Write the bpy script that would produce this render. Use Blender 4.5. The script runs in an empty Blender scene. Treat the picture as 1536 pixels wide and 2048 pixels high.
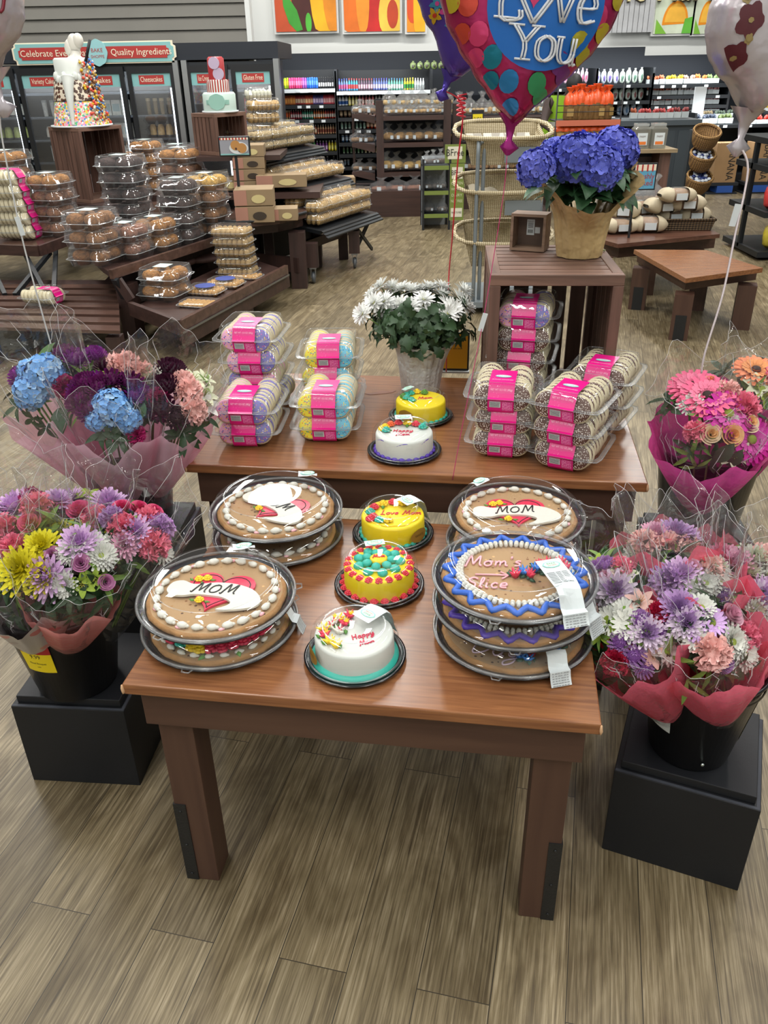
import bpy, math, random
from mathutils import Matrix, Vector, Euler
PI = math.pi
C = bpy.context.scene.collection
SC = bpy.context.scene

# ------------------------------------------------------------------ camera
F, TH, RO, H = 1631.0, 0.5023, -0.0196, 1.669       # focal length in pixels, pitch down, roll, height
fw = Vector((0, math.cos(TH), -math.sin(TH)))
r0 = Vector((1, 0, 0)); u0 = r0.cross(fw)
rt = math.cos(RO) * r0 + math.sin(RO) * u0
up = -math.sin(RO) * r0 + math.cos(RO) * u0
cd = bpy.data.cameras.new('camera'); cam = bpy.data.objects.new('camera', cd); C.objects.link(cam)
cam.matrix_world = Matrix(((rt.x, up.x, -fw.x, 0), (rt.y, up.y, -fw.y, 0), (rt.z, up.z, -fw.z, H), (0, 0, 0, 1)))
cd.sensor_fit = 'VERTICAL'; cd.sensor_height = 36; cd.lens = F / 2048 * 36; cd.clip_start = 0.05; cd.clip_end = 80
SC.camera = cam
SC.view_settings.view_transform = 'Standard'; SC.view_settings.look = 'None'
SC.view_settings.exposure = -0.32; SC.view_settings.gamma = 1.0; SC.view_settings.use_curve_mapping = False
SC.cycles.transparent_max_bounces = 24; SC.cycles.max_bounces = 6
SC.cycles.diffuse_bounces = 3; SC.cycles.glossy_bounces = 3; SC.cycles.transmission_bounces = 4
SC.cycles.caustics_reflective = False; SC.cycles.caustics_refractive = False
SC.cycles.sample_clamp_indirect = 4.0

# ------------------------------------------------------------------ light: the store's ceiling strips plus an added even ambient fill and wall wash
wd = bpy.data.worlds.new('ambient_fill'); SC.world = wd; wd.use_nodes = True
wd.node_tree.nodes['Background'].inputs[0].default_value = (0.86, 0.93, 1.0, 1)
wd.node_tree.nodes['Background'].inputs[1].default_value = 0.28
def area(x, y, z, sx, sy, e, col=(1, 0.97, 0.92), rot=(0, 0, 0)):
    l = bpy.data.lights.new('ceiling_strip_or_fill_light', 'AREA'); l.shape = 'RECTANGLE'; l.size = sx; l.size_y = sy
    l.energy = e; l.color = col
    o = bpy.data.objects.new('ceiling_strip_or_fill_light', l); o.location = (x, y, z); o.rotation_euler = rot; C.objects.link(o)
for lx, ly, lw, le in ((-4.2, -1.2, .22, 92), (-1.4, -1.2, .22, 92), (1.4, -1.2, .22, 92), (4.2, -1.2, .22, 92), (-4.2, 2.6, .22, 92), (-1.4, 2.6, .22, 92), (1.4, 2.6, .22, 92), (4.2, 2.6, .22, 92),
        (-3.6, 6.0, .22, 140), (-0.15, 6.4, .3, 140), (3.2, 6.4, .22, 140), (-1.35, 9.3, .32, 170), (-4.6, 9.8, .22, 120), (3.1, 9.8, .22, 140)):
    area(lx, ly, 4.4, lw, 2.6, le)
for lx in (-4.5, -1.5, 1.5, 4.5): area(lx, 12.4, 4.7, 2.4, 0.2, 85, rot=(0.5, 0, 0))  # unseen wall-wash row, added to brighten the back wall

# ------------------------------------------------------------------ pixel of the photograph -> point of the place
def ray(px, py): return fw + rt * ((px - 768) / F) - up * ((py - 1024) / F)
def atz(px, py, z):
    d = ray(px, py); return Vector((0, 0, H)) + d * ((z - H) / d.z)
def aty(px, py, y):
    d = ray(px, py); return Vector((0, 0, H)) + d * (y / d.y)

# ------------------------------------------------------------------ materials
def lin(h):
    h = h.lstrip('#'); o = []
    for i in (0, 2, 4):
        c = int(h[i:i + 2], 16) / 255; o.append(c / 12.92 if c <= 0.04045 else ((c + 0.055) / 1.055) ** 2.4)
    return (*o, 1)
_M = {}
def mat(h, rough=0.55, metal=0.0, spec=0.5, emit=0, var=0.0, vs=8.0, bump=0.0, bs=60.0, coat=0.0, sss=0.0):
    k = (h, rough, metal, spec, emit, var, vs, bump, bs, coat, sss)
    if k in _M: return _M[k]
    m = bpy.data.materials.new('m_' + h.strip('#')); m.use_nodes = True; nt = m.node_tree; b = nt.nodes['Principled BSDF']
    b.inputs['Base Color'].default_value = lin(h); b.inputs['Roughness'].default_value = rough
    b.inputs['Metallic'].default_value = metal; b.inputs['Specular IOR Level'].default_value = spec
    b.inputs['Coat Weight'].default_value = coat; b.inputs['Coat Roughness'].default_value = 0.08
    if emit:
        b.inputs['Emission Color'].default_value = lin(h); b.inputs['Emission Strength'].default_value = emit
    if var or bump:
        tc = nt.nodes.new('ShaderNodeTexCoord'); n = nt.nodes.new('ShaderNodeTexNoise')
        n.inputs['Scale'].default_value = vs; n.inputs['Detail'].default_value = 4
        nt.links.new(tc.outputs['Object'], n.inputs['Vector'])
        if var:
            hs = nt.nodes.new('ShaderNodeHueSaturation'); hs.inputs['Color'].default_value = lin(h)
            mr = nt.nodes.new('ShaderNodeMapRange'); mr.inputs[1].default_value = 0.3; mr.inputs[2].default_value = 0.7
            mr.inputs[3].default_value = 1 - var; mr.inputs[4].default_value = 1 + var
            nt.links.new(n.outputs['Fac'], mr.inputs[0]); nt.links.new(mr.outputs[0], hs.inputs['Value'])
            nt.links.new(hs.outputs[0], b.inputs['Base Color'])
        if bump:
            n2 = nt.nodes.new('ShaderNodeTexNoise'); n2.inputs['Scale'].default_value = bs
            nt.links.new(tc.outputs['Object'], n2.inputs['Vector'])
            bp = nt.nodes.new('ShaderNodeBump'); bp.inputs['Strength'].default_value = bump; bp.inputs['Distance'].default_value = 0.01
            nt.links.new(n2.outputs['Fac'], bp.inputs['Height']); nt.links.new(bp.outputs[0], b.inputs['Normal'])
    _M[k] = m; return m

def wood(name, c1, c2, rough=0.4, axis='X', sc=1.0, spec=0.5, bump=0.05):
    if name in _M: return _M[name]
    m = bpy.data.materials.new(name); m.use_nodes = True; nt = m.node_tree; b = nt.nodes['Principled BSDF']
    tc = nt.nodes.new('ShaderNodeTexCoord'); mp = nt.nodes.new('ShaderNodeMapping')
    s = {'X': (1.6, 26, 26), 'Y': (26, 1.6, 26), 'Z': (26, 26, 1.6)}[axis]
    mp.inputs['Scale'].default_value = [q * sc for q in s]
    n = nt.nodes.new('ShaderNodeTexNoise'); n.inputs['Scale'].default_value = 1.6; n.inputs['Detail'].default_value = 7; n.inputs['Distortion'].default_value = 0.6
    cr = nt.nodes.new('ShaderNodeValToRGB'); cr.color_ramp.elements[0].position = 0.32; cr.color_ramp.elements[1].position = 0.68
    cr.color_ramp.elements[0].color = lin(c1); cr.color_ramp.elements[1].color = lin(c2)
    nt.links.new(tc.outputs['Object'], mp.inputs[0]); nt.links.new(mp.outputs[0], n.inputs['Vector'])
    nt.links.new(n.outputs['Fac'], cr.inputs[0]); nt.links.new(cr.outputs[0], b.inputs['Base Color'])
    b.inputs['Roughness'].default_value = rough; b.inputs['Specular IOR Level'].default_value = spec
    bp = nt.nodes.new('ShaderNodeBump'); bp.inputs['Strength'].default_value = bump; bp.inputs['Distance'].default_value = 0.003
    nt.links.new(n.outputs['Fac'], bp.inputs['Height']); nt.links.new(bp.outputs[0], b.inputs['Normal'])
    _M[name] = m; return m

def film(name, tint='ffffff', refl=1.0, rough=0.04, bump=0.0, bs=30.0, haze=0.0, hazecol='ffffff', base=0.0):
    """thin clear plastic: see-through, with a mirror coat that grows at grazing angles and a little milky haze"""
    if name in _M: return _M[name]
    m = bpy.data.materials.new(name); m.use_nodes = True; nt = m.node_tree; nt.nodes.clear()
    out = nt.nodes.new('ShaderNodeOutputMaterial'); tr = nt.nodes.new('ShaderNodeBsdfTransparent'); tr.inputs[0].default_value = lin(tint)
    gl = nt.nodes.new('ShaderNodeBsdfGlossy'); gl.inputs['Roughness'].default_value = rough
    lw = nt.nodes.new('ShaderNodeLayerWeight'); lw.inputs[0].default_value = 0.28
    fr = nt.nodes.new('ShaderNodeMath'); fr.operation = 'POWER'; fr.inputs[1].default_value = 4.5; nt.links.new(lw.outputs['Facing'], fr.inputs[0])
    mu = nt.nodes.new('ShaderNodeMath'); mu.operation = 'MULTIPLY_ADD'; mu.inputs[1].default_value = min(refl * 0.55, 0.95); mu.inputs[2].default_value = base + 0.04 * refl; mu.use_clamp = True
    mx = nt.nodes.new('ShaderNodeMixShader')
    nt.links.new(fr.outputs[0], mu.inputs[0]); nt.links.new(mu.outputs[0], mx.inputs[0]); nt.links.new(gl.outputs[0], mx.inputs[2])
    if haze:
        df0 = nt.nodes.new('ShaderNodeBsdfDiffuse'); df0.inputs[0].default_value = lin(hazecol); tl = nt.nodes.new('ShaderNodeBsdfTranslucent'); tl.inputs[0].default_value = lin(hazecol)
        df = nt.nodes.new('ShaderNodeMixShader'); df.inputs[0].default_value = 0.55; nt.links.new(df0.outputs[0], df.inputs[1]); nt.links.new(tl.outputs[0], df.inputs[2])
        m2 = nt.nodes.new('ShaderNodeMixShader'); m2.inputs[0].default_value = haze
        nt.links.new(tr.outputs[0], m2.inputs[1]); nt.links.new(df.outputs[0], m2.inputs[2]); nt.links.new(m2.outputs[0], mx.inputs[1])
    else: nt.links.new(tr.outputs[0], mx.inputs[1])
    if bump:
        tc = nt.nodes.new('ShaderNodeTexCoord'); n = nt.nodes.new('ShaderNodeTexNoise'); n.inputs['Scale'].default_value = bs; n.inputs['Detail'].default_value = 3
        n.inputs['Distortion'].default_value = 1.2
        bp = nt.nodes.new('ShaderNodeBump'); bp.inputs['Strength'].default_value = bump; bp.inputs['Distance'].default_value = 0.02
        nt.links.new(tc.outputs['Object'], n.inputs['Vector']); nt.links.new(n.outputs['Fac'], bp.inputs['Height'])
        nt.links.new(bp.outputs[0], gl.inputs['Normal']); nt.links.new(bp.outputs[0], lw.inputs['Normal'])
    nt.links.new(mx.outputs[0], out.inputs[0]); _M[name] = m; return m

def dots(name, base, cols, scale=60.0, size=0.32, rough=0.5, white=False, coords='Object'):
    """icing or dough strewn with sprinkles / chips"""
    if name in _M: return _M[name]
    m = bpy.data.materials.new(name); m.use_nodes = True; nt = m.node_tree; b = nt.nodes['Principled BSDF']; b.inputs['Roughness'].default_value = rough
    tc = nt.nodes.new('ShaderNodeTexCoord'); vo = nt.nodes.new('ShaderNodeTexVoronoi'); vo.inputs['Scale'].default_value = scale
    nt.links.new(tc.outputs[coords], vo.inputs['Vector'])
    lt = nt.nodes.new('ShaderNodeMath'); lt.operation = 'LESS_THAN'; lt.inputs[1].default_value = size
    nt.links.new(vo.outputs['Distance'], lt.inputs[0])
    cr = nt.nodes.new('ShaderNodeValToRGB'); cr.color_ramp.interpolation = 'CONSTANT'
    el = cr.color_ramp.elements; n = len(cols)
    el[0].color = lin(cols[0]); el[0].position = 0
    el[1].color = lin(cols[-1]); el[1].position = (n - 1) / n if n > 1 else 1
    for i in range(1, n - 1): e = el.new(i / n); e.color = lin(cols[i])
    sp = nt.nodes.new('ShaderNodeSeparateColor'); nt.links.new(vo.outputs['Color'], sp.inputs[0]); nt.links.new(sp.outputs[0], cr.inputs[0])
    mx = nt.nodes.new('ShaderNodeMix'); mx.data_type = 'RGBA'; mx.inputs[6].default_value = lin(base)
    nt.links.new(lt.outputs[0], mx.inputs[0]); nt.links.new(cr.outputs[0], mx.inputs[7]); nt.links.new(mx.outputs[2], b.inputs['Base Color'])
    _M[name] = m; return m

# ------------------------------------------------------------------ mesh building
def crom(pts, k=6, closed=False):
    if len(pts) < 3 and not closed: return [Vector(p) for p in pts]
    P_ = [Vector(p) for p in pts]; n = len(P_); out = []
    for i in range(n if closed else n - 1):
        g = (lambda j: P_[j % n]) if closed else (lambda j: P_[min(max(j, 0), n - 1)])
        a, b, c, d = g(i - 1), g(i), g(i + 1), g(i + 2)
        for q in range(k):
            t = q / k
            out.append(0.5 * ((2 * b) + (c - a) * t + (2 * a - 5 * b + 4 * c - d) * t * t + (3 * b - a - 3 * c + d) * t ** 3))
    if not closed: out.append(P_[-1])
    return out

class MB:
    def __init__(s): s.v = []; s.f = []; s.m = []; s.s = []; s.T = Matrix()
    def p(s, x, y=None, z=None):
        q = s.T @ (Vector(x) if y is None else Vector((x, y, z))); s.v.append((q.x, q.y, q.z)); return len(s.v) - 1
    def face(s, idx, mi=0, sm=False): s.f.append(tuple(idx)); s.m.append(mi); s.s.append(sm)
    def box(s, x0, x1, y0, y1, z0, z1, mi=0):
        i = [s.p(x, y, z) for z in (z0, z1) for y in (y0, y1) for x in (x0, x1)]
        for q in ((0, 2, 3, 1), (4, 5, 7, 6), (0, 1, 5, 4), (2, 6, 7, 3), (0, 4, 6, 2), (1, 3, 7, 5)): s.face([i[j] for j in q], mi)
        return s
    def frus(s, x0, x1, y0, y1, z0, z1, dx, dy, mi=0, bottom=True, topf=True, sm=False):
        a = [s.p(x, y, z0) for x, y in ((x0, y0), (x1, y0), (x1, y1), (x0, y1))]
        b = [s.p(x, y, z1) for x, y in ((x0 + dx, y0 + dy), (x1 - dx, y0 + dy), (x1 - dx, y1 - dy), (x0 + dx, y1 - dy))]
        for k in range(4): s.face((a[k], a[(k + 1) % 4], b[(k + 1) % 4], b[k]), mi, sm)
        if bottom: s.face(a[::-1], mi)
        if topf: s.face(b, mi)
        return s
    def grid(s, fn, nu, nv, mi=0, cu=False, cv=False, sm=True):
        I = [[s.p(*fn(i / nu, j / nv)) for j in range(nv if cv else nv + 1)] for i in range(nu if cu else nu + 1)]
        a, b = len(I), len(I[0])
        for i in range(nu):
            for j in range(nv): s.face((I[i][j], I[(i + 1) % a][j], I[(i + 1) % a][(j + 1) % b], I[i][(j + 1) % b]), mi, sm)
        return s
    def lathe(s, prof, n=32, c=(0, 0, 0), mi=0, sm=True, capb=False, capt=False, sx=1, sy=1, wob=None):
        R = []
        for r, z in prof:
            R.append([s.p(c[0] + r * sx * math.cos(2 * PI * k / n) * (wob(k / n, z) if wob else 1), c[1] + r * sy * math.sin(2 * PI * k / n) * (wob(k / n, z) if wob else 1), c[2] + z) for k in range(n)])
        for i in range(len(R) - 1):
            for k in range(n): s.face((R[i][k], R[i][(k + 1) % n], R[i + 1][(k + 1) % n], R[i + 1][k]), mi, sm)
        if capb: s.face(R[0][::-1], mi)
        if capt: s.face(R[-1], mi)
        return s
    def sph(s, c, r, nu=10, nv=6, mi=0, jit=0.0, rnd=None, pw=1.0):
        rx, ry, rz = (r, r, r) if isinstance(r, (int, float)) else r
        c = Vector(c); top = s.p(c + Vector((0, 0, rz))); bot = s.p(c - Vector((0, 0, rz))); R = []
        for j in range(1, nv):
            a = PI * j / nv; row = []
            for i in range(nu):
                b = 2 * PI * i / nu; k = 1 + (rnd.uniform(-jit, jit) if rnd else 0)
                row.append(s.p(c + Vector((rx * math.sin(a) * math.cos(b) * k, ry * math.sin(a) * math.sin(b) * k, rz * math.cos(a) * k))))
            R.append(row)
        for i in range(nu):
            s.face((top, R[0][i], R[0][(i + 1) % nu]), mi, True); s.face((bot, R[-1][(i + 1) % nu], R[-1][i]), mi, True)
            for j in range(len(R) - 1): s.face((R[j][i], R[j + 1][i], R[j + 1][(i + 1) % nu], R[j][(i + 1) % nu]), mi, True)
        return s
    def tube(s, pts, r, n=6, mi=0, closed=False, cap=True, up_=None):
        pts = [Vector(p) for p in pts]; m = len(pts); R = []
        nrm = None
        for i in range(m):
            a = pts[(i - 1) % m] if (closed or i > 0) else pts[0]; b = pts[(i + 1) % m] if (closed or i < m - 1) else pts[-1]
            t = (b - a); t = t.normalized() if t.length > 1e-9 else Vector((0, 0, 1))
            if nrm is None: nrm = t.orthogonal().normalized()
            nrm = nrm - t * nrm.dot(t); nrm = nrm.normalized() if nrm.length > 1e-6 else t.orthogonal().normalized()
            bi = t.cross(nrm); rr = r(i / max(m - 1, 1)) if callable(r) else r
            R.append([s.p(pts[i] + nrm * rr * math.cos(2 * PI * k / n) + bi * rr * math.sin(2 * PI * k / n)) for k in range(n)])
        for i in range(m if closed else m - 1):
            for k in range(n): s.face((R[i][k], R[i][(k + 1) % n], R[(i + 1) % m][(k + 1) % n], R[(i + 1) % m][k]), mi, True)
        if cap and not closed: s.face(R[0][::-1], mi); s.face(R[-1], mi)
        return s
    def prism(s, poly, z0, z1, mi=0):
        a = [s.p(x, y, z0) for x, y in poly]; b = [s.p(x, y, z1) for x, y in poly]; n = len(poly)
        for k in range(n): s.face((a[k], a[(k + 1) % n], b[(k + 1) % n], b[k]), mi)
        s.face(a[::-1], mi); s.face(b, mi); return s
    def quad(s, a, b, c, d, mi=0, sm=False): s.face([s.p(a), s.p(b), s.p(c), s.p(d)], mi, sm); return s
    def text(s, t, size, M, mi=0, ext=0.0, wmax=None, fn=None):
        vs, fs = glyphs(t, ext / size if size else 0)
        w = max((v[0] for v in vs), default=0) - min((v[0] for v in vs), default=0); k = size
        kx = k if not wmax or w * k <= wmax else wmax / w
        T0 = s.T; s.T = T0 @ M if not fn else T0
        b = len(s.v)
        for x, y, z in vs:
            if fn: s.p(*fn(x * kx, y * k, z * k))
            else: s.p(x * kx, y * k, z * k)
        for q in fs: s.face([b + j for j in q], mi)
        s.T = T0; return s
    def mesh(s, name, mats):
        me = bpy.data.meshes.new(name); me.from_pydata(s.v, [], s.f)
        for m in (mats if isinstance(mats, (list, tuple)) else [mats]): me.materials.append(m)
        me.polygons.foreach_set('material_index', s.m); me.polygons.foreach_set('use_smooth', s.s); me.update(); return me

_G = {}
def glyphs(t, ext=0):
    k = (t, round(ext, 3))
    if k not in _G:
        cu = bpy.data.curves.new('tmp_text', 'FONT'); cu.body = t; cu.align_x = 'CENTER'; cu.align_y = 'CENTER'; cu.extrude = ext; cu.resolution_u = 2
        o = bpy.data.objects.new('tmp_text', cu); me = bpy.data.meshes.new_from_object(o)
        _G[k] = ([tuple(v.co) for v in me.vertices], [tuple(p.vertices) for p in me.polygons])
        bpy.data.objects.remove(o); bpy.data.meshes.remove(me); bpy.data.curves.remove(cu)
    return _G[k]

def TR(x=0, y=0, z=0, rx=0, ry=0, rz=0, s=1):
    sc = s if isinstance(s, (tuple, list)) else (s, s, s)
    return Matrix.Translation((x, y, z)) @ Euler((rx, ry, rz)).to_matrix().to_4x4() @ Matrix.Diagonal((*sc, 1))
def aim(p, d, spin=0.0, s=1.0):
    q = Vector(d).to_track_quat('Z', 'Y'); return Matrix.Translation(p) @ q.to_matrix().to_4x4() @ Matrix.Rotation(spin, 4, 'Z') @ Matrix.Diagonal((s, s, s, 1))

# ------------------------------------------------------------------ objects
def put(name, me, parent=None, M=None, label=None, cat=None, group=None, kind=None):
    if isinstance(me, tuple): me = me[0].mesh(name, me[1])
    o = bpy.data.objects.new(name, me); C.objects.link(o)
    if parent: o.parent = parent
    if M is not None: o.matrix_basis = M
    if label: o['label'] = label
    if cat: o['category'] = cat
    if group: o['group'] = group
    if kind: o['kind'] = kind
    return o
def thing(name, label, cat, loc=(0, 0, 0), rz=0, group=None, M=None):
    o = bpy.data.objects.new(name, None); C.objects.link(o); o.empty_display_size = 0.05
    if M is not None: o.matrix_basis = M
    else: o.location = loc; o.rotation_euler = (0, 0, rz)
    o['label'] = label; o['category'] = cat
    if group: o['group'] = group
    return o
def bev(o, w=0.003, seg=2):
    m = o.modifiers.new('bevel', 'BEVEL'); m.width = w; m.segments = seg; m.limit_method = 'ANGLE'; return o
_C = {}
def cache(key, fn):
    if key not in _C: _C[key] = fn()
    return _C[key]
rnd = random.Random(7)

PLASTIC = film('clear_plastic', refl=1.25, rough=0.03, haze=0.015, base=0.01)
PLASTIC_EDGE = film('clear_plastic_edge', tint='e9eef0', refl=1.8, rough=0.25, base=0.05, haze=0.12)
CELLO = film('cellophane', tint='fbfcfc', refl=2.3, rough=0.05, bump=1.0, bs=13, haze=0.012, base=0.0)
BAGFILM = film('bread_bag_film', tint='f3f5f6', refl=1.6, rough=0.12, bump=1.0, bs=34, haze=0.10, hazecol='f6f8fa', base=0.02)
BLACK_TRAY = mat('#131518', 0.22, coat=0.4)
# ================================================================== floor
def floor_mat():
    m = bpy.data.materials.new('plank_floor'); m.use_nodes = True; nt = m.node_tree; b = nt.nodes['Principled BSDF']; L = nt.links.new
    def N(t, **k):
        n = nt.nodes.new(t)
        for a, v in k.items(): setattr(n, a, v)
        return n
    tc = N('ShaderNodeTexCoord'); a = math.radians(14)
    def dot(v):
        d = N('ShaderNodeVectorMath', operation='DOT_PRODUCT'); d.inputs[1].default_value = v; L(tc.outputs['Object'], d.inputs[0]); return d.outputs['Value']
    U = dot((math.sin(a), math.cos(a), 0)); V = dot((math.cos(a), -math.sin(a), 0))
    off = N('ShaderNodeMath', operation='ADD'); off.inputs[1].default_value = 0.045 + 15; L(V, off.inputs[0])
    ou = N('ShaderNodeMath', operation='ADD'); ou.inputs[1].default_value = 30.3; L(U, ou.inputs[0])
    cb = N('ShaderNodeCombineXYZ'); L(ou.outputs[0], cb.inputs[0]); L(off.outputs[0], cb.inputs[1])
    br = N('ShaderNodeTexBrick'); br.offset = 0.37; br.offset_frequency = 2; br.inputs['Scale'].default_value = 1.0
    br.inputs['Brick Width'].default_value = 0.92; br.inputs['Row Height'].default_value = 0.15; br.inputs['Mortar Size'].default_value = 0.0011; br.inputs['Mortar Smooth'].default_value = 0.3
    br.inputs['Color1'].default_value = (0, 0, 0, 1); br.inputs['Color2'].default_value = (1, 1, 1, 1); br.inputs['Mortar'].default_value = (0.5, 0.5, 0.5, 1)
    L(cb.outputs[0], br.inputs['Vector'])
    # grain, shifted per plank
    sep = N('ShaderNodeSeparateColor'); L(br.outputs['Color'], sep.inputs[0])
    sh = N('ShaderNodeMath', operation='MULTIPLY'); sh.inputs[1].default_value = 37.0; L(sep.outputs[0], sh.inputs[0])
    g = N('ShaderNodeCombineXYZ'); gu = N('ShaderNodeMath', operation='MULTIPLY'); gu.inputs[1].default_value = 3.2; L(U, gu.inputs[0])
    gv = N('ShaderNodeMath', operation='MULTIPLY'); gv.inputs[1].default_value = 120; L(V, gv.inputs[0]); L(gu.outputs[0], g.inputs[0]); L(gv.outputs[0], g.inputs[1]); L(sh.outputs[0], g.inputs[2])
    n1 = N('ShaderNodeTexNoise'); n1.inputs['Scale'].default_value = 1.6; n1.inputs['Detail'].default_value = 6; n1.inputs['Roughness'].default_value = 0.65; n1.inputs['Distortion'].default_value = 0.5; L(g.outputs[0], n1.inputs['Vector'])
    g2 = N('ShaderNodeVectorMath', operation='MULTIPLY'); g2.inputs[1].default_value = (0.8, 0.05, 1); L(g.outputs[0], g2.inputs[0])
    n2 = N('ShaderNodeTexNoise'); n2.inputs['Scale'].default_value = 1.0; n2.inputs['Detail'].default_value = 3; n2.inputs['Distortion'].default_value = 2.2; L(g2.outputs[0], n2.inputs['Vector'])
    cr = N('ShaderNodeValToRGB'); e = cr.color_ramp.elements; e[0].position = 0.3; e[0].color = lin('4a4030'); e[1].position = 0.72; e[1].color = lin('9b8f76')
    q = e.new(0.5); q.color = lin('74684f'); L(n1.outputs['Fac'], cr.inputs[0])
    cr2 = N('ShaderNodeValToRGB'); e = cr2.color_ramp.elements; e[0].position = 0.3; e[0].color = (0.60, 0.56, 0.50, 1); e[1].position = 0.68; e[1].color = (1.2, 1.2, 1.2, 1); L(n2.outputs['Fac'], cr2.inputs[0])
    m1 = N('ShaderNodeMix', data_type='RGBA', blend_type='MULTIPLY'); m1.inputs[0].default_value = 1; L(cr.outputs[0], m1.inputs[6]); L(cr2.outputs[0], m1.inputs[7])
    pv = N('ShaderNodeMapRange'); pv.inputs[3].default_value = 0.84; pv.inputs[4].default_value = 1.16; L(sep.outputs[0], pv.inputs[0])
    m2 = N('ShaderNodeVectorMath', operation='SCALE'); L(m1.outputs[2], m2.inputs[0]); L(pv.outputs[0], m2.inputs['Scale'])
    m3 = N('ShaderNodeMix', data_type='RGBA'); m3.inputs[7].default_value = lin('2e2920'); L(br.outputs['Fac'], m3.inputs[0]); L(m2.outputs[0], m3.inputs[6])
    L(m3.outputs[2], b.inputs['Base Color']); b.inputs['Roughness'].default_value = 0.38; b.inputs['Specular IOR Level'].default_value = 0.42
    bp = N('ShaderNodeBump'); bp.inputs['Strength'].default_value = 0.25; bp.inputs['Distance'].default_value = 0.002; L(n1.outputs['Fac'], bp.inputs['Height']); L(bp.outputs[0], b.inputs['Normal'])
    return m
g = MB(); g.box(-12, 14, -3, 18.6, -0.05, 0); put('floor', (g, floor_mat()), kind='structure')

# ================================================================== display tables
TABTOP = wood('laminate_top', '74492f', '93633f', rough=0.27, axis='X', sc=2.6, spec=0.5, bump=0.02)
TABTOP2 = wood('laminate_top_dark', '4c3127', '684739', rough=0.3, axis='X', sc=0.8, bump=0.02)
TABDARK = wood('table_frame_wood', '452e25', '523a2e', rough=0.45, axis='X', sc=0.7, bump=0.04)
TABDARKZ = wood('table_leg_wood', '452e25', '523a2e', rough=0.45, axis='Z', sc=0.7, bump=0.04)
IRON = mat('#16181a', 0.45, bump=0.1, bs=200)
CHIP = mat('#c9a27c', 0.8)
YAW = -0.1501
def table(loc, rz, W, D, h, label, top=TABTOP, ov=0.037, th=0.026, ah=0.095, leg=0.074, guards=True, chips=True, group=None):
    t = thing('display_table', label, 'table', loc, rz, group)
    g = MB(); g.box(0, W, 0, D, h - th, h); bev(put('tabletop', (g, top), t), 0.003)
    if chips:
        for x in (0, W):
            g = MB(); g.sph((x, 0.0, h - th * 0.5), (0.0035, 0.004, th * 0.46), 6, 5, jit=0.25, rnd=random.Random(3)); put('worn_edge', (g, CHIP), t, label='pale chipped corner of the tabletop')
    a0, a1, b0, b1 = 0.022, W - 0.022, 0.022, D - 0.022
    for nm, q in (('apron', (a0, a1, b0, b0 + 0.018)), ('apron', (a0, a1, b1 - 0.018, b1)), ('apron', (a0, a0 + 0.018, b0 + 0.018, b1 - 0.018)), ('apron', (a1 - 0.018, a1, b0 + 0.018, b1 - 0.018))):
        g = MB(); g.box(*q, h - th - ah, h - th - 0.0005); bev(put(nm, (g, TABDARK), t), 0.0015)
    for sx in (0, 1):
        for sy in (0, 1):
            x0 = ov if not sx else W - ov - leg; y0 = 0.0405 if not sy else D - 0.0405 - leg
            g = MB(); g.box(x0, x0 + leg, y0, y0 + leg, 0, h - th - 0.0006); o = put('leg', (g, TABDARKZ), t); bev(o, 0.0015)
            if guards:
                g = MB(); gx = (x0 - 0.0025, x0 + 0.026) if not sx else (x0 + leg - 0.026, x0 + leg + 0.0025)
                gy = (y0 - 0.0025, y0) if not sy else (y0 + leg, y0 + leg + 0.0025)
                g.box(*gx, *gy, 0.0, h * 0.40)
                sx0 = (x0 - 0.0025, x0) if not sx else (x0 + leg, x0 + leg + 0.0025)
                g.box(*sx0, y0, y0 + 0.024, 0.0, h * 0.40)
                for z in (0.02, h * 0.19, h * 0.365):
                    g.sph(((gx[0] + gx[1]) / 2, gy[0] - 0.0006 if not sy else gy[1] + 0.0006, z), (0.004, 0.0018, 0.004), 8, 5)
                put('corner_guard', (g, IRON), o, label='black metal corner guard')
    return t
T1 = (-0.5183, 1.2374, 0); H1 = 0.618
table(T1, YAW, 0.914, 0.70, H1, 'brown wooden display table holding the decorated cakes and cookie cakes, chipped front corners')
T2 = (-0.541, 2.022, 0); H2 = 0.72
table(T2, YAW + 0.01, 1.228, 0.76, H2, 'taller dark brown display table behind the cake table, holding boxed cookies and potted mums', ah=0.10)
# stain on the upper table where the laminate is scuffed
g = MB(); pts = [(-.055, -.012), (-.03, -.004), (-.015, .012), (.0, .02), (.02, .016), (.045, .024), (.035, .006), (.012, -.006), (-.01, -.014), (-.035, -.022)]
g.prism(pts, 0, 0.0006); q = atz(763, 786, H2 + 0.0003); put('paper_scrap', (g, mat('#7a4a32', 0.6)), M=TR(q.x, q.y, H2 + 0.0004, rz=-0.15), label='small torn brown scrap lying beside the white mum pot', cat='scrap')

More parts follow.
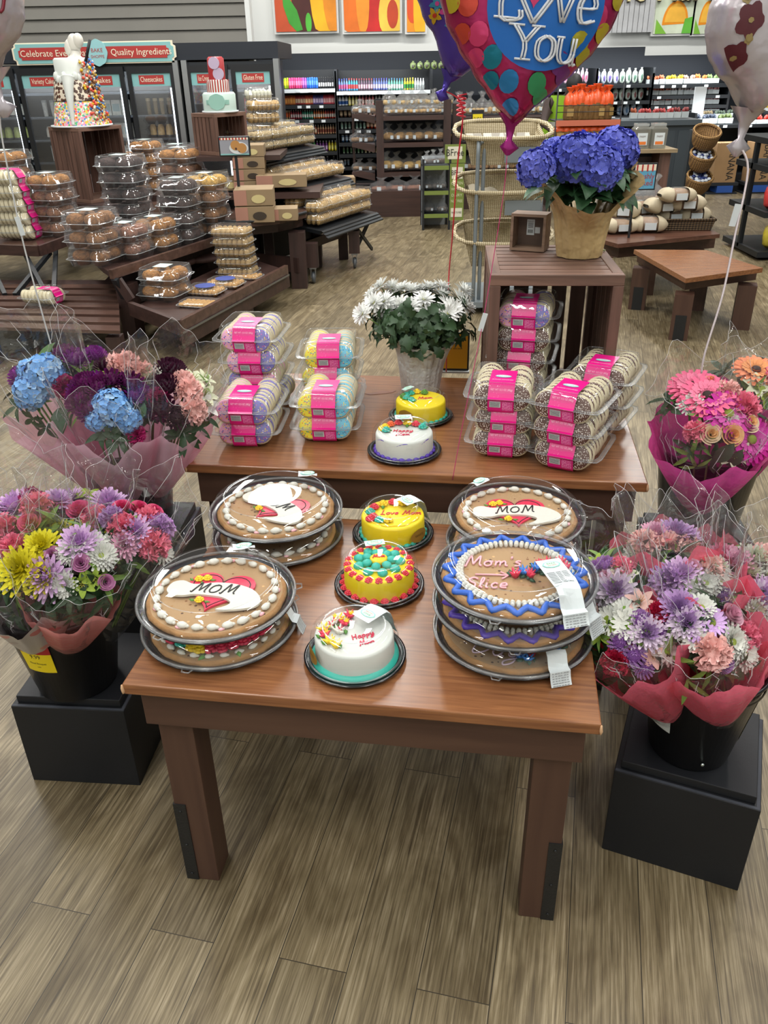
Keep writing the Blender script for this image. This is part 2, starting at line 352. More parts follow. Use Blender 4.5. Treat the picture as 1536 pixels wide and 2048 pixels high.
# ================================================================== black pedestals
PED = mat('#191b1f', 0.5, spec=0.35, var=0.15, vs=3, bump=0.03, bs=90)
PEDE = mat('#3a3e46', 0.7, var=0.2, vs=20)
def pedestal(x, y, rz, w, d, h, label, origin='front'):
    t = thing('pedestal', label, 'pedestal', (x, y, 0), rz, 'black plinth boxes under the flower buckets')
    g = MB(); g.box(0, w, 0, d, 0, h); bev(put('box', (g, PED), t), 0.002)
    g = MB(); e = 0.0018
    g.box(0.002, w - 0.002, 0.002, 0.009, h, h + e * 0.4); g.box(w - 0.009, w - 0.002, 0.009, d - 0.002, h, h + e * 0.4)
    put('worn_edge', (g, PEDE), t, label='scuffed grey edge')
    g = MB(); g.box(0.012, w - 0.012, 0.014, d - 0.012, h + 0.0008, h + 0.023); bev(put('lid', (g, PED), t), 0.002)
    return t
pedestal(-0.955, 1.582, -0.092, 0.295, 0.30, 0.26, 'low black box under the bucket of lavender and yellow bouquets')
pedestal(0.509, 1.33, -0.41, 0.307, 0.30, 0.26, 'low black box under the bucket of red-wrapped bouquets, bright screw in its bucket')
pedestal(-0.90, 2.00, -0.07, 0.30, 0.30, 0.45, 'tall black box under the bucket of purple and blue bouquets')
pedestal(0.735, 1.86, -0.12, 0.30, 0.30, 0.45, 'tall black box under the bucket of gerbera bouquets')
# ================================================================== writing in icing: strokes on a unit-high letter
ST = {
 'M': (0.95, [[(0, .05), (.1, .0), (.14, .3), (.25, .98), (.32, .9), (.47, .25), (.5, .25), (.75, .95), (.8, .85), (.82, .2), (.95, .02)]]),
 'O': (0.75, [[(.4, .85), (.15, .75), (.05, .4), (.2, .08), (.5, .08), (.66, .4), (.55, .78), (.3, .88)]]),
 'o': (0.5, [[(.3, .5), (.1, .42), (.05, .2), (.2, .02), (.38, .1), (.42, .32), (.28, .5), (.5, .42)]]),
 'm': (0.75, [[(.02, .45), (.08, .42), (.08, .02)], [(.08, .3), (.22, .48), (.32, .35), (.32, .02)], [(.32, .3), (.5, .48), (.6, .35), (.62, .08), (.74, .05)]]),
 's': (0.42, [[(.36, .46), (.18, .5), (.1, .38), (.3, .24), (.3, .06), (.05, .02)]]),
 "'": (0.15, [[(.08, .95), (.04, .75)]]),
 'S': (0.65, [[(.6, .85), (.35, 1), (.12, .8), (.25, .58), (.5, .4), (.5, .12), (.2, 0), (.0, .15), (.05, .3)]]),
 'l': (0.25, [[(.02, .1), (.18, .6), (.2, .95), (.08, .9), (.08, .2), (.22, .02)]]),
 'i': (0.22, [[(.08, .48), (.08, .08), (.2, .04)], [(.08, .72), (.1, .74)]]),
 'c': (0.42, [[(.38, .42), (.2, .5), (.06, .28), (.18, .03), (.4, .1)]]),
 'e': (0.45, [[(.05, .25), (.38, .3), (.3, .5), (.08, .42), (.08, .1), (.4, .06)]]),
 'D': (0.8, [[(.2, .95), (.2, .05), (.5, .05), (.75, .4), (.6, .85), (.1, .98), (-.1, .75), (.05, .6)]]),
 'a': (0.5, [[(.38, .45), (.15, .5), (.05, .22), (.2, .02), (.38, .2), (.4, .48), (.4, .1), (.52, .05)]]),
 'y': (0.5, [[(.04, .48), (.1, .15), (.3, .12), (.4, .48), (.38, -.2), (.1, -.45), (.05, -.2), (.5, .1)]]),
 'L': (0.6, [[(.3, .98), (.18, .95), (.2, .1), (.05, .05), (.3, .06), (.58, .02)]]),
 'v': (0.45, [[(.02, .48), (.18, .04), (.4, .5)]]),
 'H': (0.75, [[(.1, .95), (.1, .02)], [(.6, .98), (.58, .02)], [(.1, .5), (.6, .52)]]),
 'p': (0.5, [[(.06, .48), (.06, -.4)], [(.06, .4), (.3, .5), (.42, .25), (.25, .02), (.06, .1)]]),
 ' ': (0.35, []),
}
def script(mb, text, x, y, h, ang, r, z, mi=0, n=5, slant=0.2, k=4):
    ca, sa = math.cos(ang), math.sin(ang); cx_ = 0
    for ch in text:
        w, strokes = ST[ch]
        for s_ in strokes:
            pts = []
            for (a, b) in s_:
                u = (cx_ + a + slant * b) * h; v = b * h; pts.append((x + u * ca - v * sa, y + u * sa + v * ca, z))
            mb.tube(crom(pts, k), r, n, mi)
        cx_ += w + 0.08

def strip_on_profile(mb, prof, az, w, off=0.0012, mi=0, seg=3):
    """a paper strip of width w laid over a round lid along profile points (r, z), at azimuth az"""
    d = Vector((math.cos(az), math.sin(az), 0)); t = Vector((-d.y, d.x, 0)); R = []
    for r, z in prof:
        row = []
        for j in range(seg + 1):
            s_ = (j / seg - 0.5) * w; p_ = d * r + t * s_; rr = p_.length
            # keep the strip on the circle of radius r when it hangs on the side
            q = p_.normalized() * max(r, 0.001) if z < prof[0][1] - .001 else p_
            row.append(mb.p(q.x, q.y, z + off))
        R.append(row)
    for i in range(len(R) - 1):
        for j in range(seg): mb.face((R[i][j], R[i + 1][j], R[i + 1][j + 1], R[i][j + 1]), mi, False)

PAPER = mat('#cbd3d5', 0.6); TEAL_INK = mat('#8fd6bf', 0.6); TEAL_IN = mat('#c5ecdc', 0.6); BROWN_INK = mat('#6b5a45', 0.7); RED_INK = mat('#c0392f', 0.6); GREY_INK = mat('#8b9092', 0.7); BLACK_INK = mat('#222222', 0.7)
def ovalpts(rx, ry, n=24, sc=0): return [(rx * math.cos(2 * PI * k / n) * (1 + sc * math.cos(8 * 2 * PI * k / n)), ry * math.sin(2 * PI * k / n) * (1 + sc * math.cos(8 * 2 * PI * k / n))) for k in range(n)]
def logo(mb, M, w=0.036, h=0.022):
    T0 = mb.T; mb.T = T0 @ M
    mb.prism(ovalpts(w / 2, h / 2, 24, 0.03), 0, 0.0003, 1); mb.prism(ovalpts(w / 2 * .85, h / 2 * .82, 24, 0.03), 0, 0.0005, 2)
    mb.text('BAKE', h * 0.36, TR(0, h * 0.13, 0.0007), 3); mb.text('SHOPPE', h * 0.26, TR(0, -h * 0.19, 0.0007), 4)
    mb.T = T0
LABM = [PAPER, TEAL_INK, TEAL_IN, mat('#7a8a5a', 0.7), RED_INK, GREY_INK, BLACK_INK]
def lines_text(mb, M, w, y0, y1, n, mi=5, seed=1):
    r = random.Random(seed); T0 = mb.T; mb.T = T0 @ M
    for i in range(n):
        y = y0 + (y1 - y0) * i / max(n - 1, 1); x = -w / 2
        while x < w / 2:
            l = r.uniform(0.002, 0.006); e = min(x + l, w / 2); mb.quad((x, y, .0004), (e, y, .0004), (e, y + abs(y1 - y0) / n * 0.45, .0004), (x, y + abs(y1 - y0) / n * 0.45, .0004), mi); x = e + 0.0012
    mb.T = T0

# ================================================================== icing shapes
def blob_ring(mb, R, n, r, z, mi=0, tear=1.5, seed=2, zr=0.8, ridges=False, phase=0):
    rr = random.Random(seed)
    for k in range(n):
        a = 2 * PI * (k + phase) / n; T0 = mb.T
        mb.T = T0 @ TR(R * math.cos(a), R * math.sin(a), z, rz=a + PI / 2 + rr.uniform(-.15, .15)); s_ = rr.uniform(.88, 1.1)
        mb.sph((0, 0, 0), (r * tear * s_, r * s_, r * zr * s_), 8, 5, mi, jit=0.06, rnd=rr)
        mb.sph((r * tear * .75 * s_, 0, -r * .1), (r * .8, r * .5, r * zr * .6), 6, 4, mi); mb.T = T0
def shell_ring(mb, R, n, r, z, mi=0, seed=2):
    rr = random.Random(seed)
    for k in range(n):
        a = 2 * PI * k / n
        for q in (-1, 0, 1):
            mb.sph((R * math.cos(a) + q * r * .45 * math.cos(a), R * math.sin(a) + q * r * .45 * math.sin(a), z + (r * .25 if q == 0 else 0)), (r * .55 * rr.uniform(.8, 1.2), r * .6 * rr.uniform(.8, 1.2), r * .8), 6, 4, mi)
def rosette(mb, x, y, z, r, mi=0, seed=1):
    rr = random.Random(seed)
    for k, (R_, n, h_) in enumerate(((1.0, 7, 0), (.62, 5, .28), (.25, 3, .5))):
        for j in range(n):
            a = 2 * PI * j / n + k * .4 + rr.uniform(-.15, .15); T0 = mb.T
            mb.T = T0 @ TR(x + r * R_ * .7 * math.cos(a), y + r * R_ * .7 * math.sin(a), z + h_ * r, rz=a, ry=-.5)
            mb.sph((0, 0, 0), (r * .34, r * .42, r * .26), 6, 4, mi); mb.T = T0
def leaf_ic(mb, x, y, z, a, l, mi=0):
    T0 = mb.T; mb.T = T0 @ TR(x, y, z, rz=a)
    P_ = [(0, 0), (l * .4, l * .28), (l, 0), (l * .4, -l * .28)]; c = mb.p(l * .4, 0, l * .22)
    i = [mb.p(a_, b_, l * .05) for a_, b_ in P_]
    for k in range(4): mb.face((i[k], i[(k + 1) % 4], c), mi, True)
    b = [mb.p(a_, b_, -l * .1) for a_, b_ in P_]
    for k in range(4): mb.face((b[k], b[(k + 1) % 4], i[(k + 1) % 4], i[k]), mi, True)
    mb.T = T0
def spiky(mb, x, y, z, r, mi=0, n=6, seed=1, lift=.9):
    rr = random.Random(seed)
    for k in range(n):
        a = 2 * PI * k / n + rr.uniform(-.2, .2); e = lift * rr.uniform(.7, 1.2)
        d = Vector((math.cos(a) * math.cos(e), math.sin(a) * math.cos(e), math.sin(e)))
        p0 = Vector((x, y, z)); mb.tube([p0, p0 + d * r * .55, p0 + d * r * 1.15], lambda t: r * (.34 * (1 - t) + .04), 5, mi)

DOUGH = dots('cookie_dough', 'a68760', ['4f3420', '7a5230', 'c9a470', '9c7444'], 70, 0.20, 0.75)
DOUGHEDGE = mat('#9c7344', 0.8, var=0.2, vs=30, bump=0.4, bs=60)
W_IC = mat('#d6d6cc', 0.45, spec=0.4); PINK_IC = mat('#d62a50', 0.35); PALEP_IC = mat('#efb3bd', 0.4); YEL_IC = mat('#f2cf16', 0.4); GRN_IC = mat('#4f8a2c', 0.45)
TEAL_IC = mat('#2fb6a4', 0.4); RED_IC = mat('#dc2f45', 0.4); BLUE_IC = mat('#1f5fc4', 0.4); PUR_IC = mat('#4b2aa8', 0.4); BLK_IC = mat('#151515', 0.3); ORG_IC = mat('#e8642a', 0.4); DKGRN = mat('#1f4d35', 0.5)

# cookie cake: tray, rim, cookie, border, decoration, clear lid
CR, CP = 0.163, 0.066
LIDP = [(0.160, 0.020), (0.1615, 0.026), (0.157, 0.029), (0.152, 0.040), (0.147, 0.052), (0.135, 0.0605), (0.124, 0.0635), (0.120, 0.0610), (0.05, 0.0600), (0.0005, 0.0598)]
def m_tray():
    g = MB(); n = 64
    g.lathe([(0.0005, 0.002), (0.118, 0.002), (0.122, 0.0), (0.128, 0.0), (0.133, 0.003), (0.142, 0.012), (0.149, 0.016), (0.156, 0.0165), (0.163, 0.0185), (0.1635, 0.0155), (0.158, 0.013), (0.15, 0.012)], n, wob=lambda t, z: 1 + 0.003 * math.cos(24 * 2 * PI * t)); return g.mesh('cake_tray', BLACK_TRAY)
def m_lid():
    g = MB(); g.lathe(LIDP, 72); return g.mesh('cake_lid', PLASTIC)
def m_lidrim():
    g = MB(); g.lathe([(0.1645, 0.0205), (0.1660, 0.0225), (0.1648, 0.0262), (0.1610, 0.0268), (0.1600, 0.0225), (0.1645, 0.0205)], 72)
    g.lathe([(0.1225, 0.0632), (0.1240, 0.0642), (0.1255, 0.0630)], 64)
    for a in (-1.9, 0.35): g.tube([(0.164 * math.cos(a - .07), 0.164 * math.sin(a - .07), 0.022), (0.177 * math.cos(a - .04), 0.177 * math.sin(a - .04), 0.023), (0.177 * math.cos(a + .04), 0.177 * math.sin(a + .04), 0.023), (0.164 * math.cos(a + .07), 0.164 * math.sin(a + .07), 0.022)], 0.0018, 5)
    return g.mesh('cake_lid_rim', PLASTIC_EDGE)
def m_cookie():
    g = MB(); n = 72; rr = random.Random(5); ph = [rr.uniform(0, 6.28) for _ in range(4)]
    wob = lambda t, z: 1 + 0.006 * math.sin(9 * 2 * PI * t + ph[0]) + 0.005 * math.sin(17 * 2 * PI * t + ph[1]) + 0.003 * math.sin(31 * 2 * PI * t + ph[2])
    g.lathe([(0.128, 0.006), (0.137, 0.010), (0.139, 0.0165), (0.136, 0.0215), (0.1305, 0.0225)], n, mi=1, wob=wob)
    g.lathe([(0.1305, 0.0225), (0.122, 0.0205), (0.06, 0.0205), (0.0005, 0.0208)], n, mi=0, wob=wob)
    return g.mesh('giant_cookie', [DOUGH, DOUGHEDGE])
ZC = 0.0212
def heart(w, h, n=40):
    out = []
    for k in range(n):
        t = 2 * PI * k / n; out.append((w / 32 * 16 * math.sin(t) ** 3, h / 30 * (13 * math.cos(t) - 5 * math.cos(2 * t) - 2 * math.cos(3 * t) - math.cos(4 * t)) + h * .07))
    return out
def deco_mom():
    g = MB(); R = 0.139
    hp = [(x, y + .004) for x, y in heart(.138, .135)]; g.prism(hp, ZC, ZC + 0.0045, 0)
    g.tube([(x * .86, y * .86 + .001, ZC + .0047) for x, y in hp], 0.0012, 4, 1, closed=True)
    ban = [(-.100, -.014), (-.098, .012), (-.080, .022), (-.060, .015), (-.045, .015), (-.01, .027), (.03, .029), (.07, .017), (.095, -.008), (.098, -.03), (.082, -.045), (.05, -.057), (.022, -.060), (.038, -.046), (.042, -.032), (.02, -.020), (-.01, -.018), (-.04, -.020), (-.06, -.028), (-.085, -.028)]
    ban = [tuple(p)[:2] for p in crom([(x, y, 0) for x, y in ban], 3, closed=True)]
    g.prism(ban, ZC + .0046, ZC + .0095, 2)
    script(g, 'MOM', -.050, -.014, .032, .08, .0016, ZC + .0102, 1, slant=.25)
    for x, y in ((-.052, .036), (-.036, .042), (-.022, -.034)): rosette(g, x, y, ZC + .007, .010, 3, seed=int(x * -900))
    for x, y, a in ((-.062, .03, 2.6), (-.044, .03, 5.2), (-.03, .038, .2), (-.032, -.036, 2.9), (-.012, -.036, .1)): leaf_ic(g, x, y, ZC + .0055, a, .013, 4)
    return g.mesh('icing_heart_and_banner', [PINK_IC, BLK_IC, W_IC, YEL_IC, GRN_IC])
def bord_white():
    g = MB(); blob_ring(g, .117, 25, .0084, ZC + .0055, 0, tear=1.4); blob_ring(g, .1225, 9, .004, ZC + .002, 1, seed=8, phase=.4); return g.mesh('icing_border', [W_IC, PALEP_IC])
def bord_ruffle(col):
    g = MB(); rr = random.Random(3); n = 19
    for k in range(n):
        a = 2 * PI * k / n; pts = []
        for q, rad in ((-.5, .112), (-.22, .122), (0, .134), (.22, .122), (.5, .112)):
            b = a + q * 2 * PI / n * 1.1; pts.append((rad * math.cos(b), rad * math.sin(b), ZC + .003))
        g.tube(crom(pts, 3), .0062, 6, 0)
    shell_ring(g, .105, 62, .0085, ZC + .004, 1); return g.mesh('icing_border', [col, W_IC])
def cluster(g, P_, zz, cols=(0, 1), seed=3):
    rr = random.Random(seed)
    for k, (x, y) in enumerate(P_):
        c = cols[k % len(cols)]
        spiky(g, x, y, zz, .0165, c, 7, seed + k, 1.0); spiky(g, x, y, zz + .001, .0095, 2, 4, seed + k + 40, 1.15)
        for q in range(3): leaf_ic(g, x + rr.uniform(-.008, .008), y + rr.uniform(-.008, .008), zz + .001, rr.uniform(0, 6.28), .016, 3)
def deco_slice():
    g = MB(); script(g, "Mom's", -.095, .026, .036, -.02, .0022, ZC + .002, 0); script(g, 'Slice', -.098, -.048, .034, -.05, .0022, ZC + .002, 0)
    g.tube([(-.075, -.004, ZC + .002), (-.03, -.006, ZC + .002), (-.012, -.009, ZC + .002)], .002, 5, 0); g.tube([(-.026, .004, ZC + .002), (-.012, -.009, ZC + .002), (-.026, -.02, ZC + .002)], .002, 5, 0)
    cluster(g, [(.0, -.012), (.016, -.004), (.028, -.014), (.04, .006), (.052, .018), (.062, .002), (.066, .026), (.08, .012), (.092, .028), (.088, -.006), (.098, .01), (.1, -.02)], ZC + .003, (1, 4))
    return g.mesh('icing_flowers_and_script', [PALEP_IC, PINK_IC, W_IC, DKGRN, mat('#2e7bd0', .4)])
def deco_day():
    g = MB(); script(g, 'Day', -.098, -.075, .05, -.3, .0018, ZC + .002, 0)
    cluster(g, [(.0, -.1), (.012, -.108), (.02, -.098), (.085, -.05), (.09, -.062), (.075, -.068), (.1, -.045), (.07, -.08)], ZC + .004, (4, 4, 1), 9)
    return g.mesh('icing_flowers_and_script', [mat('#cdb6c8', .4), PINK_IC, W_IC, DKGRN, mat('#2e7bd0', .4)])
def deco_roses():
    g = MB(); S = [(-.085, -.062, 0), (-.066, -.076, 1), (-.045, -.092, 2), (-.03, -.1, 2), (-.012, -.102, 0), (.01, -.102, 0), (.03, -.095, 0), (.05, -.085, 0), (.064, -.074, 0), (.078, -.06, 0), (.09, -.045, 0), (.02, -.08, 1)]
    for k, (x, y, c) in enumerate(S): rosette(g, x, y, ZC + .009, .0165, c, seed=k)
    for x, y, a in ((-.02, -.112, 4), (.0, -.09, 1), (.04, -.108, 5), (-.09, -.05, 2.5)): leaf_ic(g, x, y, ZC + .003, a, .02, 3)
    blob_ring(g, .12, 26, .006, ZC + .003, 4); return g.mesh('icing_roses', [PINK_IC, TEAL_IC, YEL_IC, GRN_IC, W_IC])
def lidz(r):
    P_ = [(.0, .0600), (.12, .0612), (.124, .0640), (.135, .0610), (.147, .0525), (.152, .0405), (.157, .0295), (.1665, .0270)]
    for k in range(1, len(P_)):
        if r <= P_[k][0]: t = (r - P_[k - 1][0]) / (P_[k][0] - P_[k - 1][0]); return P_[k - 1][1] + t * (P_[k][1] - P_[k - 1][1])
    return .027
def lid_label(px, py, ang, L_, w, hang, logo_at=.5, flip=0):
    """paper label laid on the domed lid from (px, py) in direction ang, then hanging over the rim"""
    g = MB(); d = Vector((math.cos(ang), math.sin(ang), 0)); t = Vector((-d.y, d.x, 0)); n = 16; rows = []; p0 = Vector((px, py, 0)); s_ = 0; q = p0
    for i in range(n + 1):
        s_ = L_ * i / n; q = p0 + d * s_
        rows.append([(q + t * (k / 4 - .5) * w).to_tuple()[:2] + (max(lidz(min((q + t * (k / 4 - .5) * w).length, .1665)), lidz(min(q.length, .1665)) - .004) + .0016,) for k in range(5)])
        if q.length > .1668: break
    if hang > 0:
        zb = rows[-1][2][2]
        for i in range(1, 5): rows.append([(x + d.x * .0012 * i, y + d.y * .0012 * i, zb - hang * i / 4) for x, y, _ in rows[-1]])
    I = [[g.p(p_) for p_ in r_] for r_ in rows]
    for i in range(len(I) - 1):
        for k in range(4): g.face((I[i][k], I[i + 1][k], I[i + 1][k + 1], I[i][k + 1]), 0)
    c = p0 + d * (.4 * w if L_ > .06 else L_ * .5); (logo(g, TR(c.x, c.y, lidz(c.length) + .0026, rz=ang + PI / 2 + flip), min(w * .8, .036), .021) if p0.length < .1 or hang == 0 else None)
    if hang > 0:
        B = [(rows[-5][k], rows[-1][k]) for k in (0, 4)]; m = int(hang / .0042); rr_ = random.Random(int(w * 1e4))
        for k in range(m):
            for a_ in range(6):
                u0 = .08 + a_ * .14; u1 = u0 + rr_.uniform(.08, .13)
                def f(u, v): return tuple(B[0][0][j] * (1 - u) * (1 - v) + B[1][0][j] * u * (1 - v) + B[0][1][j] * (1 - u) * v + B[1][1][j] * u * v + (d.x * .0008, d.y * .0008, 0)[j] for j in range(3))
                v0 = (k + .3) / m; g.quad(f(u0, v0), f(u1, v0), f(u1, v0 + .4 / m), f(u0, v0 + .4 / m), 5)
    if L_ > .06:
        for k in range(8):
            s0 = .046 + k * .005
            if s0 < L_ * .75:
                a = p0 + d * s0; zz = lidz(a.length) + .0022; b = p0 + d * (s0 + .0022); zb = lidz(b.length) + .0022
                for u0, u1 in ((-.42, -.1), (-.06, .14), (.18, .4)): g.quad((*(a + t * w * u0).xy, zz), (*(a + t * w * u1).xy, zz), (*(b + t * w * u1).xy, zb), (*(b + t * w * u0).xy, zb), 5)
    return g.mesh('price_label', LABM)
def cookie_cake(x, y, z, rz, deco, border, label, labels=(), tilt=0):
    t = thing('cookie_cake', label, 'cookie cake', M=TR(x, y, z, rz=rz), group='boxed cookie cakes on the table')
    K_ = TR(s=(1.045, 1.045, 1)); put('tray', cache('cc_tray', m_tray), t, label='glossy black ribbed tray'); put('cookie', cache('cc_cookie', m_cookie), t, K_)
    if border: put('icing_border', cache('cb' + border, {'white': bord_white, 'blue': lambda: bord_ruffle(BLUE_IC), 'purple': lambda: bord_ruffle(PUR_IC)}[border]), t, K_)
    if deco: put('icing_decoration', cache('cd' + deco, {'mom': deco_mom, 'slice': deco_slice, 'day': deco_day, 'roses': deco_roses}[deco]), t, K_)
    l = put('lid', cache('cc_lid', m_lid), t, label='clear plastic dome lid'); put('lid_rim', cache('cc_lidrim', m_lidrim), l)
    for k, a in enumerate(labels): put('price_label', lid_label(*a), t, label='white paper price label')
    return t
def pl(px, py, z): q = atz(px, py, z); return q.x, q.y
LF = (-.352, 1.412); LB = (-.268, 1.785); RB = (.316, 1.722); RF = (.262, 1.368)
z = H1 + .0005
cookie_cake(*LF, z, .1, 'roses', None, 'cookie cake with rows of pink, teal and yellow icing roses, under a MOM cookie cake', [(.135, -.02, -.25, .05, .032, .03)])
cookie_cake(*LF, z + CP, -.22, 'mom', 'white', 'cookie cake with MOM banner over a heart, on top of the rose-covered cookie cake', [(.02, .118, 2.0, .03, .048, 0)])
cookie_cake(*LB, z, .5, None, 'white', 'cookie cake under the glare-covered MOM cookie cake behind the rose one')
cookie_cake(*LB, z + CP, -.72, 'mom', 'white', 'MOM cookie cake under a lid full of white glare, beside the small yellow cake', [(-.005, .118, 2.35, .03, .048, 0)])
cookie_cake(*RB, z, .7, None, 'white', 'lower cookie cake of the pair in front of the cookie boxes')
cookie_cake(RB[0] + .005, RB[1] + .008, z + CP, -.05, 'mom', 'white', 'cookie cake with an upright heart and MOM banner, behind the blue-bordered one', [(-.075, .085, 2.35, .03, .048, 0)])
cookie_cake(*RF, z, .0, 'day', None, 'bottom cookie cake of the stack of three, reading Day with blue icing flowers', [(.062, -.125, -1.35, .06, .042, .026)])
cookie_cake(RF[0] - .002, RF[1], z + CP, .2, None, 'purple', 'middle cookie cake of the stack of three, with a dark purple icing border', [(.115, -.085, -1.0, .06, .044, .034)])
cookie_cake(RF[0] - .004, RF[1] - .002, z + 2 * CP, -.03, 'slice', 'blue', 'blue-bordered cookie cake with pink script and an arrow, on top of its stack', [(.060, -.012, -1.32, .2, .050, .022)])

# ================================================================== small round cakes
SLID = [(0.0935, 0.008), (0.0935, 0.013), (0.090, 0.016), (0.0885, 0.055), (0.084, 0.071), (0.074, 0.0805), (0.062, 0.0835), (0.058, 0.0815), (0.0005, 0.0805)]
def s_tray():
    g = MB(); g.lathe([(0.0005, 0.004), (0.080, 0.004), (0.088, 0.0), (0.094, 0.0), (0.1005, 0.0075), (0.103, 0.008), (0.103, 0.0105), (0.098, 0.011), (0.094, 0.007), (0.088, 0.0065), (0.0005, 0.0065)], 64); return g.mesh('small_tray', BLACK_TRAY)
def s_lid():
    g = MB(); g.lathe(SLID, 64); return g.mesh('small_lid', PLASTIC)
def s_rim():
    g = MB(); g.lathe([(.0938, .0125), (.0965, .0132), (.0965, .0146), (.0925, .0150)], 64); g.lathe([(.0605, .0832), (.0622, .0842), (.064, .0830)], 56); return g.mesh('small_lid_rim', PLASTIC_EDGE)
def s_cake(r, h, m):
    g = MB(); rr = random.Random(9); g.lathe([(r, .007), (r + .0008, .02), (r, h - .006), (r - .0018, h - .0015), (r - .005, h), (.0005, h + .0005)], 56, wob=lambda t, z: 1 + .004 * math.sin(2 * PI * t * 7 + z * 90)); return g.mesh('frosted_cake', m)
def small_cake(x, y, z, rz, body, label, decos, gold=None, lab=None, r=.079, h=.062, sc=1.0):
    t = thing('small_cake', label, 'cake', M=TR(x, y, z, rz=rz, s=sc))
    put('tray', cache('s_tray', s_tray), t, label='black plastic tray'); put('frosting', s_cake(r, h, body), t)
    for nm, g, ms in decos: put(nm, (g, ms), t)
    l = put('lid', cache('s_lid', s_lid), t, label='clear plastic dome lid'); put('lid_rim', cache('s_rim', s_rim), l)
    if gold is not None:
        g = MB(); n = 10; R_ = .0905; hh = .019; w = .30
        g.grid(lambda u, v: (R_ * math.cos(gold + (u - .5) * 2 * w * math.sqrt(max(.02, 1 - (2 * v - 1) ** 2))), R_ * math.sin(gold + (u - .5) * 2 * w * math.sqrt(max(.02, 1 - (2 * v - 1) ** 2))), .035 + (2 * v - 1) * hh), 10, 8, 0)
        g.text('WHITE', .0095, None, 1, fn=lambda a, b, c: (.0912 * math.cos(gold + a / .091), .0912 * math.sin(gold + a / .091), .036 + b))
        put('flavour_sticker', (g, [mat('#a07f35', .35, metal=.3), mat('#5d4a20', .5)]), t, label='gold oval flavour sticker')
    if lab is not None:
        g = MB(); az, r0, hang = lab; w = .046
        strip_on_profile(g, [(r0, .085), (.0625, .085)] + ([(.0745, .083), (.086, .0735), (.0915, .058), (.095, .040), (.104, .016)] if hang else []), az, w, seg=3)
        logo(g, TR(math.cos(az) * (r0 + .0625) / 2, math.sin(az) * (r0 + .0625) / 2, .0868, rz=az + PI / 2 + (0 if hang else PI)), .036, .021); put('price_label', (g, LABM), t, label='white paper price label')
    return t
def wavy(g, r, z, n, amp, rad, a0, a1, mi=0, k=70, vert=True):
    g.tube([((r + (0 if vert else amp * math.sin(n * (a0 + (a1 - a0) * i / k)))) * math.cos(a0 + (a1 - a0) * i / k), (r + (0 if vert else amp * math.sin(n * (a0 + (a1 - a0) * i / k)))) * math.sin(a0 + (a1 - a0) * i / k), z + (amp * math.sin(n * (a0 + (a1 - a0) * i / k)) if vert else 0)) for i in range(k + 1)], rad, 5, mi)
WFR = mat('#cfd4ce', .5); YFR = mat('#ecd40c', .5)
# white cake with the teal foot
g1 = MB(); g1.lathe([(.070, .007), (.0885, .007), (.0885, .011), (.080, .0175), (.074, .0175)], 56)
g2 = MB(); wavy(g2, .0765, .055, 13, .0028, .0014, -2.2, 1.0)
script(g2, 'Happy', -.004, -.026, .015, .35, .0013, .0635); script(g2, 'Mom', .010, -.045, .013, .35, .0013, .0635)
g3 = MB(); rr = random.Random(4)
for k, (x, y) in enumerate([(-.05, -.03), (-.058, -.008), (-.048, .018), (-.03, .04), (-.008, .05), (-.03, .0), (-.036, -.045), (-.018, .026), (-.04, .03), (-.06, .01)]):
    spiky(g3, x, y, .064, .016, (0, 1, 2)[k % 3], 6, k, .75); spiky(g3, x + .004, y + .003, .066, .010, (2, 0, 1)[k % 3], 5, k + 20, 1.0)
    leaf_ic(g3, x + rr.uniform(-.01, .014), y + rr.uniform(-.01, .01), .066, rr.uniform(0, 6), .016, 3)
small_cake(-.064, 1.305, z, .05, WFR, 'white frosted cake with a teal foot and pink and yellow icing flowers',
    [('icing_border', g1, [TEAL_IC]), ('icing_script', g2, [PINK_IC]), ('icing_flowers', g3, [YEL_IC, PINK_IC, W_IC, GRN_IC])], gold=3.45, lab=(.75, .018, True))
# yellow cake with the red ruffles and teal flower
g1 = MB(); rr = random.Random(6)
for R_, zz, n in ((.0815, .0125, 22), (.0705, .060, 20)):
    for k in range(n):
        a = 2 * PI * k / n; rosette(g1, R_ * math.cos(a), R_ * math.sin(a), zz, .0105, 0, k)
g2 = MB()
for R_, n, zz, s_ in ((.047, 9, .066, .0125), (.029, 7, .071, .0115)):
    for k in range(n):
        a = 2 * PI * k / n; T0 = g2.T; g2.T = TR(R_ * math.cos(a), R_ * math.sin(a), zz, rz=a); g2.sph((0, 0, 0), (s_ * 1.1, s_ * .95, s_ * .75), 10, 6, 0); g2.T = T0
g2.lathe([(.019, .068), (.02, .076), (.017, .078), (.0005, .079)], 20, mi=1); script(g2, 'Mom', -.014, -.004, .012, .1, .0012, .0797, 2)
for a in (.5, 2.4, 4.1, 5.6): leaf_ic(g2, .062 * math.cos(a), .062 * math.sin(a), .062, a, .014, 3)
small_cake(-.014, 1.56, z, .0, YFR, 'yellow cake with red ruffle borders and a teal icing flower',
    [('icing_border', g1, [RED_IC]), ('icing_flower', g2, [TEAL_IC, YEL_IC, RED_IC, GRN_IC])], lab=(1.75, .04, False))
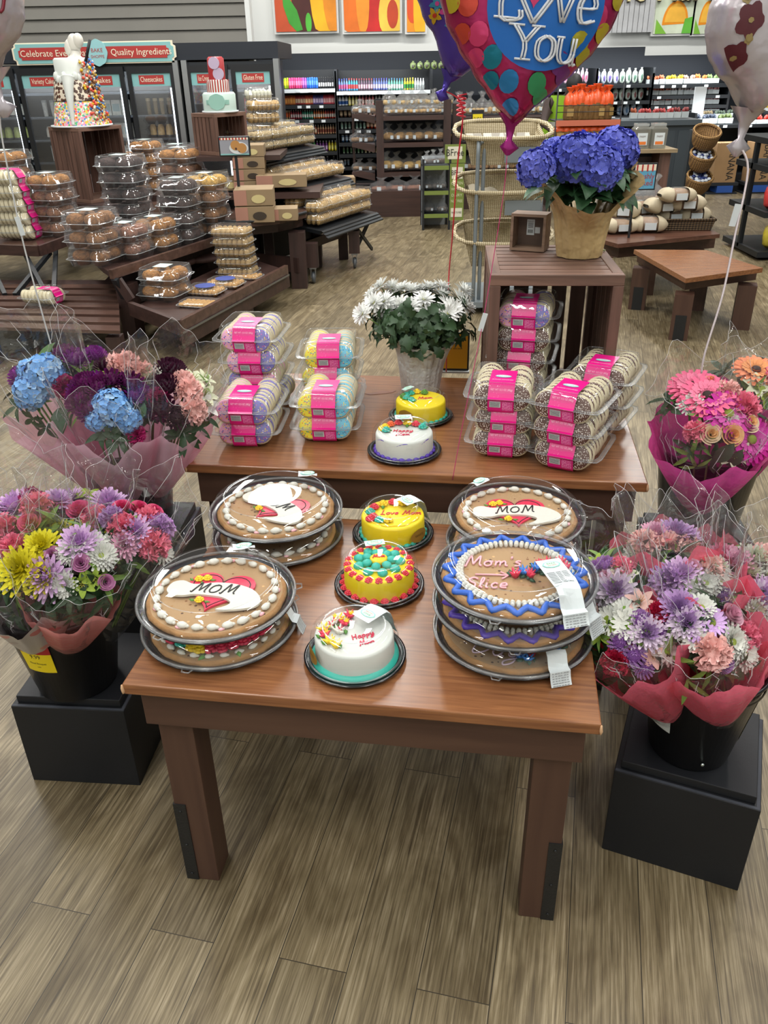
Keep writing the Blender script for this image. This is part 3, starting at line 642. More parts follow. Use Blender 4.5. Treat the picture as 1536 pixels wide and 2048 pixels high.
# yellow cake with teal foot, lettering Mom
def foot(col, seed=1, n=26, r=.0065):
    g = MB(); blob_ring(g, .0805, n, r, .012, 0, tear=1.3, seed=seed); return g
def topflowers(L_, zz=.067, s=.013):
    g = MB()
    for k, (x, y, c) in enumerate(L_): rosette(g, x, y, zz, s, c, k)
    for k, (x, y, c) in enumerate(L_[::2]): leaf_ic(g, x, y - .006, zz - .001, k * 2.1 + .4, .018, 4)
    return g
FM = [RED_IC, TEAL_IC, YEL_IC, W_IC, GRN_IC, ORG_IC]
g2 = MB(); script(g2, 'Love Mom', -.032, -.004, .020, -.08, .0013, .0635); wavy(g2, .066, .0632, 9, .002, .0022, 3.6, 6.0, 1, vert=False)
small_cake(.022, 1.79, z, .05, YFR, 'yellow cake with teal foot and red script, between the stacked cookie cakes',
    [('icing_border', foot(0), [TEAL_IC]), ('icing_script', g2, [RED_IC, YEL_IC]), ('icing_flowers', topflowers([(-.05, -.02, 0), (-.036, -.038, 1), (-.056, .006, 1), (-.045, .03, 0), (-.022, .045, 2), (.004, .052, 0), (.028, .044, 2), (-.058, -.03, 0), (-.014, -.04, 2)]), FM)], gold=5.45, lab=(.55, .028, True))
z2 = H2 + .0005
g2 = MB(); wavy(g2, .0765, .052, 7, .005, .0028, -2.9, .2); script(g2, 'Happy', -.032, -.006, .018, 0, .0012, .0635, 1); script(g2, 'Mom', -.024, -.03, .016, 0, .0012, .0635, 1)
small_cake(.060, 2.072, z2, .0, WFR, 'white cake with violet foot and swag, on the taller table',
    [('icing_border', foot(0, 4), [PUR_IC]), ('icing_script', g2, [PUR_IC, PINK_IC]), ('icing_flowers', topflowers([(-.05, .0, 1), (-.052, .022, 2), (-.036, .04, 5), (-.014, .05, 0), (.01, .046, 2), (.034, .038, 0), (.052, .018, 1), (-.06, .01, 2)]), FM)], lab=(1.6, .03, False))
g2 = MB(); script(g2, 'Mom', -.01, -.006, .020, 0.1, .0013, .0635)
small_cake(.118, 2.325, z2, .0, YFR, 'yellow cake with teal foot on the upper table beside the mum pot',
    [('icing_border', foot(0, 5), [TEAL_IC]), ('icing_script', g2, [RED_IC]), ('icing_flowers', topflowers([(-.045, .0, 1), (-.045, .025, 1), (-.03, .04, 1), (-.01, .052, 2), (-.055, .015, 4), (.014, .044, 4), (-.03, -.02, 1)]), FM)], gold=4.1, lab=(2.4, .045, False), sc=.95)
# ================================================================== cookie clamshells with the pink band
CREAM = mat('#cdc3a4', 0.65, var=.06, vs=60, bump=.15, bs=200)
ICE = {
 'choc': dots('ice_choc', '5a3b30', ['f4efe8', 'fffaf2'], 260, .33, .4), 'pink': dots('ice_pink', 'eaaecb', ['6b4aa8', 'f2cf3a', '3f6fc0', 'e4508a'], 190, .34, .45),
 'purple': dots('ice_purple', '7d78bd', ['f2cf3a', 'e86aa0', '3f4aa0', 'f4efe8'], 190, .30, .45), 'yellow': dots('ice_yellow', 'efe04a', ['2f7fbf', 'e8742a', '3a9a5a', 'd83a6a'], 190, .32, .45),
 'cream': dots('ice_cream', 'd3c9aa', ['8a6a50', 'c9bfa0'], 160, .2, .6),
 'blue': dots('ice_blue', '6cc0dc', ['f2cf3a', '1f3a8a', 'e8742a', 'd83a6a'], 190, .28, .45)}
BAND = dots('pink_band', 'd8127e', ['f0a0cc', 'f0a0cc'], 150, .10, .3); BANDT = mat('#f6c3de', .5); BANDL = dots('pink_band_text', 'e05aa2', ['f3b9d8', 'c81472'], 420, .36, .5)
BROWNPAT = dots('speckle', 'e6dcc0', ['4a2e24', '5a3b30'], 200, .4, .6)
CW, CD, CH = .102, .107, .082
def m_cookie_disc(key):
    g = MB(); n = 20
    g.T = TR(rx=PI / 2)   # axis along -y
    g.lathe([(.0005, -.007), (.033, -.007), (.0365, -.003), (.0365, .003), (.034, .006), (.0005, .006)], n, mi=0)
    g.lathe([(.0325, .0055), (.0325, .008), (.030, .0098), (.0005, .0100)], n, mi=1)
    return g.mesh('cookie', [CREAM, ICE[key]])
def m_shell_top():
    g = MB()
    def f(u, v):       # rounded-rectangle trapezoid lid
        a = 2 * PI * u; c, s_ = math.cos(a), math.sin(a); k = (abs(c) ** 6 + abs(s_) ** 6) ** (-1 / 6)
        prof = [(1.0, .046), (.985, .05), (.90, .078), (.86, .0835), (.82, .085), (.45, .0852), (0.0, .0852)]
        i = min(int(v * 6), 5); t = v * 6 - i; sc_, z = prof[i][0] * (1 - t) + prof[i + 1][0] * t, prof[i][1] * (1 - t) + prof[i + 1][1] * t
        rib = .006 * math.cos(8 * a * 2) * (1 if .1 < v < .5 else 0)
        return (c * k * (.092) * (sc_ + rib), s_ * k * (.100) * (sc_ + rib * .5), z)
    g.grid(f, 48, 6, cu=True); return g.mesh('clamshell_lid', PLASTIC)
def m_shell_tray():
    g = MB()
    for sx in (-1, 1):
        def f(u, v):
            a = PI + PI * u; y = -.094 + .188 * v; e = min(1, ((.5 - abs(v - .5)) * 12)) ** .5 if abs(v - .5) < .4999 else 0
            return (sx * .042 + .0395 * math.cos(a) * (.80 + .2 * e), y, .043 + (.0405 * math.sin(a)) * (.55 + .45 * e))
        g.grid(f, 10, 14)
    return g.mesh('clamshell_tray', PLASTIC)
def m_shell_rim():
    g = MB(); pts = []; w, d = CW, CD
    def ring(w, d, z, n=40):
        out = []
        for k in range(n):
            a = 2 * PI * k / n; c, s_ = math.cos(a), math.sin(a); q = (abs(c) ** 9 + abs(s_) ** 9) ** (-1 / 9); out.append((c * q * w, s_ * q * d, z))
        return out
    A = ring(w, d, .0455); B = ring(w - .011, d - .011, .0470); n = len(A); ia = [g.p(p) for p in A]; ib = [g.p(p) for p in B]
    for k in range(n): g.face((ia[k], ia[(k + 1) % n], ib[(k + 1) % n], ib[k]), 0, True)
    g.tube([(x, y, .0462) for x, y, _ in A], .0013, 5, closed=True); g.tube([(x, y, .0475) for x, y, _ in B], .0009, 4, closed=True)
    g.tube([(x, y,   .0848) for x, y, _ in ring(.076, .082, 0)], .0007, 4, closed=True)
    return g.mesh('clamshell_rim', PLASTIC_EDGE)
LP = [(.012, .0868), (-.03, .0868), (-.076, .0862), (-.085, .080), (-.101, .050), (-.108, .0470), (-.102, .0425), (-.099, .030), (-.094, .012), (-.086, .004)]
_ls = [0]
for i in range(1, len(LP)): _ls.append(_ls[-1] + math.hypot(LP[i][0] - LP[i - 1][0], LP[i][1] - LP[i - 1][1]))
def lp(s_):
    for i in range(1, len(LP)):
        if s_ <= _ls[i] or i == len(LP) - 1:
            t = (s_ - _ls[i - 1]) / (_ls[i] - _ls[i - 1]); y, z = LP[i - 1][0] + t * (LP[i][0] - LP[i - 1][0]), LP[i - 1][1] + t * (LP[i][1] - LP[i - 1][1])
            dy, dz = LP[i][0] - LP[i - 1][0], LP[i][1] - LP[i - 1][1]; L_ = math.hypot(dy, dz); return y, z, dz / L_, -dy / L_
def m_band(w=.034):
    g = MB(); S = _ls[-1]
    for i in range(len(LP) - 1):
        (a, b), (c, d) = LP[i], LP[i + 1]; g.quad((-w, a, b), (w, a, b), (w, c, d), (-w, c, d), 0, False)
    def F(s0, off=.0008):
        def f(x, y, z):
            yy, zz, ny, nz = lp(max(0, min(S, s0 - y))); return (x, yy + (ny if ny else 0) * off, zz + abs(nz) * off)
        return f
    def patch(x0, x1, s0, s1, mi, off):
        k = 4
        for q in range(k):
            a = F(0, off)(x0, -(s0 + (s1 - s0) * q / k), 0); b = F(0, off)(x1, -(s0 + (s1 - s0) * q / k), 0); c = F(0, off)(x1, -(s0 + (s1 - s0) * (q + 1) / k), 0); d = F(0, off)(x0, -(s0 + (s1 - s0) * (q + 1) / k), 0)
            g.quad(a, b, c, d, mi)
    f = F(.050, .001); g.face([g.p(*f(x, y, 0)) for x, y in ovalpts(.021, .0095, 20)], 2); f = F(.050, .0016); g.face([g.p(*f(x, y, 0)) for x, y in ovalpts(.018, .0072, 20)], 1)
    g.text('BAKERY', .0085, None, 2, wmax=.03, fn=F(.050, .002))
    g.text('SUGAR COOKIES', .0085, None, 3, wmax=.054, fn=F(.076)); g.text('NET WT 13.5 OZ (382g)', .0075, None, 3, wmax=.056, fn=F(.112))
    patch(-.029, .0, S - .040, S - .021, 1, .0010); patch(.004, .030, S - .040, S - .010, 4, .0010)
    g.text('Nutrition Facts', .0052, None, 5, wmax=.026, fn=lambda x, y, z: F(S - .0365, .002)(x - .0145, y, z))
    for k in range(3): patch(-.027, -.003, S - .033 + k * .004, S - .0318 + k * .004, 5, .0018)
    return g.mesh('label_band', [BAND, PAPER, mat('#7fc9c4', .5), BANDT, BANDL, BLACK_INK])
def cookie_box(x, y, z, rz, kl, kr, label, group='pink-banded cookie boxes on the tables', n=8, s=1.0, tx=0.0, ty=0.0, seed=0):
    t = thing('cookie_box', label, 'cookie box', M=TR(x, y, z, rz=rz, rx=tx, ry=ty, s=s), group=group); r = random.Random(seed)
    put('tray', cache('cl_tray', m_shell_tray), t); l = put('lid', cache('cl_lid', m_shell_top), t, label='clear hinged plastic lid'); put('lid_rim', cache('cl_rim', m_shell_rim), l)
    for sx, key in ((-1, kl), (1, kr)):
        for i in range(n):
            yy = -.078 + i * .0225; put('cookie', cache('ck' + key, lambda: m_cookie_disc(key)), t, TR(sx * .0405 + r.uniform(-.002, .002), yy, .0435 + r.uniform(-.001, .003), rx=-.22, ry=r.uniform(-.2, .2)))
    put('label_band', cache('cl_band', m_band), t, label='bright pink paper band'); return t
CPT = .0655
def stack(x, y, rz, kinds, labels, z0=H2 + .0006, dx=0.0, dy=0.0, seed=0, jit=.006):
    r = random.Random(seed)
    for i, ((a, b), lb) in enumerate(zip(kinds, labels)):
        cookie_box(x + dx * i + r.uniform(-jit, jit), y + dy * i + r.uniform(-jit, jit), z0 + i * CPT, rz + r.uniform(-.05, .05), a, b, lb, seed=seed * 10 + i)
pp, yb, cc = ('pink', 'purple'), ('yellow', 'blue'), ('choc', 'choc')
stack(-.377, 2.205, -.10, [pp, pp], ['pink and purple cookie box, bottom of the front stack by the bouquets', 'pink and purple cookie box, top of the low front stack by the bouquets'], seed=1)
stack(-.372, 2.44, -.10, [pp, ('purple', 'pink'), pp, pp], ['pink and purple cookie box at the bottom of the tall stack by the bouquets', 'cookie box second from the bottom of the tall pink and purple stack', 'cookie box just under the top one of the tall pink and purple stack', 'topmost pink and purple cookie box of the tall stack by the bouquets'], seed=2, dx=-.006)
stack(-.155, 2.235, -.06, [yb, yb], ['yellow and blue cookie box, bottom of the front stack', 'yellow and blue cookie box, top of the front stack'], seed=3)
stack(-.155, 2.47, -.06, [yb, yb, yb], ['yellow and blue cookie box, bottom of the rear stack', 'yellow and blue cookie box, middle of the rear stack', 'yellow and blue cookie box, top of the rear stack'], seed=4, dx=-.003)
stack(.338, 2.10, -.27, [cc] * 3, ['chocolate cookie box, bottom of the stack beside the violet-footed cake', 'chocolate cookie box, middle of the stack beside the violet-footed cake', 'chocolate cookie box, top of the stack beside the violet-footed cake'], seed=5)
stack(.432, 2.40, -.27, [cc, cc, cc, cc, pp], ['chocolate cookie box at the bottom of the stack inside the slatted crate', 'chocolate cookie box second from the bottom inside the slatted crate', 'chocolate cookie box midway up the stack inside the slatted crate', 'chocolate cookie box under the pink and purple one inside the crate', 'pink and purple cookie box on top of the stack inside the slatted crate'], seed=6)
stack(.510, 2.015, -.50, [cc] * 3, ['chocolate cookie box, bottom of the slanted stack at the table corner', 'chocolate cookie box, middle of the slanted stack at the table corner', 'chocolate cookie box, top of the slanted stack at the table corner'], seed=7)
stack(.628, 2.215, -.50, [cc] * 3, ['chocolate cookie box, bottom of the stack behind the table-corner stack', 'chocolate cookie box, middle of the stack behind the table-corner stack', 'chocolate cookie box, top of the stack behind the table-corner stack'], seed=8)

# ================================================================== slatted crate, small shelf box, sign
CRX = wood('crate_wood_x', '5c4438', '806152', rough=.6, axis='X', sc=.8, bump=.08); CRZ = wood('crate_wood_z', '4e382e', '6f5145', rough=.6, axis='Z', sc=.8, bump=.08); CRY = wood('crate_wood_y', '5c4438', '806152', rough=.6, axis='Y', sc=.8, bump=.08)
def crate(x, y, z, rz, W, D, Hh, label, mx=None, s=1.0, nside=5, ntop=7, nback=5, group=None):
    """slatted crate on its side, open to the front"""
    t = thing('slatted_crate', label, 'crate', M=TR(x, y, z, rz=rz, s=s), group=group); th = .012; X, Y, Z = mx or (CRX, CRY, CRZ)
    for x0 in (0, W - .03):          # front and back square posts / end frames
        for y0 in (0, D - .03):
            g = MB(); g.box(x0 if x0 == 0 else W - .03, 0.03 if x0 == 0 else W, y0, y0 + .03, .03, Hh - .03); bev(put('post', (g, Z), t), .002)
    for z0 in (0, Hh - .03):
        for y0 in (0, D - .03):
            g = MB(); g.box(0, W, y0, y0 + .03, z0, z0 + .03); bev(put('rail', (g, X), t), .002)
        for x0 in (0, W - .03):
            g = MB(); g.box(x0, x0 + .03, .03, D - .03, z0, z0 + .03); bev(put('rail', (g, Y), t), .002)
    for zz in (Hh - .014, .002):     # top and bottom slats run side to side between end rails
        g = MB(); n = ntop; p_ = (D - .06) / n
        for k in range(n): g.box(.03, W - .03, .03 + k * p_ + .004, .03 + (k + 1) * p_ - .004, zz, zz + .012)
        put('slat_panel', (g, X), t)
    for xx in (.004, W - .016):
        g = MB(); n = nside; p_ = (D - .06) / n
        for k in range(n): g.box(xx, xx + .012, .03 + k * p_ + .004, .03 + (k + 1) * p_ - .004, .03, Hh - .03)
        put('slat_panel', (g, Z), t)
    g = MB(); n = nback; p_ = (W - .06) / n
    for k in range(n): g.box(.03 + k * p_ + .007, .03 + (k + 1) * p_ - .007, D - .014, D - .002, .03, Hh - .03)
    put('slat_panel', (g, Z), t); return t
crate(.305, 2.275, H2 + .0006, -.085, .365, .42, .435, 'brown slatted wooden crate on the taller table, hydrangea pot on top')
HC = H2 + .4365
# small open wooden shadow box with price stickers
q = aty(1060, 500, 2.38)
t = thing('display_box', 'small square wooden box frame with white price stickers, on the crate beside the hydrangea', 'box', M=TR(.405, 2.605, HC, rz=-.42))
BX = wood('small_box_wood', '6e5747', '927a66', rough=.55, axis='X', sc=1.4)
w, d, h = .108, .065, .108; th = .008
g = MB(); g.box(0, w, 0, d, 0, th); g.box(0, w, 0, d, h - th, h); g.box(0, th, 0, d, th, h - th); g.box(w - th, w, 0, d, th, h - th); put('frame', (g, BX), t)
g = MB(); g.box(th, w - th, d - .006, d - .001, th, h - th); put('back_panel', (g, wood('small_box_back', '4d3c32', '5e4a3e', rough=.6)), t)
g = MB(); g.box(.036, .060, d - .0078, d - .0062, .038, .084); g.box(.062, .078, d - .0078, d - .0062, .044, .062)
g.text('MARKET', .006, TR(.048, d - .008, .078, rx=PI / 2), 1, wmax=.02)
for k in range(7): g.box(.040 + k * .0024, .0412 + k * .0024, d - .0083, d - .0079, .044, .054, 1)
for k in range(4): g.box(.040, .056, d - .0083, d - .0079, .060 + k * .004, .0615 + k * .004, 1)
put('price_sticker', (g, [PAPER, BLACK_INK]), t, label='white barcode price sticker')
# fallen leaf
g = MB(); g.grid(lambda u, v: ((u - .5) * .05, (v - .5) * .022 * math.sin(PI * min(max(u, .04), .97)), .003 + .006 * abs(v - .5) * 2 + .004 * math.sin(u * 5)), 10, 4, 0); q = aty(1254, 498, 2.52)
put('fallen_leaf', (g, mat('#b9c6a4', .5)), M=TR(.665, 2.555, HC + .001, rz=-.1), label='pale green fallen leaf lying on the corner of the slatted crate', cat='leaf')
# yellow price sign in a black frame, behind the mum pot
t = thing('price_sign', 'yellow price sign in a black frame standing behind the white mum pot', 'sign', M=TR(.205, 2.735, H2 + .0006, rx=-.05, rz=-.1))
g = MB(); g.box(0, .10, 0, .006, .006, .14); bev(put('frame', (g, mat('#111214', .35)), t), .003)
g = MB(); g.box(.006, .094, -.001, 0, .014, .134); g.text('BUY', .016, TR(.055, -.0015, .11, rx=PI / 2), 1); g.text('sale each', .009, TR(.06, -.0015, .085, rx=PI / 2), 1)
put('sign_card', (g, [mat('#e0a50c', .5), BLACK_INK]), t, label='mustard yellow card'); g = MB(); g.box(-.002, .102, -.012, .012, 0, .006); put('base', (g, PAPER), t, label='white base strip')
# ================================================================== flowers
def petal(g, e0, curl, L, W, a, base=(0, 0, 0), mi=0, cup=.25, rows=4, r0_=0.0, tipw=.25, wide=.6, wave=0.0):
    """one petal leaving the axis at azimuth a; e0 elevation at its base, curl the change of elevation towards the tip"""
    ca, sa = math.cos(a), math.sin(a); R = []; x, z = r0_, 0.0
    for i in range(rows + 1):
        t = i / rows; e = e0 + curl * t; w = W * (math.sin(PI * min(1, t / (2 * wide))) if t < wide else (tipw + (1 - tipw) * math.cos(PI / 2 * (t - wide) / (1 - wide)))) * .5
        if i == 0: w = W * .12
        ln = wave * math.sin(t * 9 + a * 3)
        row = []
        for s_, h_ in ((-1, cup), (0, 0), (1, cup)):
            lx, lz = x - math.sin(e) * h_ * w * (1 if s_ else 0), z + math.cos(e) * (h_ * w if s_ else 0) + ln
            row.append(g.p(base[0] + lx * ca - s_ * w * sa, base[1] + lx * sa + s_ * w * ca, base[2] + lz))
        R.append(row); x += L / rows * math.cos(e); z += L / rows * math.sin(e)
    for i in range(rows):
        for k in range(2): g.face((R[i][k], R[i + 1][k], R[i + 1][k + 1], R[i][k + 1]), mi, True)
def pm(h, v=.12): return mat(h, .6, spec=.25, var=v, vs=25)
GRN = mat('#3c5c2c', .55, spec=.3, var=.3, vs=30); GRN2 = mat('#6a8a3c', .55, var=.2, vs=30); DGRN = mat('#1f3a1c', .5, var=.3, vs=30); STEMG = mat('#5f7f3a', .6)
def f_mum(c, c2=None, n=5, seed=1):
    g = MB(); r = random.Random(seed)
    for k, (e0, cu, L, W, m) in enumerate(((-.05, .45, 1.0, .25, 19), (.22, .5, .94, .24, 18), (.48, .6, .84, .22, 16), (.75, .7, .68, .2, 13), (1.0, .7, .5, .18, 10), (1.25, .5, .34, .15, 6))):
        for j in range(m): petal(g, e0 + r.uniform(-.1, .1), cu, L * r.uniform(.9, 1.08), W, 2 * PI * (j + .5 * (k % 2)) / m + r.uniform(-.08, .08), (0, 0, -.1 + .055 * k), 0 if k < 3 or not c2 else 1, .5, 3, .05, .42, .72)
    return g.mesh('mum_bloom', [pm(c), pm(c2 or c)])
def f_daisy(c, cc='#7fae2a', n=16, seed=1, lay=2):
    g = MB(); r = random.Random(seed)
    for k in range(lay):
        for j in range(n): petal(g, .12 + .25 * k + r.uniform(-.08, .08), -.1, 1 * r.uniform(.9, 1.05) * (1 - .15 * k), .26, 2 * PI * (j + .5 * k) / n, (0, 0, .03 * k), 0, .3, 3, .1, .45, .7)
    g.sph((0, 0, .1), (.26, .26, .14), 12, 6, 1); return g.mesh('daisy_bloom', [pm(c), mat(cc, .8, bump=.5, bs=300)])
def f_gerbera(c, c2, seed=1, cc='#3a2a26'):
    g = MB(); r = random.Random(seed)
    for k, (L, m, e) in enumerate(((1, 22, .05), (.92, 20, .18), (.6, 18, .35))):
        for j in range(m): petal(g, e + r.uniform(-.05, .05), -.12, L * r.uniform(.95, 1.03), .27, 2 * PI * (j + .5 * k) / m, (0, 0, .03 * k), 0 if k < 2 else 1, .25, 3, .12, .5, .72)
    for j in range(26): petal(g, .9, .2, .24, .06, 2 * PI * j / 26, (0, 0, .08), 1, .2, 2, .14)
    g.sph((0, 0, .12), (.24, .24, .14), 12, 6, 2); return g.mesh('gerbera_bloom', [pm(c), pm(c2), mat(cc, .8, bump=.5, bs=300)])
def f_rose(c, c2=None, seed=1):
    g = MB(); r = random.Random(seed); N_ = 4.6
    for mi, u0, u1, nn in ((1, 0, .42, 34), (0, .42, 1, 64)):  # darker inner turns put the shade between petals into the colour
        def f(u, v):
            q = u0 + (u1 - u0) * u; a = 2 * PI * N_ * q + seed; rad = .04 + .50 * q ** .85; top = .80 - .42 * q + .05 * math.sin(a * 2.4) * q; lean = (.02 + .26 * q) * max(0, v - .5) ** 1.5 * 2
            rr_ = rad * (.35 + .65 * v ** .5) + lean; return (rr_ * math.cos(a), rr_ * math.sin(a), (-.35 + .8 * (1 - q) ** 1.5) * (1 - v) + top * v - lean * .35 * q)
        g.grid(f, nn, 6, mi)
    g.lathe([(.02, -.6), (.2, -.42), (.34, -.3), (.38, -.2)], 10, mi=2); return g.mesh('rose_bloom', [pm(c, .08), pm(c2 or c, .08), GRN])
def f_carn(c, seed=1):
    g = MB(); r = random.Random(seed)
    for k in range(46):
        a = r.uniform(0, 2 * PI); e = math.asin(r.uniform(-.1, 1)); R_ = .62; d = Vector((math.cos(a) * math.cos(e), math.sin(a) * math.cos(e), math.sin(e) * .8)); M = aim(d * R_ * .55, d, r.uniform(0, 6)); T0 = g.T; g.T = M; ph = r.uniform(0, 6)
        def f(u, v): w = .42 * (.3 + v); x = (u - .5) * w * 2; return (x, .10 * math.sin(u * 14 + ph) * v + .05 * math.sin(u * 5), .48 * v + .05 * math.sin(u * 25) * v)
        g.grid(f, 9, 2, 0); g.T = T0
    g.sph((0, 0, .05), (.5, .5, .35), 10, 6, 0); return g.mesh('carnation_bloom', [pm(c, .15)])
def f_pom(c, c2, seed=1):
    g = MB(); r = random.Random(seed)
    for k in range(7):
        e = .0 + k * .2; m = 16 - k * 2
        for j in range(m): petal(g, e + .15, .9, .42 - .02 * k, .2, 2 * PI * (j + .5 * (k % 2)) / m, (.55 * math.cos(e) * math.cos(2 * PI * (j + .5 * (k % 2)) / m), .55 * math.cos(e) * math.sin(2 * PI * (j + .5 * (k % 2)) / m), .5 * math.sin(e)), 0, .6, 3, 0, .7, .7)
    g.sph((0, 0, .18), (.52, .52, .38), 12, 6, 1); return g.mesh('button_mum_bloom', [pm(c), pm(c2)])
def f_hyd(c, c2, n=90, seed=1, fs=.27):
    g = MB(); r = random.Random(seed); ga = PI * (3 - 5 ** .5)
    for k in range(n):
        z_ = 1 - 1.35 * k / n; rad = math.sqrt(max(0, 1 - z_ * z_)); a = k * ga; d = Vector((rad * math.cos(a), rad * math.sin(a), z_ * .85)); T0 = g.T
        g.T = T0 @ aim(d * r.uniform(.78, .95), d + Vector((r.uniform(-.25, .25), r.uniform(-.25, .25), r.uniform(-.2, .25))), r.uniform(0, 6)); mi = 0 if r.random() < .65 else 1
        for q in range(4): petal(g, .25 + r.uniform(-.2, .35), -.2, fs, fs * .95, PI / 2 * q, (0, 0, 0), mi, .35, 3, 0, .5, .6)
        g.sph((0, 0, .01), .025, 5, 3, 2); g.T = T0
    g.sph((0, 0, 0), (.72, .72, .6), 12, 8, 3); return g.mesh('hydrangea_bloom', [pm(c), pm(c2), mat('#d9d6b0', .7), DGRN])
def f_lily(c, c2, n=6, seed=1):
    g = MB(); r = random.Random(seed)
    for j in range(n): petal(g, .75, -.75 - .2 * (j % 2), 1.1, .52, 2 * PI * j / n, (0, 0, -.2), 0, .35, 5, .03, .2, .5)
    for j in range(6): g.tube([(0, 0, -.1), (.1 * math.cos(j), .1 * math.sin(j), .3), (.22 * math.cos(j), .22 * math.sin(j), .5)], .018, 4, 1)
    return g.mesh('lily_bloom', [pm(c), pm(c2)])
def f_leaf(L=1.0, W=.4, m=None, cup=.3, n=1, seed=1, fan=1.2):
    g = MB(); r = random.Random(seed)
    for j in range(n): petal(g, .5 + r.uniform(-.2, .2), -.7, L * r.uniform(.8, 1.1), W, (j - (n - 1) / 2) * fan + r.uniform(-.2, .2), mi=0, cup=cup, rows=5, tipw=.02, wide=.45, wave=.01)
    return g.mesh('leaf', [m or GRN])
BL = {
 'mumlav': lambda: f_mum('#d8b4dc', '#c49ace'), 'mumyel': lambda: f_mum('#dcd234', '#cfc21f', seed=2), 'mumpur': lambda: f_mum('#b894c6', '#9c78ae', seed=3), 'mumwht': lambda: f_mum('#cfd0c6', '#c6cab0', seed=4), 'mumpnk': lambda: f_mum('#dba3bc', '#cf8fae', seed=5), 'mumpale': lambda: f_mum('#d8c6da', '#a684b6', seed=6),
 'daisy': lambda: f_daisy('#d2d3ca'), 'daisypur': lambda: f_daisy('#c4a0d2', '#8a9a3a', seed=2), 'daisyfull': lambda: f_daisy('#cfd0c8', '#9fae4a', 20, 3, 4),
 'gerpink': lambda: f_gerbera('#e0668a', '#e27a98'), 'germag': lambda: f_gerbera('#b8288e', '#c24a9c', 2, '#8f9a3e'), 'gersalmon': lambda: f_gerbera('#e88a60', '#e0955c', 4),
 'roselav': lambda: f_rose('#c888b2', '#a05f8c'), 'rosepink': lambda: f_rose('#de6088', '#c83c6a', 2), 'rosepeach': lambda: f_rose('#ecbc86', '#e09a58', 3), 'rosecream': lambda: f_rose('#ecd4b4', '#e4b47e', 4), 'rosepale': lambda: f_rose('#d2a3b4', '#c88aa2', 5),
 'carnred': lambda: f_carn('#b01c3e'), 'carnpink': lambda: f_carn('#ea7f98', 2), 'carnpale': lambda: f_carn('#f0c0ba', 3), 'carnmag': lambda: f_carn('#aa2a66', 4), 'carnlav': lambda: f_carn('#c094cc', 5),
 'pompur': lambda: f_pom('#6a1f5e', '#4a123f'), 'pomdark': lambda: f_pom('#40142e', '#2a0c1e', 2), 'pomlav': lambda: f_pom('#b288c0', '#74488a', 3), 'pommag': lambda: f_pom('#84248a', '#5c1562', 4),
 'hydblue': lambda: f_hyd('#74a6dc', '#a2c4e4', 60, 3, .3), 'hydpot': lambda: f_hyd('#656fce', '#535cbe', 100, 1, .30), 'hydpot2': lambda: f_hyd('#6c74d2', '#5962c2', 95, 7, .30),
 'lilypink': lambda: f_lily('#d9b0a6', '#b8894a'), 'alstro': lambda: f_lily('#d4d6b8', '#8f9a4a', seed=2), 'lilywhite': lambda: f_lily('#d0ccc8', '#9a8a5a', seed=3), 'alstgreen': lambda: f_lily('#8aa03c', '#c8b44a', seed=5),
 'leaf': lambda: f_leaf(1, .42, GRN), 'leaves': lambda: f_leaf(1, .3, DGRN, n=5, seed=4), 'leafgreen': lambda: f_leaf(1, .2, GRN2, n=3, seed=5), 'leafwide': lambda: f_leaf(1, .62, DGRN, seed=6)}
NM = {'mum': 'mum_bloom', 'dai': 'daisy_bloom', 'ger': 'gerbera_bloom', 'ros': 'rose_bloom', 'car': 'carnation_bloom', 'pom': 'button_mum_bloom', 'hyd': 'hydrangea_bloom', 'lil': 'lily_bloom', 'als': 'alstroemeria_bloom', 'lea': 'leaf'}
def bloom(t, key, p, d, s, spin=0): return put(NM[key[:3]], cache('bl' + key, BL[key]), t, aim(p, d, spin, s))

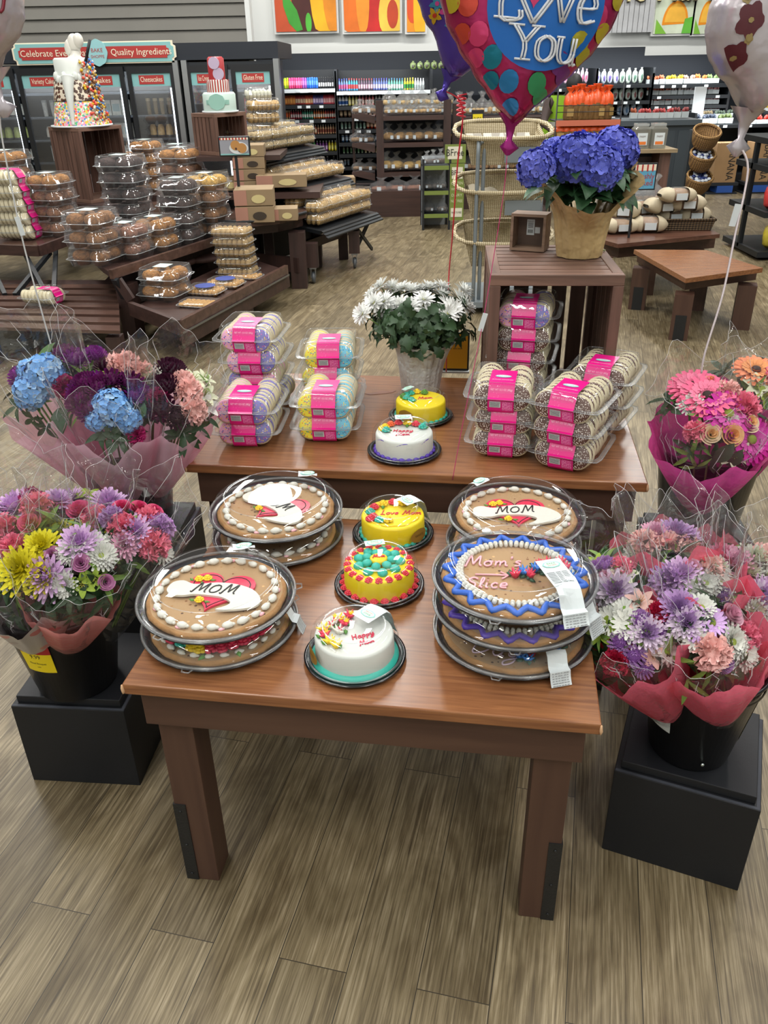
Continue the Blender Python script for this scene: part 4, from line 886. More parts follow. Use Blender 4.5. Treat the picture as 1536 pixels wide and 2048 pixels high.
PINKW = film('pink_paper', tint='f4b8cc', refl=.9, rough=.3, haze=.62, hazecol='ffd8e8', bump=.6, bs=20)
CORALW = film('coral_paper', tint='ee8088', refl=.8, rough=.35, haze=.82, hazecol='f4a09c', bump=.6, bs=20)
REDW = film('red_paper', tint='f07890', refl=.9, rough=.3, haze=.74, hazecol='ff7c96', bump=.8, bs=24)
MAGW = film('magenta_paper', tint='e050a0', refl=1, rough=.3, haze=.78, hazecol='ec5cb0', bump=.8, bs=24)
PRINTW = dots('printed_paper', 'b9b4b4', ['c98a86', '8f8f90', 'a9a0a0', 'c07a7a'], 26, .36, .4)
def cone_sheet(L0, L1, R0, R1, seed, n=40, wob=.05, ragged=.03, jag=7, glint_creases=0):
    """wrinkled wrap round a bouquet: from radius R0 at height L0 to R1 at L1, ragged rim, along +z"""
    g = MB(); r = random.Random(seed); ph = [r.uniform(0, 6.28) for _ in range(6)]; rows = 7
    def f(u, v):
        a = 2 * PI * u; top = L1 + ragged * (abs(((u * jag + ph[5]) % 1) * 2 - 1) - .5) * 2 * v + ragged * .5 * math.sin(a * 3 + ph[0]) * v
        R_ = R0 + (R1 - R0) * v ** .85; w = 1 + wob * v * (math.sin(a * 5 + ph[1]) + .7 * math.sin(a * 11 + ph[2] + v * 3) + .5 * math.sin(a * 19 + ph[3]))
        return (R_ * w * math.cos(a), R_ * w * math.sin(a), L0 + (top - L0) * v)
    g.grid(f, n * 2, rows, cu=True)
    for k in range(glint_creases):  # thin whitish tubes along creases, added as the film's highlight streaks
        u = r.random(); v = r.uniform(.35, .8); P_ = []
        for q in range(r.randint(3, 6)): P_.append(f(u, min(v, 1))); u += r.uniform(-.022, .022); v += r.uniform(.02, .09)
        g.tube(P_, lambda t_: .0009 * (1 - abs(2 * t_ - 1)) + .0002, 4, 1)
    if glint_creases: g.tube([f(k / 90, 1) for k in range(90)], .00042, 4, 1, closed=True)
    return g
def bouquet(base, top, blooms, label, R=.12, paper=None, seed=1, group='wrapped bouquets in the buckets', face=None, cello=(1.0, 1.22), paperR=1.0, dome=.35, leaves=20, paper_top=1.0, tag_=None, bs=1.28, sp=1.08):
    """base: stem end, top: centre of the flower head. blooms: (key, u, v, size[, lift]) on the head, u to the photographer's right, v up/back"""
    base, top = Vector(base), Vector(top); ax = (top - base); L = ax.length; d = ax.normalized()
    fwd = Vector(face) if face else d; fwd.normalize()
    U = Vector((1, 0, 0)) - fwd * fwd.x; U.normalize(); V = fwd.cross(U); V = V if V.z > 0 or V.y > 0 else -V
    t = thing('bouquet', label, 'bouquet', base, 0, group); T = top - base; r = random.Random(seed)
    for b in blooms:
        key, u, v, s_ = b[:4]; u *= sp; v *= sp; s_ *= bs if not key.startswith(('lea', 'hyd')) else 1.05; lift = b[4] if len(b) > 4 else 0
        o = U * u + V * v + fwd * (-(u * u + v * v) * dome / max(R, .01) + lift); dr = fwd + (U * u + V * v) * (1.1 / R * .6)
        bloom(t, key, T + o, dr, s_, r.uniform(0, 6))
    for k in range(leaves):
        a = r.uniform(0, 2 * PI); q = r.uniform(.3, .95) * R; o = U * q * math.cos(a) + V * q * math.sin(a) - fwd * (.022 + q * q * dome / R)
        bloom(t, 'leaves' if k % 3 else 'leafgreen', T + o, fwd + (U * math.cos(a) + V * math.sin(a)) * 1.2, r.uniform(.045, .07), r.uniform(0, 6))
    g = MB()
    for k in range(7): a = k * .9; g.tube([Vector((.012 * math.cos(a), .012 * math.sin(a), 0)), T * .6 + (U * math.cos(a) + V * math.sin(a)) * R * .3, T + (U * math.cos(a) + V * math.sin(a)) * R * .45 - fwd * .03], .0028, 5)
    put('stems', (g, STEMG), t)
    M = aim((0, 0, 0), d)
    if paper: put('paper_wrap', (cone_sheet(L * .22, L * paper_top * .90, .035, R * paperR * 1.08, seed + 1, wob=.04, ragged=.022), paper), t, M, label='coloured tissue wrap')
    put('cellophane_wrap', (cone_sheet(L * .12, L * cello[1], .03, R * cello[0] * 1.12, seed + 2, wob=.055, ragged=.04, jag=5, glint_creases=34), [CELLO, GLINT_CREASE]), t, M, label='clear crinkled cellophane')
    return t
GLINT_CREASE = film('glint_crease', refl=2.2, rough=.2, haze=.75, hazecol='f4f6f8', base=.1)  # milky white stands in for shine on the cellophane
BUCK = mat('#121316', .3, spec=.45, var=.1, vs=4)
def bucket(x, y, z, rb, rt_, h, label, rz=0):
    t = thing('flower_bucket', label, 'bucket', (x, y, z), rz, 'black flower buckets'); g = MB(); n = 56
    g.lathe([(.0005, 0), (rb - .004, 0), (rb, .004), (rt_, h), (rt_ + .006, h + .001), (rt_ + .006, h + .007), (rt_ - .003, h + .008), (rt_ - .004, h), (rb - .003, .006), (.0005, .006)], n)
    g.lathe([(rt_ - .0035, h - .03), (rt_ + .0005, h - .03), (rt_ + .0015, h - .026), (rt_ + .0005, h - .022)], n)
    put('bucket_body', (g, BUCK), t); g = MB(); g.lathe([(.0005, h * .55), (rb + (rt_ - rb) * .55 - .004, h * .55)], 32); put('water', (g, mat('#2a3328', .05, spec=.8)), t); return t
def wrap_label(t, R, rb, rt_, h, a0, a1, z0, z1, mats, fn):
    g = MB(); rad = lambda z: rb + (rt_ - rb) * z / h + .0012
    P_ = lambda u, v: (rad(z0 + (z1 - z0) * v) * math.cos(a0 + (a1 - a0) * u), rad(z0 + (z1 - z0) * v) * math.sin(a0 + (a1 - a0) * u), z0 + (z1 - z0) * v)
    fn(g, P_); return put('bucket_label', (g, mats), t)
def lab_sale(g, P_):
    for v0, v1, mi in ((0, .62, 0), (.62, 1, 1)): g.grid(lambda u, v: P_(u, v0 + (v1 - v0) * v), 8, 3, mi)
    Q = lambda u, v: tuple(c * 1.004 if i < 2 else c for i, c in enumerate(P_(u, v)))
    def tx(s_, u, v, h, mi, w): g.text(s_, h, None, mi, wmax=w, fn=lambda x, y, z: Q(u + x / .09, v + y / .09))
    tx('PRICE', .5, .88, .013, 2, .06); tx('CUT', .5, .73, .013, 2, .04); tx('9.99', .5, .52, .017, 3, .05); tx('Mixed Bouquet', .5, .30, .008, 3, .07); tx('each', .5, .18, .006, 3, .03)
def lab_white(g, P_):
    g.grid(P_, 8, 3, 0); Q = lambda u, v: tuple(c * 1.004 if i < 2 else c for i, c in enumerate(P_(u, v))); r = random.Random(3)
    for k in range(22):
        u = .15 + k * .028; g.quad(Q(u, .2), Q(u + r.choice((.008, .014, .02)), .2), Q(u + .012, .42), Q(u, .42), 1)
    for k in range(5): g.quad(Q(.12, .52 + k * .08), Q(.8 - .1 * (k % 2), .52 + k * .08), Q(.8 - .1 * (k % 2), .545 + k * .08), Q(.12, .545 + k * .08), 1)
    g.text('280', .014, None, 1, fn=lambda x, y, z: Q(.45 + x / .07, .93 + y / .12))
ZB = .2835
b = bucket(-.802, 1.66, ZB, .098, .140, .245, 'black bucket with red and yellow price label, holding lavender and yellow bouquets')
wrap_label(b, 0, .098, .140, .245, -2.15, -1.50, .115, .215, [mat('#e6cf14', .5), mat('#a01c24', .5), PAPER, BLACK_INK], lab_sale)
b = bucket(.690, 1.385, ZB, .088, .128, .245, 'black bucket with a shiny screw, white barcode label and red bouquets')
wrap_label(b, 0, .088, .128, .245, -2.95, -2.42, .10, .215, [PAPER, BLACK_INK], lab_white)
wrap_label(b, 0, .088, .128, .245, -.62, -.12, .06, .19, [mat('#e6cf14', .5), mat('#8a2a24', .5), PAPER, BLACK_INK], lab_sale)
g = MB(); g.sph((.0942 * math.cos(-1.62), .0942 * math.sin(-1.62), .03), (.005, .004, .005), 8, 6); put('screw', (g, mat('#b9c4c4', .2, metal=1)), b, label='bright metal screw')
b = bucket(-.735, 2.135, .4735, .10, .135, .27, 'black bucket on the tall box holding the purple and blue bouquets')
wrap_label(b, 0, .10, .135, .27, -1.02, -.66, .14, .255, [PAPER, BLACK_INK], lab_white)
b = bucket(.885, 2.005, .4735, .10, .135, .27, 'black bucket on the tall box holding the gerbera bouquets')

# ---- purple and blue bouquets (rear bucket beside the cookie stacks)
Bq = Vector((-.735, 2.12, .52))
cam_dir = lambda p: (Vector((0, 0, H)) - Vector(p)).normalized()
def top_at(px, py, y): return aty(px, py, y)
T_ = top_at(215, 795, 1.92)
bouquet(Bq + Vector((0, -.04, 0)), T_, [('pompur', -.055, .035, .036), ('pompur', .0, .045, .034), ('pompur', .045, .045, .034), ('pompur', -.02, .02, .036), ('pompur', -.06, -.005, .036), ('pompur', -.035, -.03, .034), ('pommag', -.075, .03, .026), ('pommag', .055, .012, .024), ('pommag', -.035, .055, .022), ('pommag', .07, .03, .022), ('hydblue', .012, -.028, .048), ('hydblue', .05, -.05, .032), ('hydblue', -.02, -.055, .028), ('carnpale', .02, .10, .042), ('carnpale', .055, .085, .036), ('pomdark', -.02, .10, .03), ('carnmag', .065, -.075, .022), ('leaves', .01, -.085, .05), ('leaves', .03, -.09, .05), ('leaves', -.01, -.08, .045), ('leaf', .075, -.04, .04), ('alstgreen', -.005, .06, .02)],
        'bouquet of dark purple button mums and blue hydrangea in pink tissue, rear bucket', R=.115, paper=PINKW, seed=11, face=(.12, -.62, .78), paperR=1.12, paper_top=.97)
T_ = top_at(80, 760, 2.0)
bouquet(Bq + Vector((-.05, 0, 0)), T_, [('hydblue', .01, .01, .054), ('hydblue', -.02, -.03, .045), ('hydblue', -.045, .04, .03), ('pommag', -.07, .03, .03), ('pommag', .07, .06, .034), ('carnmag', .06, -.02, .028), ('leaf', -.01, .04, .08), ('leafwide', .05, -.07, .07), ('leaves', -.06, -.05, .05), ('pommag', .10, .085, .03), ('alstgreen', .09, .10, .022), ('pompur', .04, .08, .03)],
        'bouquet of pale blue hydrangea with broad leaves in cellophane, hanging over the rear bucket rim', R=.12, paper=PINKW, seed=12, face=(-.2, -.6, .78), paper_top=.9, cello=(1.12, 1.3))
T_ = top_at(345, 785, 1.98)
bouquet(Bq + Vector((.05, 0, 0)), T_, [('pomdark', -.01, .065, .040), ('mumwht', -.06, .04, .034), ('pomdark', -.015, .01, .036), ('carnred', -.075, -.005, .022), ('carnpale', .035, .01, .034), ('carnpale', .05, -.035, .034), ('carnpale', .02, .035, .03), ('alstro', .045, .055, .03), ('alstro', .075, .02, .03), ('alstro', .07, .075, .026), ('pomdark', -.02, -.045, .034), ('carnmag', -.03, -.02, .026), ('leafgreen', .08, .055, .045), ('leafgreen', .09, .04, .04), ('lilywhite', .08, -.01, .03), ('pomdark', .015, -.06, .03)],
        'bouquet of maroon mums, pale pink carnations and white alstroemeria in the rear bucket', R=.11, paper=PINKW, seed=13, face=(.3, -.55, .78), paper_top=.95)
# ---- lavender, yellow and pink bouquets (front bucket by the table)
Bq = Vector((-.80, 1.66, .36))
T_ = top_at(140, 1140, 1.50)
bouquet(Bq + Vector((.0, -.03, 0)), T_, [('mumlav', .012, .055, .038), ('mumlav', -.045, -.012, .044), ('roselav', -.035, .03, .022), ('roselav', .02, .012, .024), ('roselav', .066, -.022, .022), ('daisyfull', .055, .03, .028), ('daisyfull', -.005, .035, .024), ('daisyfull', -.01, -.03, .024), ('daisy', .04, .055, .024), ('alstgreen', .025, -.028, .024), ('alstgreen', .045, -.018, .02), ('leaves', .02, -.05, .04), ('leaves', .0, -.055, .04), ('leaf', .05, -.03, .035), ('leaves', -.04, .05, .03)],
        'bouquet of lavender mums, lilac roses and white daisies with coral paper, front bucket', R=.10, paper=CORALW, seed=21, face=(.1, -.75, .65), paperR=1.05, paper_top=.93, cello=(1.15, 1.12))
T_ = top_at(45, 1140, 1.50)
bouquet(Bq + Vector((-.06, -.03, 0)), T_, [('mumyel', .0, .0, .046), ('mumyel', .03, .05, .034), ('carnpink', -.03, .05, .03), ('mumyel', .035, -.02, .03), ('leaves', -.03, -.03, .05), ('daisyfull', -.04, -.01, .026)],
        'bouquet of bright yellow mums in printed leaf-pattern wrap, beside the lavender one', R=.105, paper=PRINTW, seed=22, face=(-.1, -.7, .7), paperR=1.05, paper_top=.92)
T_ = top_at(272, 1065, 1.62)
bouquet(Bq + Vector((.06, .0, 0)), T_, [('rosepink', -.035, .055, .028), ('rosepink', .0, .06, .026), ('rosepink', .03, .055, .028), ('carnpink', -.03, .01, .03), ('carnpink', .04, -.02, .034), ('mumlav', .0, .0, .036), ('carnlav', .045, .02, .034), ('carnlav', -.05, .03, .028), ('daisy', .06, -.03, .022), ('leaf', .01, .035, .035), ('leafgreen', .03, .03, .035), ('mumpnk', -.02, -.03, .03), ('daisyfull', -.04, -.03, .024), ('carnpink', .02, .04, .028)],
        'bouquet of pink roses and carnations with violet blooms, front bucket, table side', R=.10, seed=23, face=(.35, -.5, .78), cello=(1.15, 1.25))
T_ = top_at(40, 1030, 1.66)
bouquet(Bq + Vector((-.06, .03, 0)), T_, [('mumlav', -.02, .03, .044), ('carnpink', .03, .02, .034), ('mumpur', -.06, .03, .032), ('carnpink', -.03, -.03, .034), ('rosepink', .03, -.03, .03), ('mumlav', .06, .05, .03), ('carnmag', .0, .06, .026)],
        'bouquet of violet mums and pink carnations behind the bright yellow mums', R=.10, seed=24, face=(-.2, -.3, .9), cello=(1.15, 1.3))
T_ = top_at(160, 1025, 1.70)
bouquet(Bq + Vector((.0, .06, 0)), T_, [('mumlav', .05, .04, .038), ('carnpink', -.05, .01, .034), ('rosepink', .0, .0, .032), ('mumlav', -.04, .05, .034), ('alstgreen', .0, .06, .028), ('carnpink', .04, -.02, .034), ('mumyel', .03, -.06, .034), ('mumyel', -.03, -.05, .03), ('carnlav', .08, .02, .03), ('rosepink', -.07, -.02, .028)],
        'bouquet of pink roses and lavender mums below the rear bouquet cellophane tail', R=.105, seed=25, face=(.0, -.3, .9), cello=(1.15, 1.3))
# ---- red-wrapped bouquets
Bq = Vector((.69, 1.385, .36))
T_ = top_at(1255, 1265, 1.30)
bouquet(Bq + Vector((-.04, -.03, 0)), T_, [('daisy', -.022, .022, .030), ('daisy', .003, .012, .030), ('daisy', .0, .045, .022), ('daisy', .065, -.035, .024), ('lilypink', .03, .058, .026), ('carnred', .058, .03, .026), ('carnred', -.028, -.05, .026), ('pomlav', -.016, -.016, .022), ('pomlav', .006, -.042, .022), ('pomlav', .025, .02, .022), ('mumpale', .032, -.004, .034), ('lilypink', .038, -.045, .020), ('lilypink', -.055, .03, .024), ('alstgreen', -.046, .008, .026), ('leaves', .06, -.055, .035), ('pomlav', .06, .0, .02), ('pomlav', .02, -.066, .018), ('leafgreen', -.05, .0, .035)],
        'bouquet with green-eyed white daisies, red carnations and lily bud, next to the cookie cakes', R=.088, paper=REDW, seed=31, face=(-.3, -.62, .74), paperR=1.15, paper_top=1.02, cello=(1.1, 1.08))
T_ = top_at(1420, 1270, 1.27)
bouquet(Bq + Vector((.04, -.05, 0)), T_, [('mumpur', -.045, .05, .034), ('mumpale', -.038, .022, .032), ('daisypur', -.018, .006, .024), ('daisypur', .006, .022, .026), ('daisyfull', -.005, .05, .024), ('rosepale', .045, .035, .030), ('carnpale', .0, -.03, .034), ('daisyfull', .042, -.012, .030), ('daisyfull', .066, -.03, .032), ('carnpink', .078, .0, .028), ('daisy', -.03, -.005, .022), ('leafwide', .04, -.055, .035), ('pomlav', .025, -.05, .018), ('leaves', .07, -.055, .04)],
        'bouquet of purple mums, one pale pink rose and white blooms in red wrap', R=.095, paper=REDW, seed=32, face=(.1, -.7, .7), paperR=1.12, paper_top=1.0, cello=(1.1, 1.1))
T_ = top_at(1385, 1150, 1.42)
bouquet(Bq + Vector((.0, .03, 0)), T_, [('mumpur', -.045, -.008, .034), ('mumlav', -.02, .0, .034), ('rosepale', .0, .012, .026), ('carnpale', .035, .018, .030), ('daisyfull', .02, -.018, .028), ('daisyfull', .05, -.014, .028), ('leaves', .02, .01, .03), ('daisyfull', -.012, -.03, .022), ('mumwht', .05, .02, .03)],
        'bouquet of lilac mums with a dark leaf sprig between two red paper folds', R=.085, paper=REDW, seed=33, face=(.0, -.45, .85), paperR=1.2, paper_top=1.10, cello=(1.1, 1.3))
T_ = top_at(1215, 1165, 1.42)
bouquet(Bq + Vector((-.05, .02, 0)), T_, [('mumpale', .01, -.02, .040), ('pomlav', .0, .035, .024), ('pomlav', -.02, .03, .022), ('daisyfull', -.035, .015, .024), ('alstro', .03, .015, .026), ('carnpink', .03, .03, .022), ('alstgreen', -.012, .05, .02), ('leaf', .0, .06, .035), ('rosepale', .0, .01, .02)],
        'bouquet with a pale pink mum under a tall cellophane point beside the cookie cake stack', R=.08, paper=REDW, seed=34, face=(-.35, -.5, .8), paperR=1.05, paper_top=.9, cello=(1.15, 1.35))
T_ = top_at(1335, 1085, 1.55)
bouquet(Bq + Vector((-.01, .06, 0)), T_, [('carnpale', -.045, .0, .032), ('mumpnk', -.02, .02, .030), ('mumpur', .02, .02, .036), ('mumlav', .045, .02, .030), ('leaf', .055, .025, .032), ('carnpale', .0, -.01, .030), ('mumwht', -.06, -.02, .03), ('carnpale', .04, -.01, .026)],
        'bouquet of blush carnations and violet mums at the back of the red-wrapped group', R=.09, paper=REDW, seed=35, face=(.0, -.4, .88), paperR=1.25, paper_top=1.12, cello=(1.1, 1.25))
T_ = top_at(1500, 1130, 1.48)
bouquet(Bq + Vector((.07, .04, 0)), T_, [('mumpnk', -.03, .0, .034), ('mumwht', .01, .01, .036), ('carnpale', .04, .02, .034), ('mumpnk', -.05, .02, .03), ('daisyfull', .03, -.02, .03), ('mumwht', -.01, -.02, .03)],
        'bouquet of white and blush mums in red wrap at the outer rear of the bucket', R=.09, paper=REDW, seed=36, face=(.2, -.4, .88), paperR=1.2, paper_top=1.10, cello=(1.1, 1.3))
T_ = top_at(1500, 1200, 1.38)
bouquet(Bq + Vector((.08, .0, 0)), T_, [('mumpale', .02, .0, .038), ('lilypink', -.035, .025, .030), ('pomlav', -.055, -.01, .024), ('pomlav', -.05, .01, .022), ('daisy', -.03, -.01, .024), ('alstro', -.015, -.005, .024), ('leafgreen', -.01, .01, .03), ('mumwht', .0, -.025, .03), ('mumlav', .04, .02, .034)],
        'bouquet with a pale lily and purple button mums, at the picture edge', R=.085, paper=REDW, seed=37, face=(.15, -.5, .85), paperR=1.12, paper_top=.96)
# ---- gerbera bouquets
Bq = Vector((.885, 2.0, .52))
T_ = top_at(1430, 830, 1.85)
bouquet(Bq + Vector((-.02, -.04, 0)), T_, [('gerpink', -.03, .085, .046), ('gerpink', -.008, .048, .050), ('germag', .028, .0, .046), ('germag', .075, -.055, .044), ('carnpink', .07, .02, .036), ('rosepeach', .008, .09, .024), ('rosecream', -.015, -.045, .030), ('rosepeach', .026, -.05, .034), ('rosecream', .07, -.02, .030), ('carnpink', -.045, -.035, .026), ('daisyfull', -.045, .035, .026), ('daisyfull', .035, -.02, .022), ('carnpale', .04, .06, .03), ('alstro', .03, -.09, .026), ('alstro', .05, -.085, .024), ('leafwide', -.01, -.10, .06), ('leafgreen', -.03, .0, .035), ('leafwide', .02, -.11, .05), ('leaf', -.055, .06, .035), ('alstro', .075, .035, .022)],
        'bouquet of pink and magenta gerberas with peach roses in hot pink paper', R=.125, paper=MAGW, seed=41, face=(-.1, -.66, .74), paperR=1.15, paper_top=.95, cello=(1.08, 1.22))
T_ = top_at(1535, 760, 2.0)
bouquet(Bq + Vector((.06, .02, 0)), T_, [('gersalmon', -.02, .03, .042), ('carnpink', .02, .0, .036), ('alstro', -.03, -.02, .03), ('rosepeach', .04, .03, .03), ('gerpink', .05, -.03, .04), ('leaf', .0, -.04, .05), ('alstgreen', -.01, -.045, .03)],
        'bouquet with a salmon gerbera, partly cut off by the picture edge, behind the pink gerberas', R=.11, paper=MAGW, seed=42, face=(.1, -.5, .85), paperR=1.05, paper_top=.95, cello=(1.1, 1.2))

# ================================================================== white mum pot
FOIL = mat('#d2d5d5', .35, metal=.12, bump=.8, bs=45); GOLDW = mat('#c2a878', .34, spec=.6, bump=1.0, bs=26)
MUMLEAF = mat('#2f4a2c', .55, var=.35, vs=20)
def foil_pot(t, mt, rb, rt_, h, points, seed, flare=.05, n=96, jag=.0, rise=None):
    r = random.Random(seed); ph = [r.uniform(0, 6.28) for _ in range(5)]; g = MB()
    def f(u, v):
        a = 2 * PI * u; k = 1 + .030 * math.sin(a * 9 + ph[0]) * (1 - .4 * v) + .02 * math.sin(a * 23 + ph[1]) * min(1, v * 3) + .012 * math.sin(a * 37 + ph[2])
        R_ = rb + (rt_ - rb) * v + flare * max(0, v - .45) ** 1.6 * (1 + .5 * math.sin(a * points + ph[3]))
        top = h * (1 + jag * math.sin(a * points + ph[3]) + jag * .4 * math.sin(a * 2 * points + ph[4])) + (rise(a) if rise else 0)
        return (R_ * k * math.cos(a), R_ * k * math.sin(a), top * v + (0 if v > .02 else 0))
    g.grid(f, n, 14, cu=True); g.lathe([(.0005, .001), (rb * .98, .001)], 24); put('pot_wrap', (g, mt), t)
t = thing('potted_mum', 'white chrysanthemum plant in a crinkled silver-white pot wrap on the taller table', 'plant', (.128, 2.575, H2 + .0006))
foil_pot(t, FOIL, .062, .088, .165, 5, 3, flare=.06, jag=.05, rise=lambda a: .07 * max(0, math.cos(a - 3.25)) ** 4)
g = MB(); g.lathe([(.0005, .14), (.078, .14)], 24); put('soil', (g, mat('#2a2119', .9)), t)
def f_mumleaf(seed=1):
    g = MB(); 
    pts = [(0, .0), (.1, .10), (.22, .14), (.28, .30), (.45, .22), (.58, .34), (.72, .18), (.85, .16), (1.0, 0)]
    def z_(x): return .22 * math.sin(x * 2.6) - .18 * x * x
    top = [g.p(x, y, z_(x) + .3 * y) for x, y in pts]; bot = [g.p(x, -y, z_(x) + .3 * y) for x, y in pts]; mid = [g.p(x, 0, z_(x)) for x, y in pts]
    for i in range(len(pts) - 1): g.face((mid[i], mid[i + 1], top[i + 1], top[i]), 0, True); g.face((mid[i], bot[i], bot[i + 1], mid[i + 1]), 0, True)
    return g
g = MB(); r = random.Random(5); proto = f_mumleaf()
for k in range(420):
    a = r.uniform(0, 2 * PI); zz = r.uniform(0, 1) ** .8; rad = (.060 + .080 * math.sin(PI * min(1, zz * .62 + .12))) * r.uniform(.55, 1.12); p_ = Vector((rad * math.cos(a), rad * math.sin(a), .150 + zz * .130)); s_ = r.uniform(.034, .058)
    T_ = aim(p_, (math.cos(a), math.sin(a), r.uniform(-.3, 1.1)), r.uniform(0, 6), s_); b0 = len(g.v)
    for v in proto.v: g.v.append(tuple(T_ @ Vector(v)))
    for f_, sm in zip(proto.f, proto.s): g.f.append(tuple(b0 + i for i in f_)); g.m.append(0); g.s.append(True)
put('foliage', (g, MUMLEAF), t)
pts = [(725, 628), (762, 573), (790, 590), (768, 604), (745, 590), (805, 578), (800, 612), (822, 583), (820, 615), (840, 585), (858, 578), (884, 575), (928, 582), (860, 628), (895, 612), (930, 612), (905, 618), (918, 598), (882, 592), (770, 618), (848, 600), (895, 628), (748, 606), (783, 575)]
cen = Vector((.128, 2.575, H2 + .20)); r = random.Random(8)
def f_whmum(seed=1): 
    g = MB(); r = random.Random(seed)
    for k, (e0, cu, L, W, m) in enumerate(((-.15, .2, 1.0, .26, 14), (.25, .2, .95, .25, 13), (.62, .3, .78, .22, 11), (.95, .35, .5, .18, 8))):
        for j in range(m): petal(g, e0 + r.uniform(-.12, .12), cu, L * r.uniform(.88, 1.08), W, 2 * PI * (j + .5 * (k % 2)) / m + r.uniform(-.08, .08), (0, 0, .04 * k), 0, .45, 3, .05, .5, .7)
    g.sph((0, 0, .12), (.16, .16, .1), 8, 5, 1); return g.mesh('mum_bloom', [mat('#f1f3f0', .55, spec=.3), mat('#c9cc74', .7)])
g = MB()
for k, (px, py) in enumerate(pts):
    yy = 2.575 + (.08 if py < 600 else -.02) + r.uniform(-.03, .03) - (.05 if py > 620 else 0); p_ = aty(px, py, yy); d = (p_ - cen).normalized() + Vector((0, -.25, .25))
    put('mum_bloom', cache('whm%d' % (k % 3), lambda: f_whmum(k % 3)), t, aim(p_ - t.location, d, r.uniform(0, 6), r.uniform(.035, .042)))
    lo = (p_ - t.location); g.tube([lo * .0 + Vector((lo.x * .25, lo.y * .25, .14)), lo * .75 + Vector((0, 0, .03)), lo - d.normalized() * .004], .0018, 5)
put('stems', (g, STEMG), t)

# ================================================================== blue hydrangea pot on the crate
HP = Vector((.600, 2.515, HC)); t = thing('potted_hydrangea', 'blue hydrangea plant in a gold-brown paper wrap, on the slatted crate', 'plant', HP)
foil_pot(t, GOLDW, .066, .098, .185, 6, 9, flare=.13, n=120, jag=.05, rise=lambda a: .048 * math.cos(2 * a) + .02 * max(0, math.cos(a)) ** 6)
g = MB(); g.lathe([(.0005, .085), (.074, .085)], 24); put('soil', (g, mat('#2a2119', .9)), t)
LEAFH = mat('#2b4d2e', .5, spec=.4, var=.35, vs=14); r = random.Random(12)
def f_hleaf():
    g = MB(); n = 10
    def f(u, v):
        w = .36 * math.sin(PI * u ** .8) ** .8 * (1 + .04 * math.sin(u * 60)); x = u; y = (v - .5) * 2 * w; return (x, y, .25 * math.sin(u * 2.4) - .3 * u * u + abs(y) * .25 + .02 * math.sin(u * 24) * abs(v - .5) * 2)
    g.grid(f, n, 4); return g
hl = f_hleaf().mesh('hydrangea_leaf', LEAFH)
for k in range(92):
    a = 2 * PI * k / 92 * 11.3; zz = r.uniform(.0, 1); rad = r.uniform(.02, .088); p_ = Vector((rad * math.cos(a), rad * math.sin(a), .145 + zz * .10))
    q = Matrix.Translation(p_) @ Matrix.Rotation(a, 4, 'Z') @ Matrix.Rotation(r.uniform(-.5, .35), 4, 'Y') @ Matrix.Rotation(r.uniform(-.5, .5), 4, 'X'); s_ = r.uniform(.065, .10); put('hydrangea_leaf', hl, t, q @ Matrix.Diagonal((s_, s_, s_, 1)))
for px, py, yy, s_ in ((1070, 345, 2.42, .08), (1068, 385, 2.40, .085)):
    p_ = aty(px + 35, py, yy) - HP; put('hydrangea_leaf', cache('palehl', lambda: f_hleaf().mesh('hydrangea_leaf', mat('#6f8f74', .5, var=.2, vs=12))), t, Matrix.Translation(p_) @ Matrix.Rotation(PI + .3, 4, 'Z') @ Matrix.Diagonal((s_, s_, s_, 1)), label='pale grey-green leaf')
cen = HP + Vector((0, 0, .18)); g = MB()
for px, py, yy, s_, k_ in ((1068, 332, 2.42, .054, 'hydpot2'), (1150, 308, 2.44, .068, 'hydpot'), (1105, 300, 2.54, .046, 'hydpot2'), (1203, 330, 2.42, .064, 'hydpot'), (1236, 290, 2.52, .066, 'hydpot2'), (1175, 292, 2.58, .052, 'hydpot')):
    p_ = aty(px, py, yy); d = (p_ - cen).normalized() + Vector((0, -.2, .3)); put('hydrangea_bloom', cache('bl' + k_, BL[k_]), t, aim(p_ - HP - d.normalized() * s_ * .2, d, r.uniform(0, 6), s_ * .98))
    lo = p_ - HP; g.tube([Vector((lo.x * .2, lo.y * .2, .09)), lo * .6 + Vector((0, 0, .06)), lo - d.normalized() * s_ * .5], .003, 6)
put('stems', (g, STEMG), t)
# ================================================================== the hall
def box_px(name, px0, py0, px1, py1, Y, dy, m, **k):
    """an upright box: its front face on the plane y=Y, its corners seen at these pixels"""
    a = aty(px0, (py0 + py1) / 2, Y); b = aty(px1, (py0 + py1) / 2, Y); c = aty((px0 + px1) / 2, py0, Y); d = aty((px0 + px1) / 2, py1, Y)
    g = MB(); g.box(a.x, b.x, Y, Y + dy, d.z, c.z); return put(name, (g, m), **k)
WHITEW = mat('#dfe2df', .8, var=.03, vs=.6); NAVY = mat('#151c26', .6); BLK = mat('#0f1216', .45)
g = MB(); g.box(-12, 12, 14.6, 14.8, 0, 5.2); put('wall_back', (g, WHITEW), kind='structure')
g = MB(); g.box(-12.2, -12, -3, 14.8, 0, 5.2); put('wall_left', (g, WHITEW), kind='structure')
g = MB(); g.box(12, 12.2, -3, 14.8, 0, 5.2); put('wall_right', (g, WHITEW), kind='structure')
g = MB(); g.box(-12.2, 12.2, -3.2, -3, 0, 5.2); put('wall_front', (g, WHITEW), kind='structure')
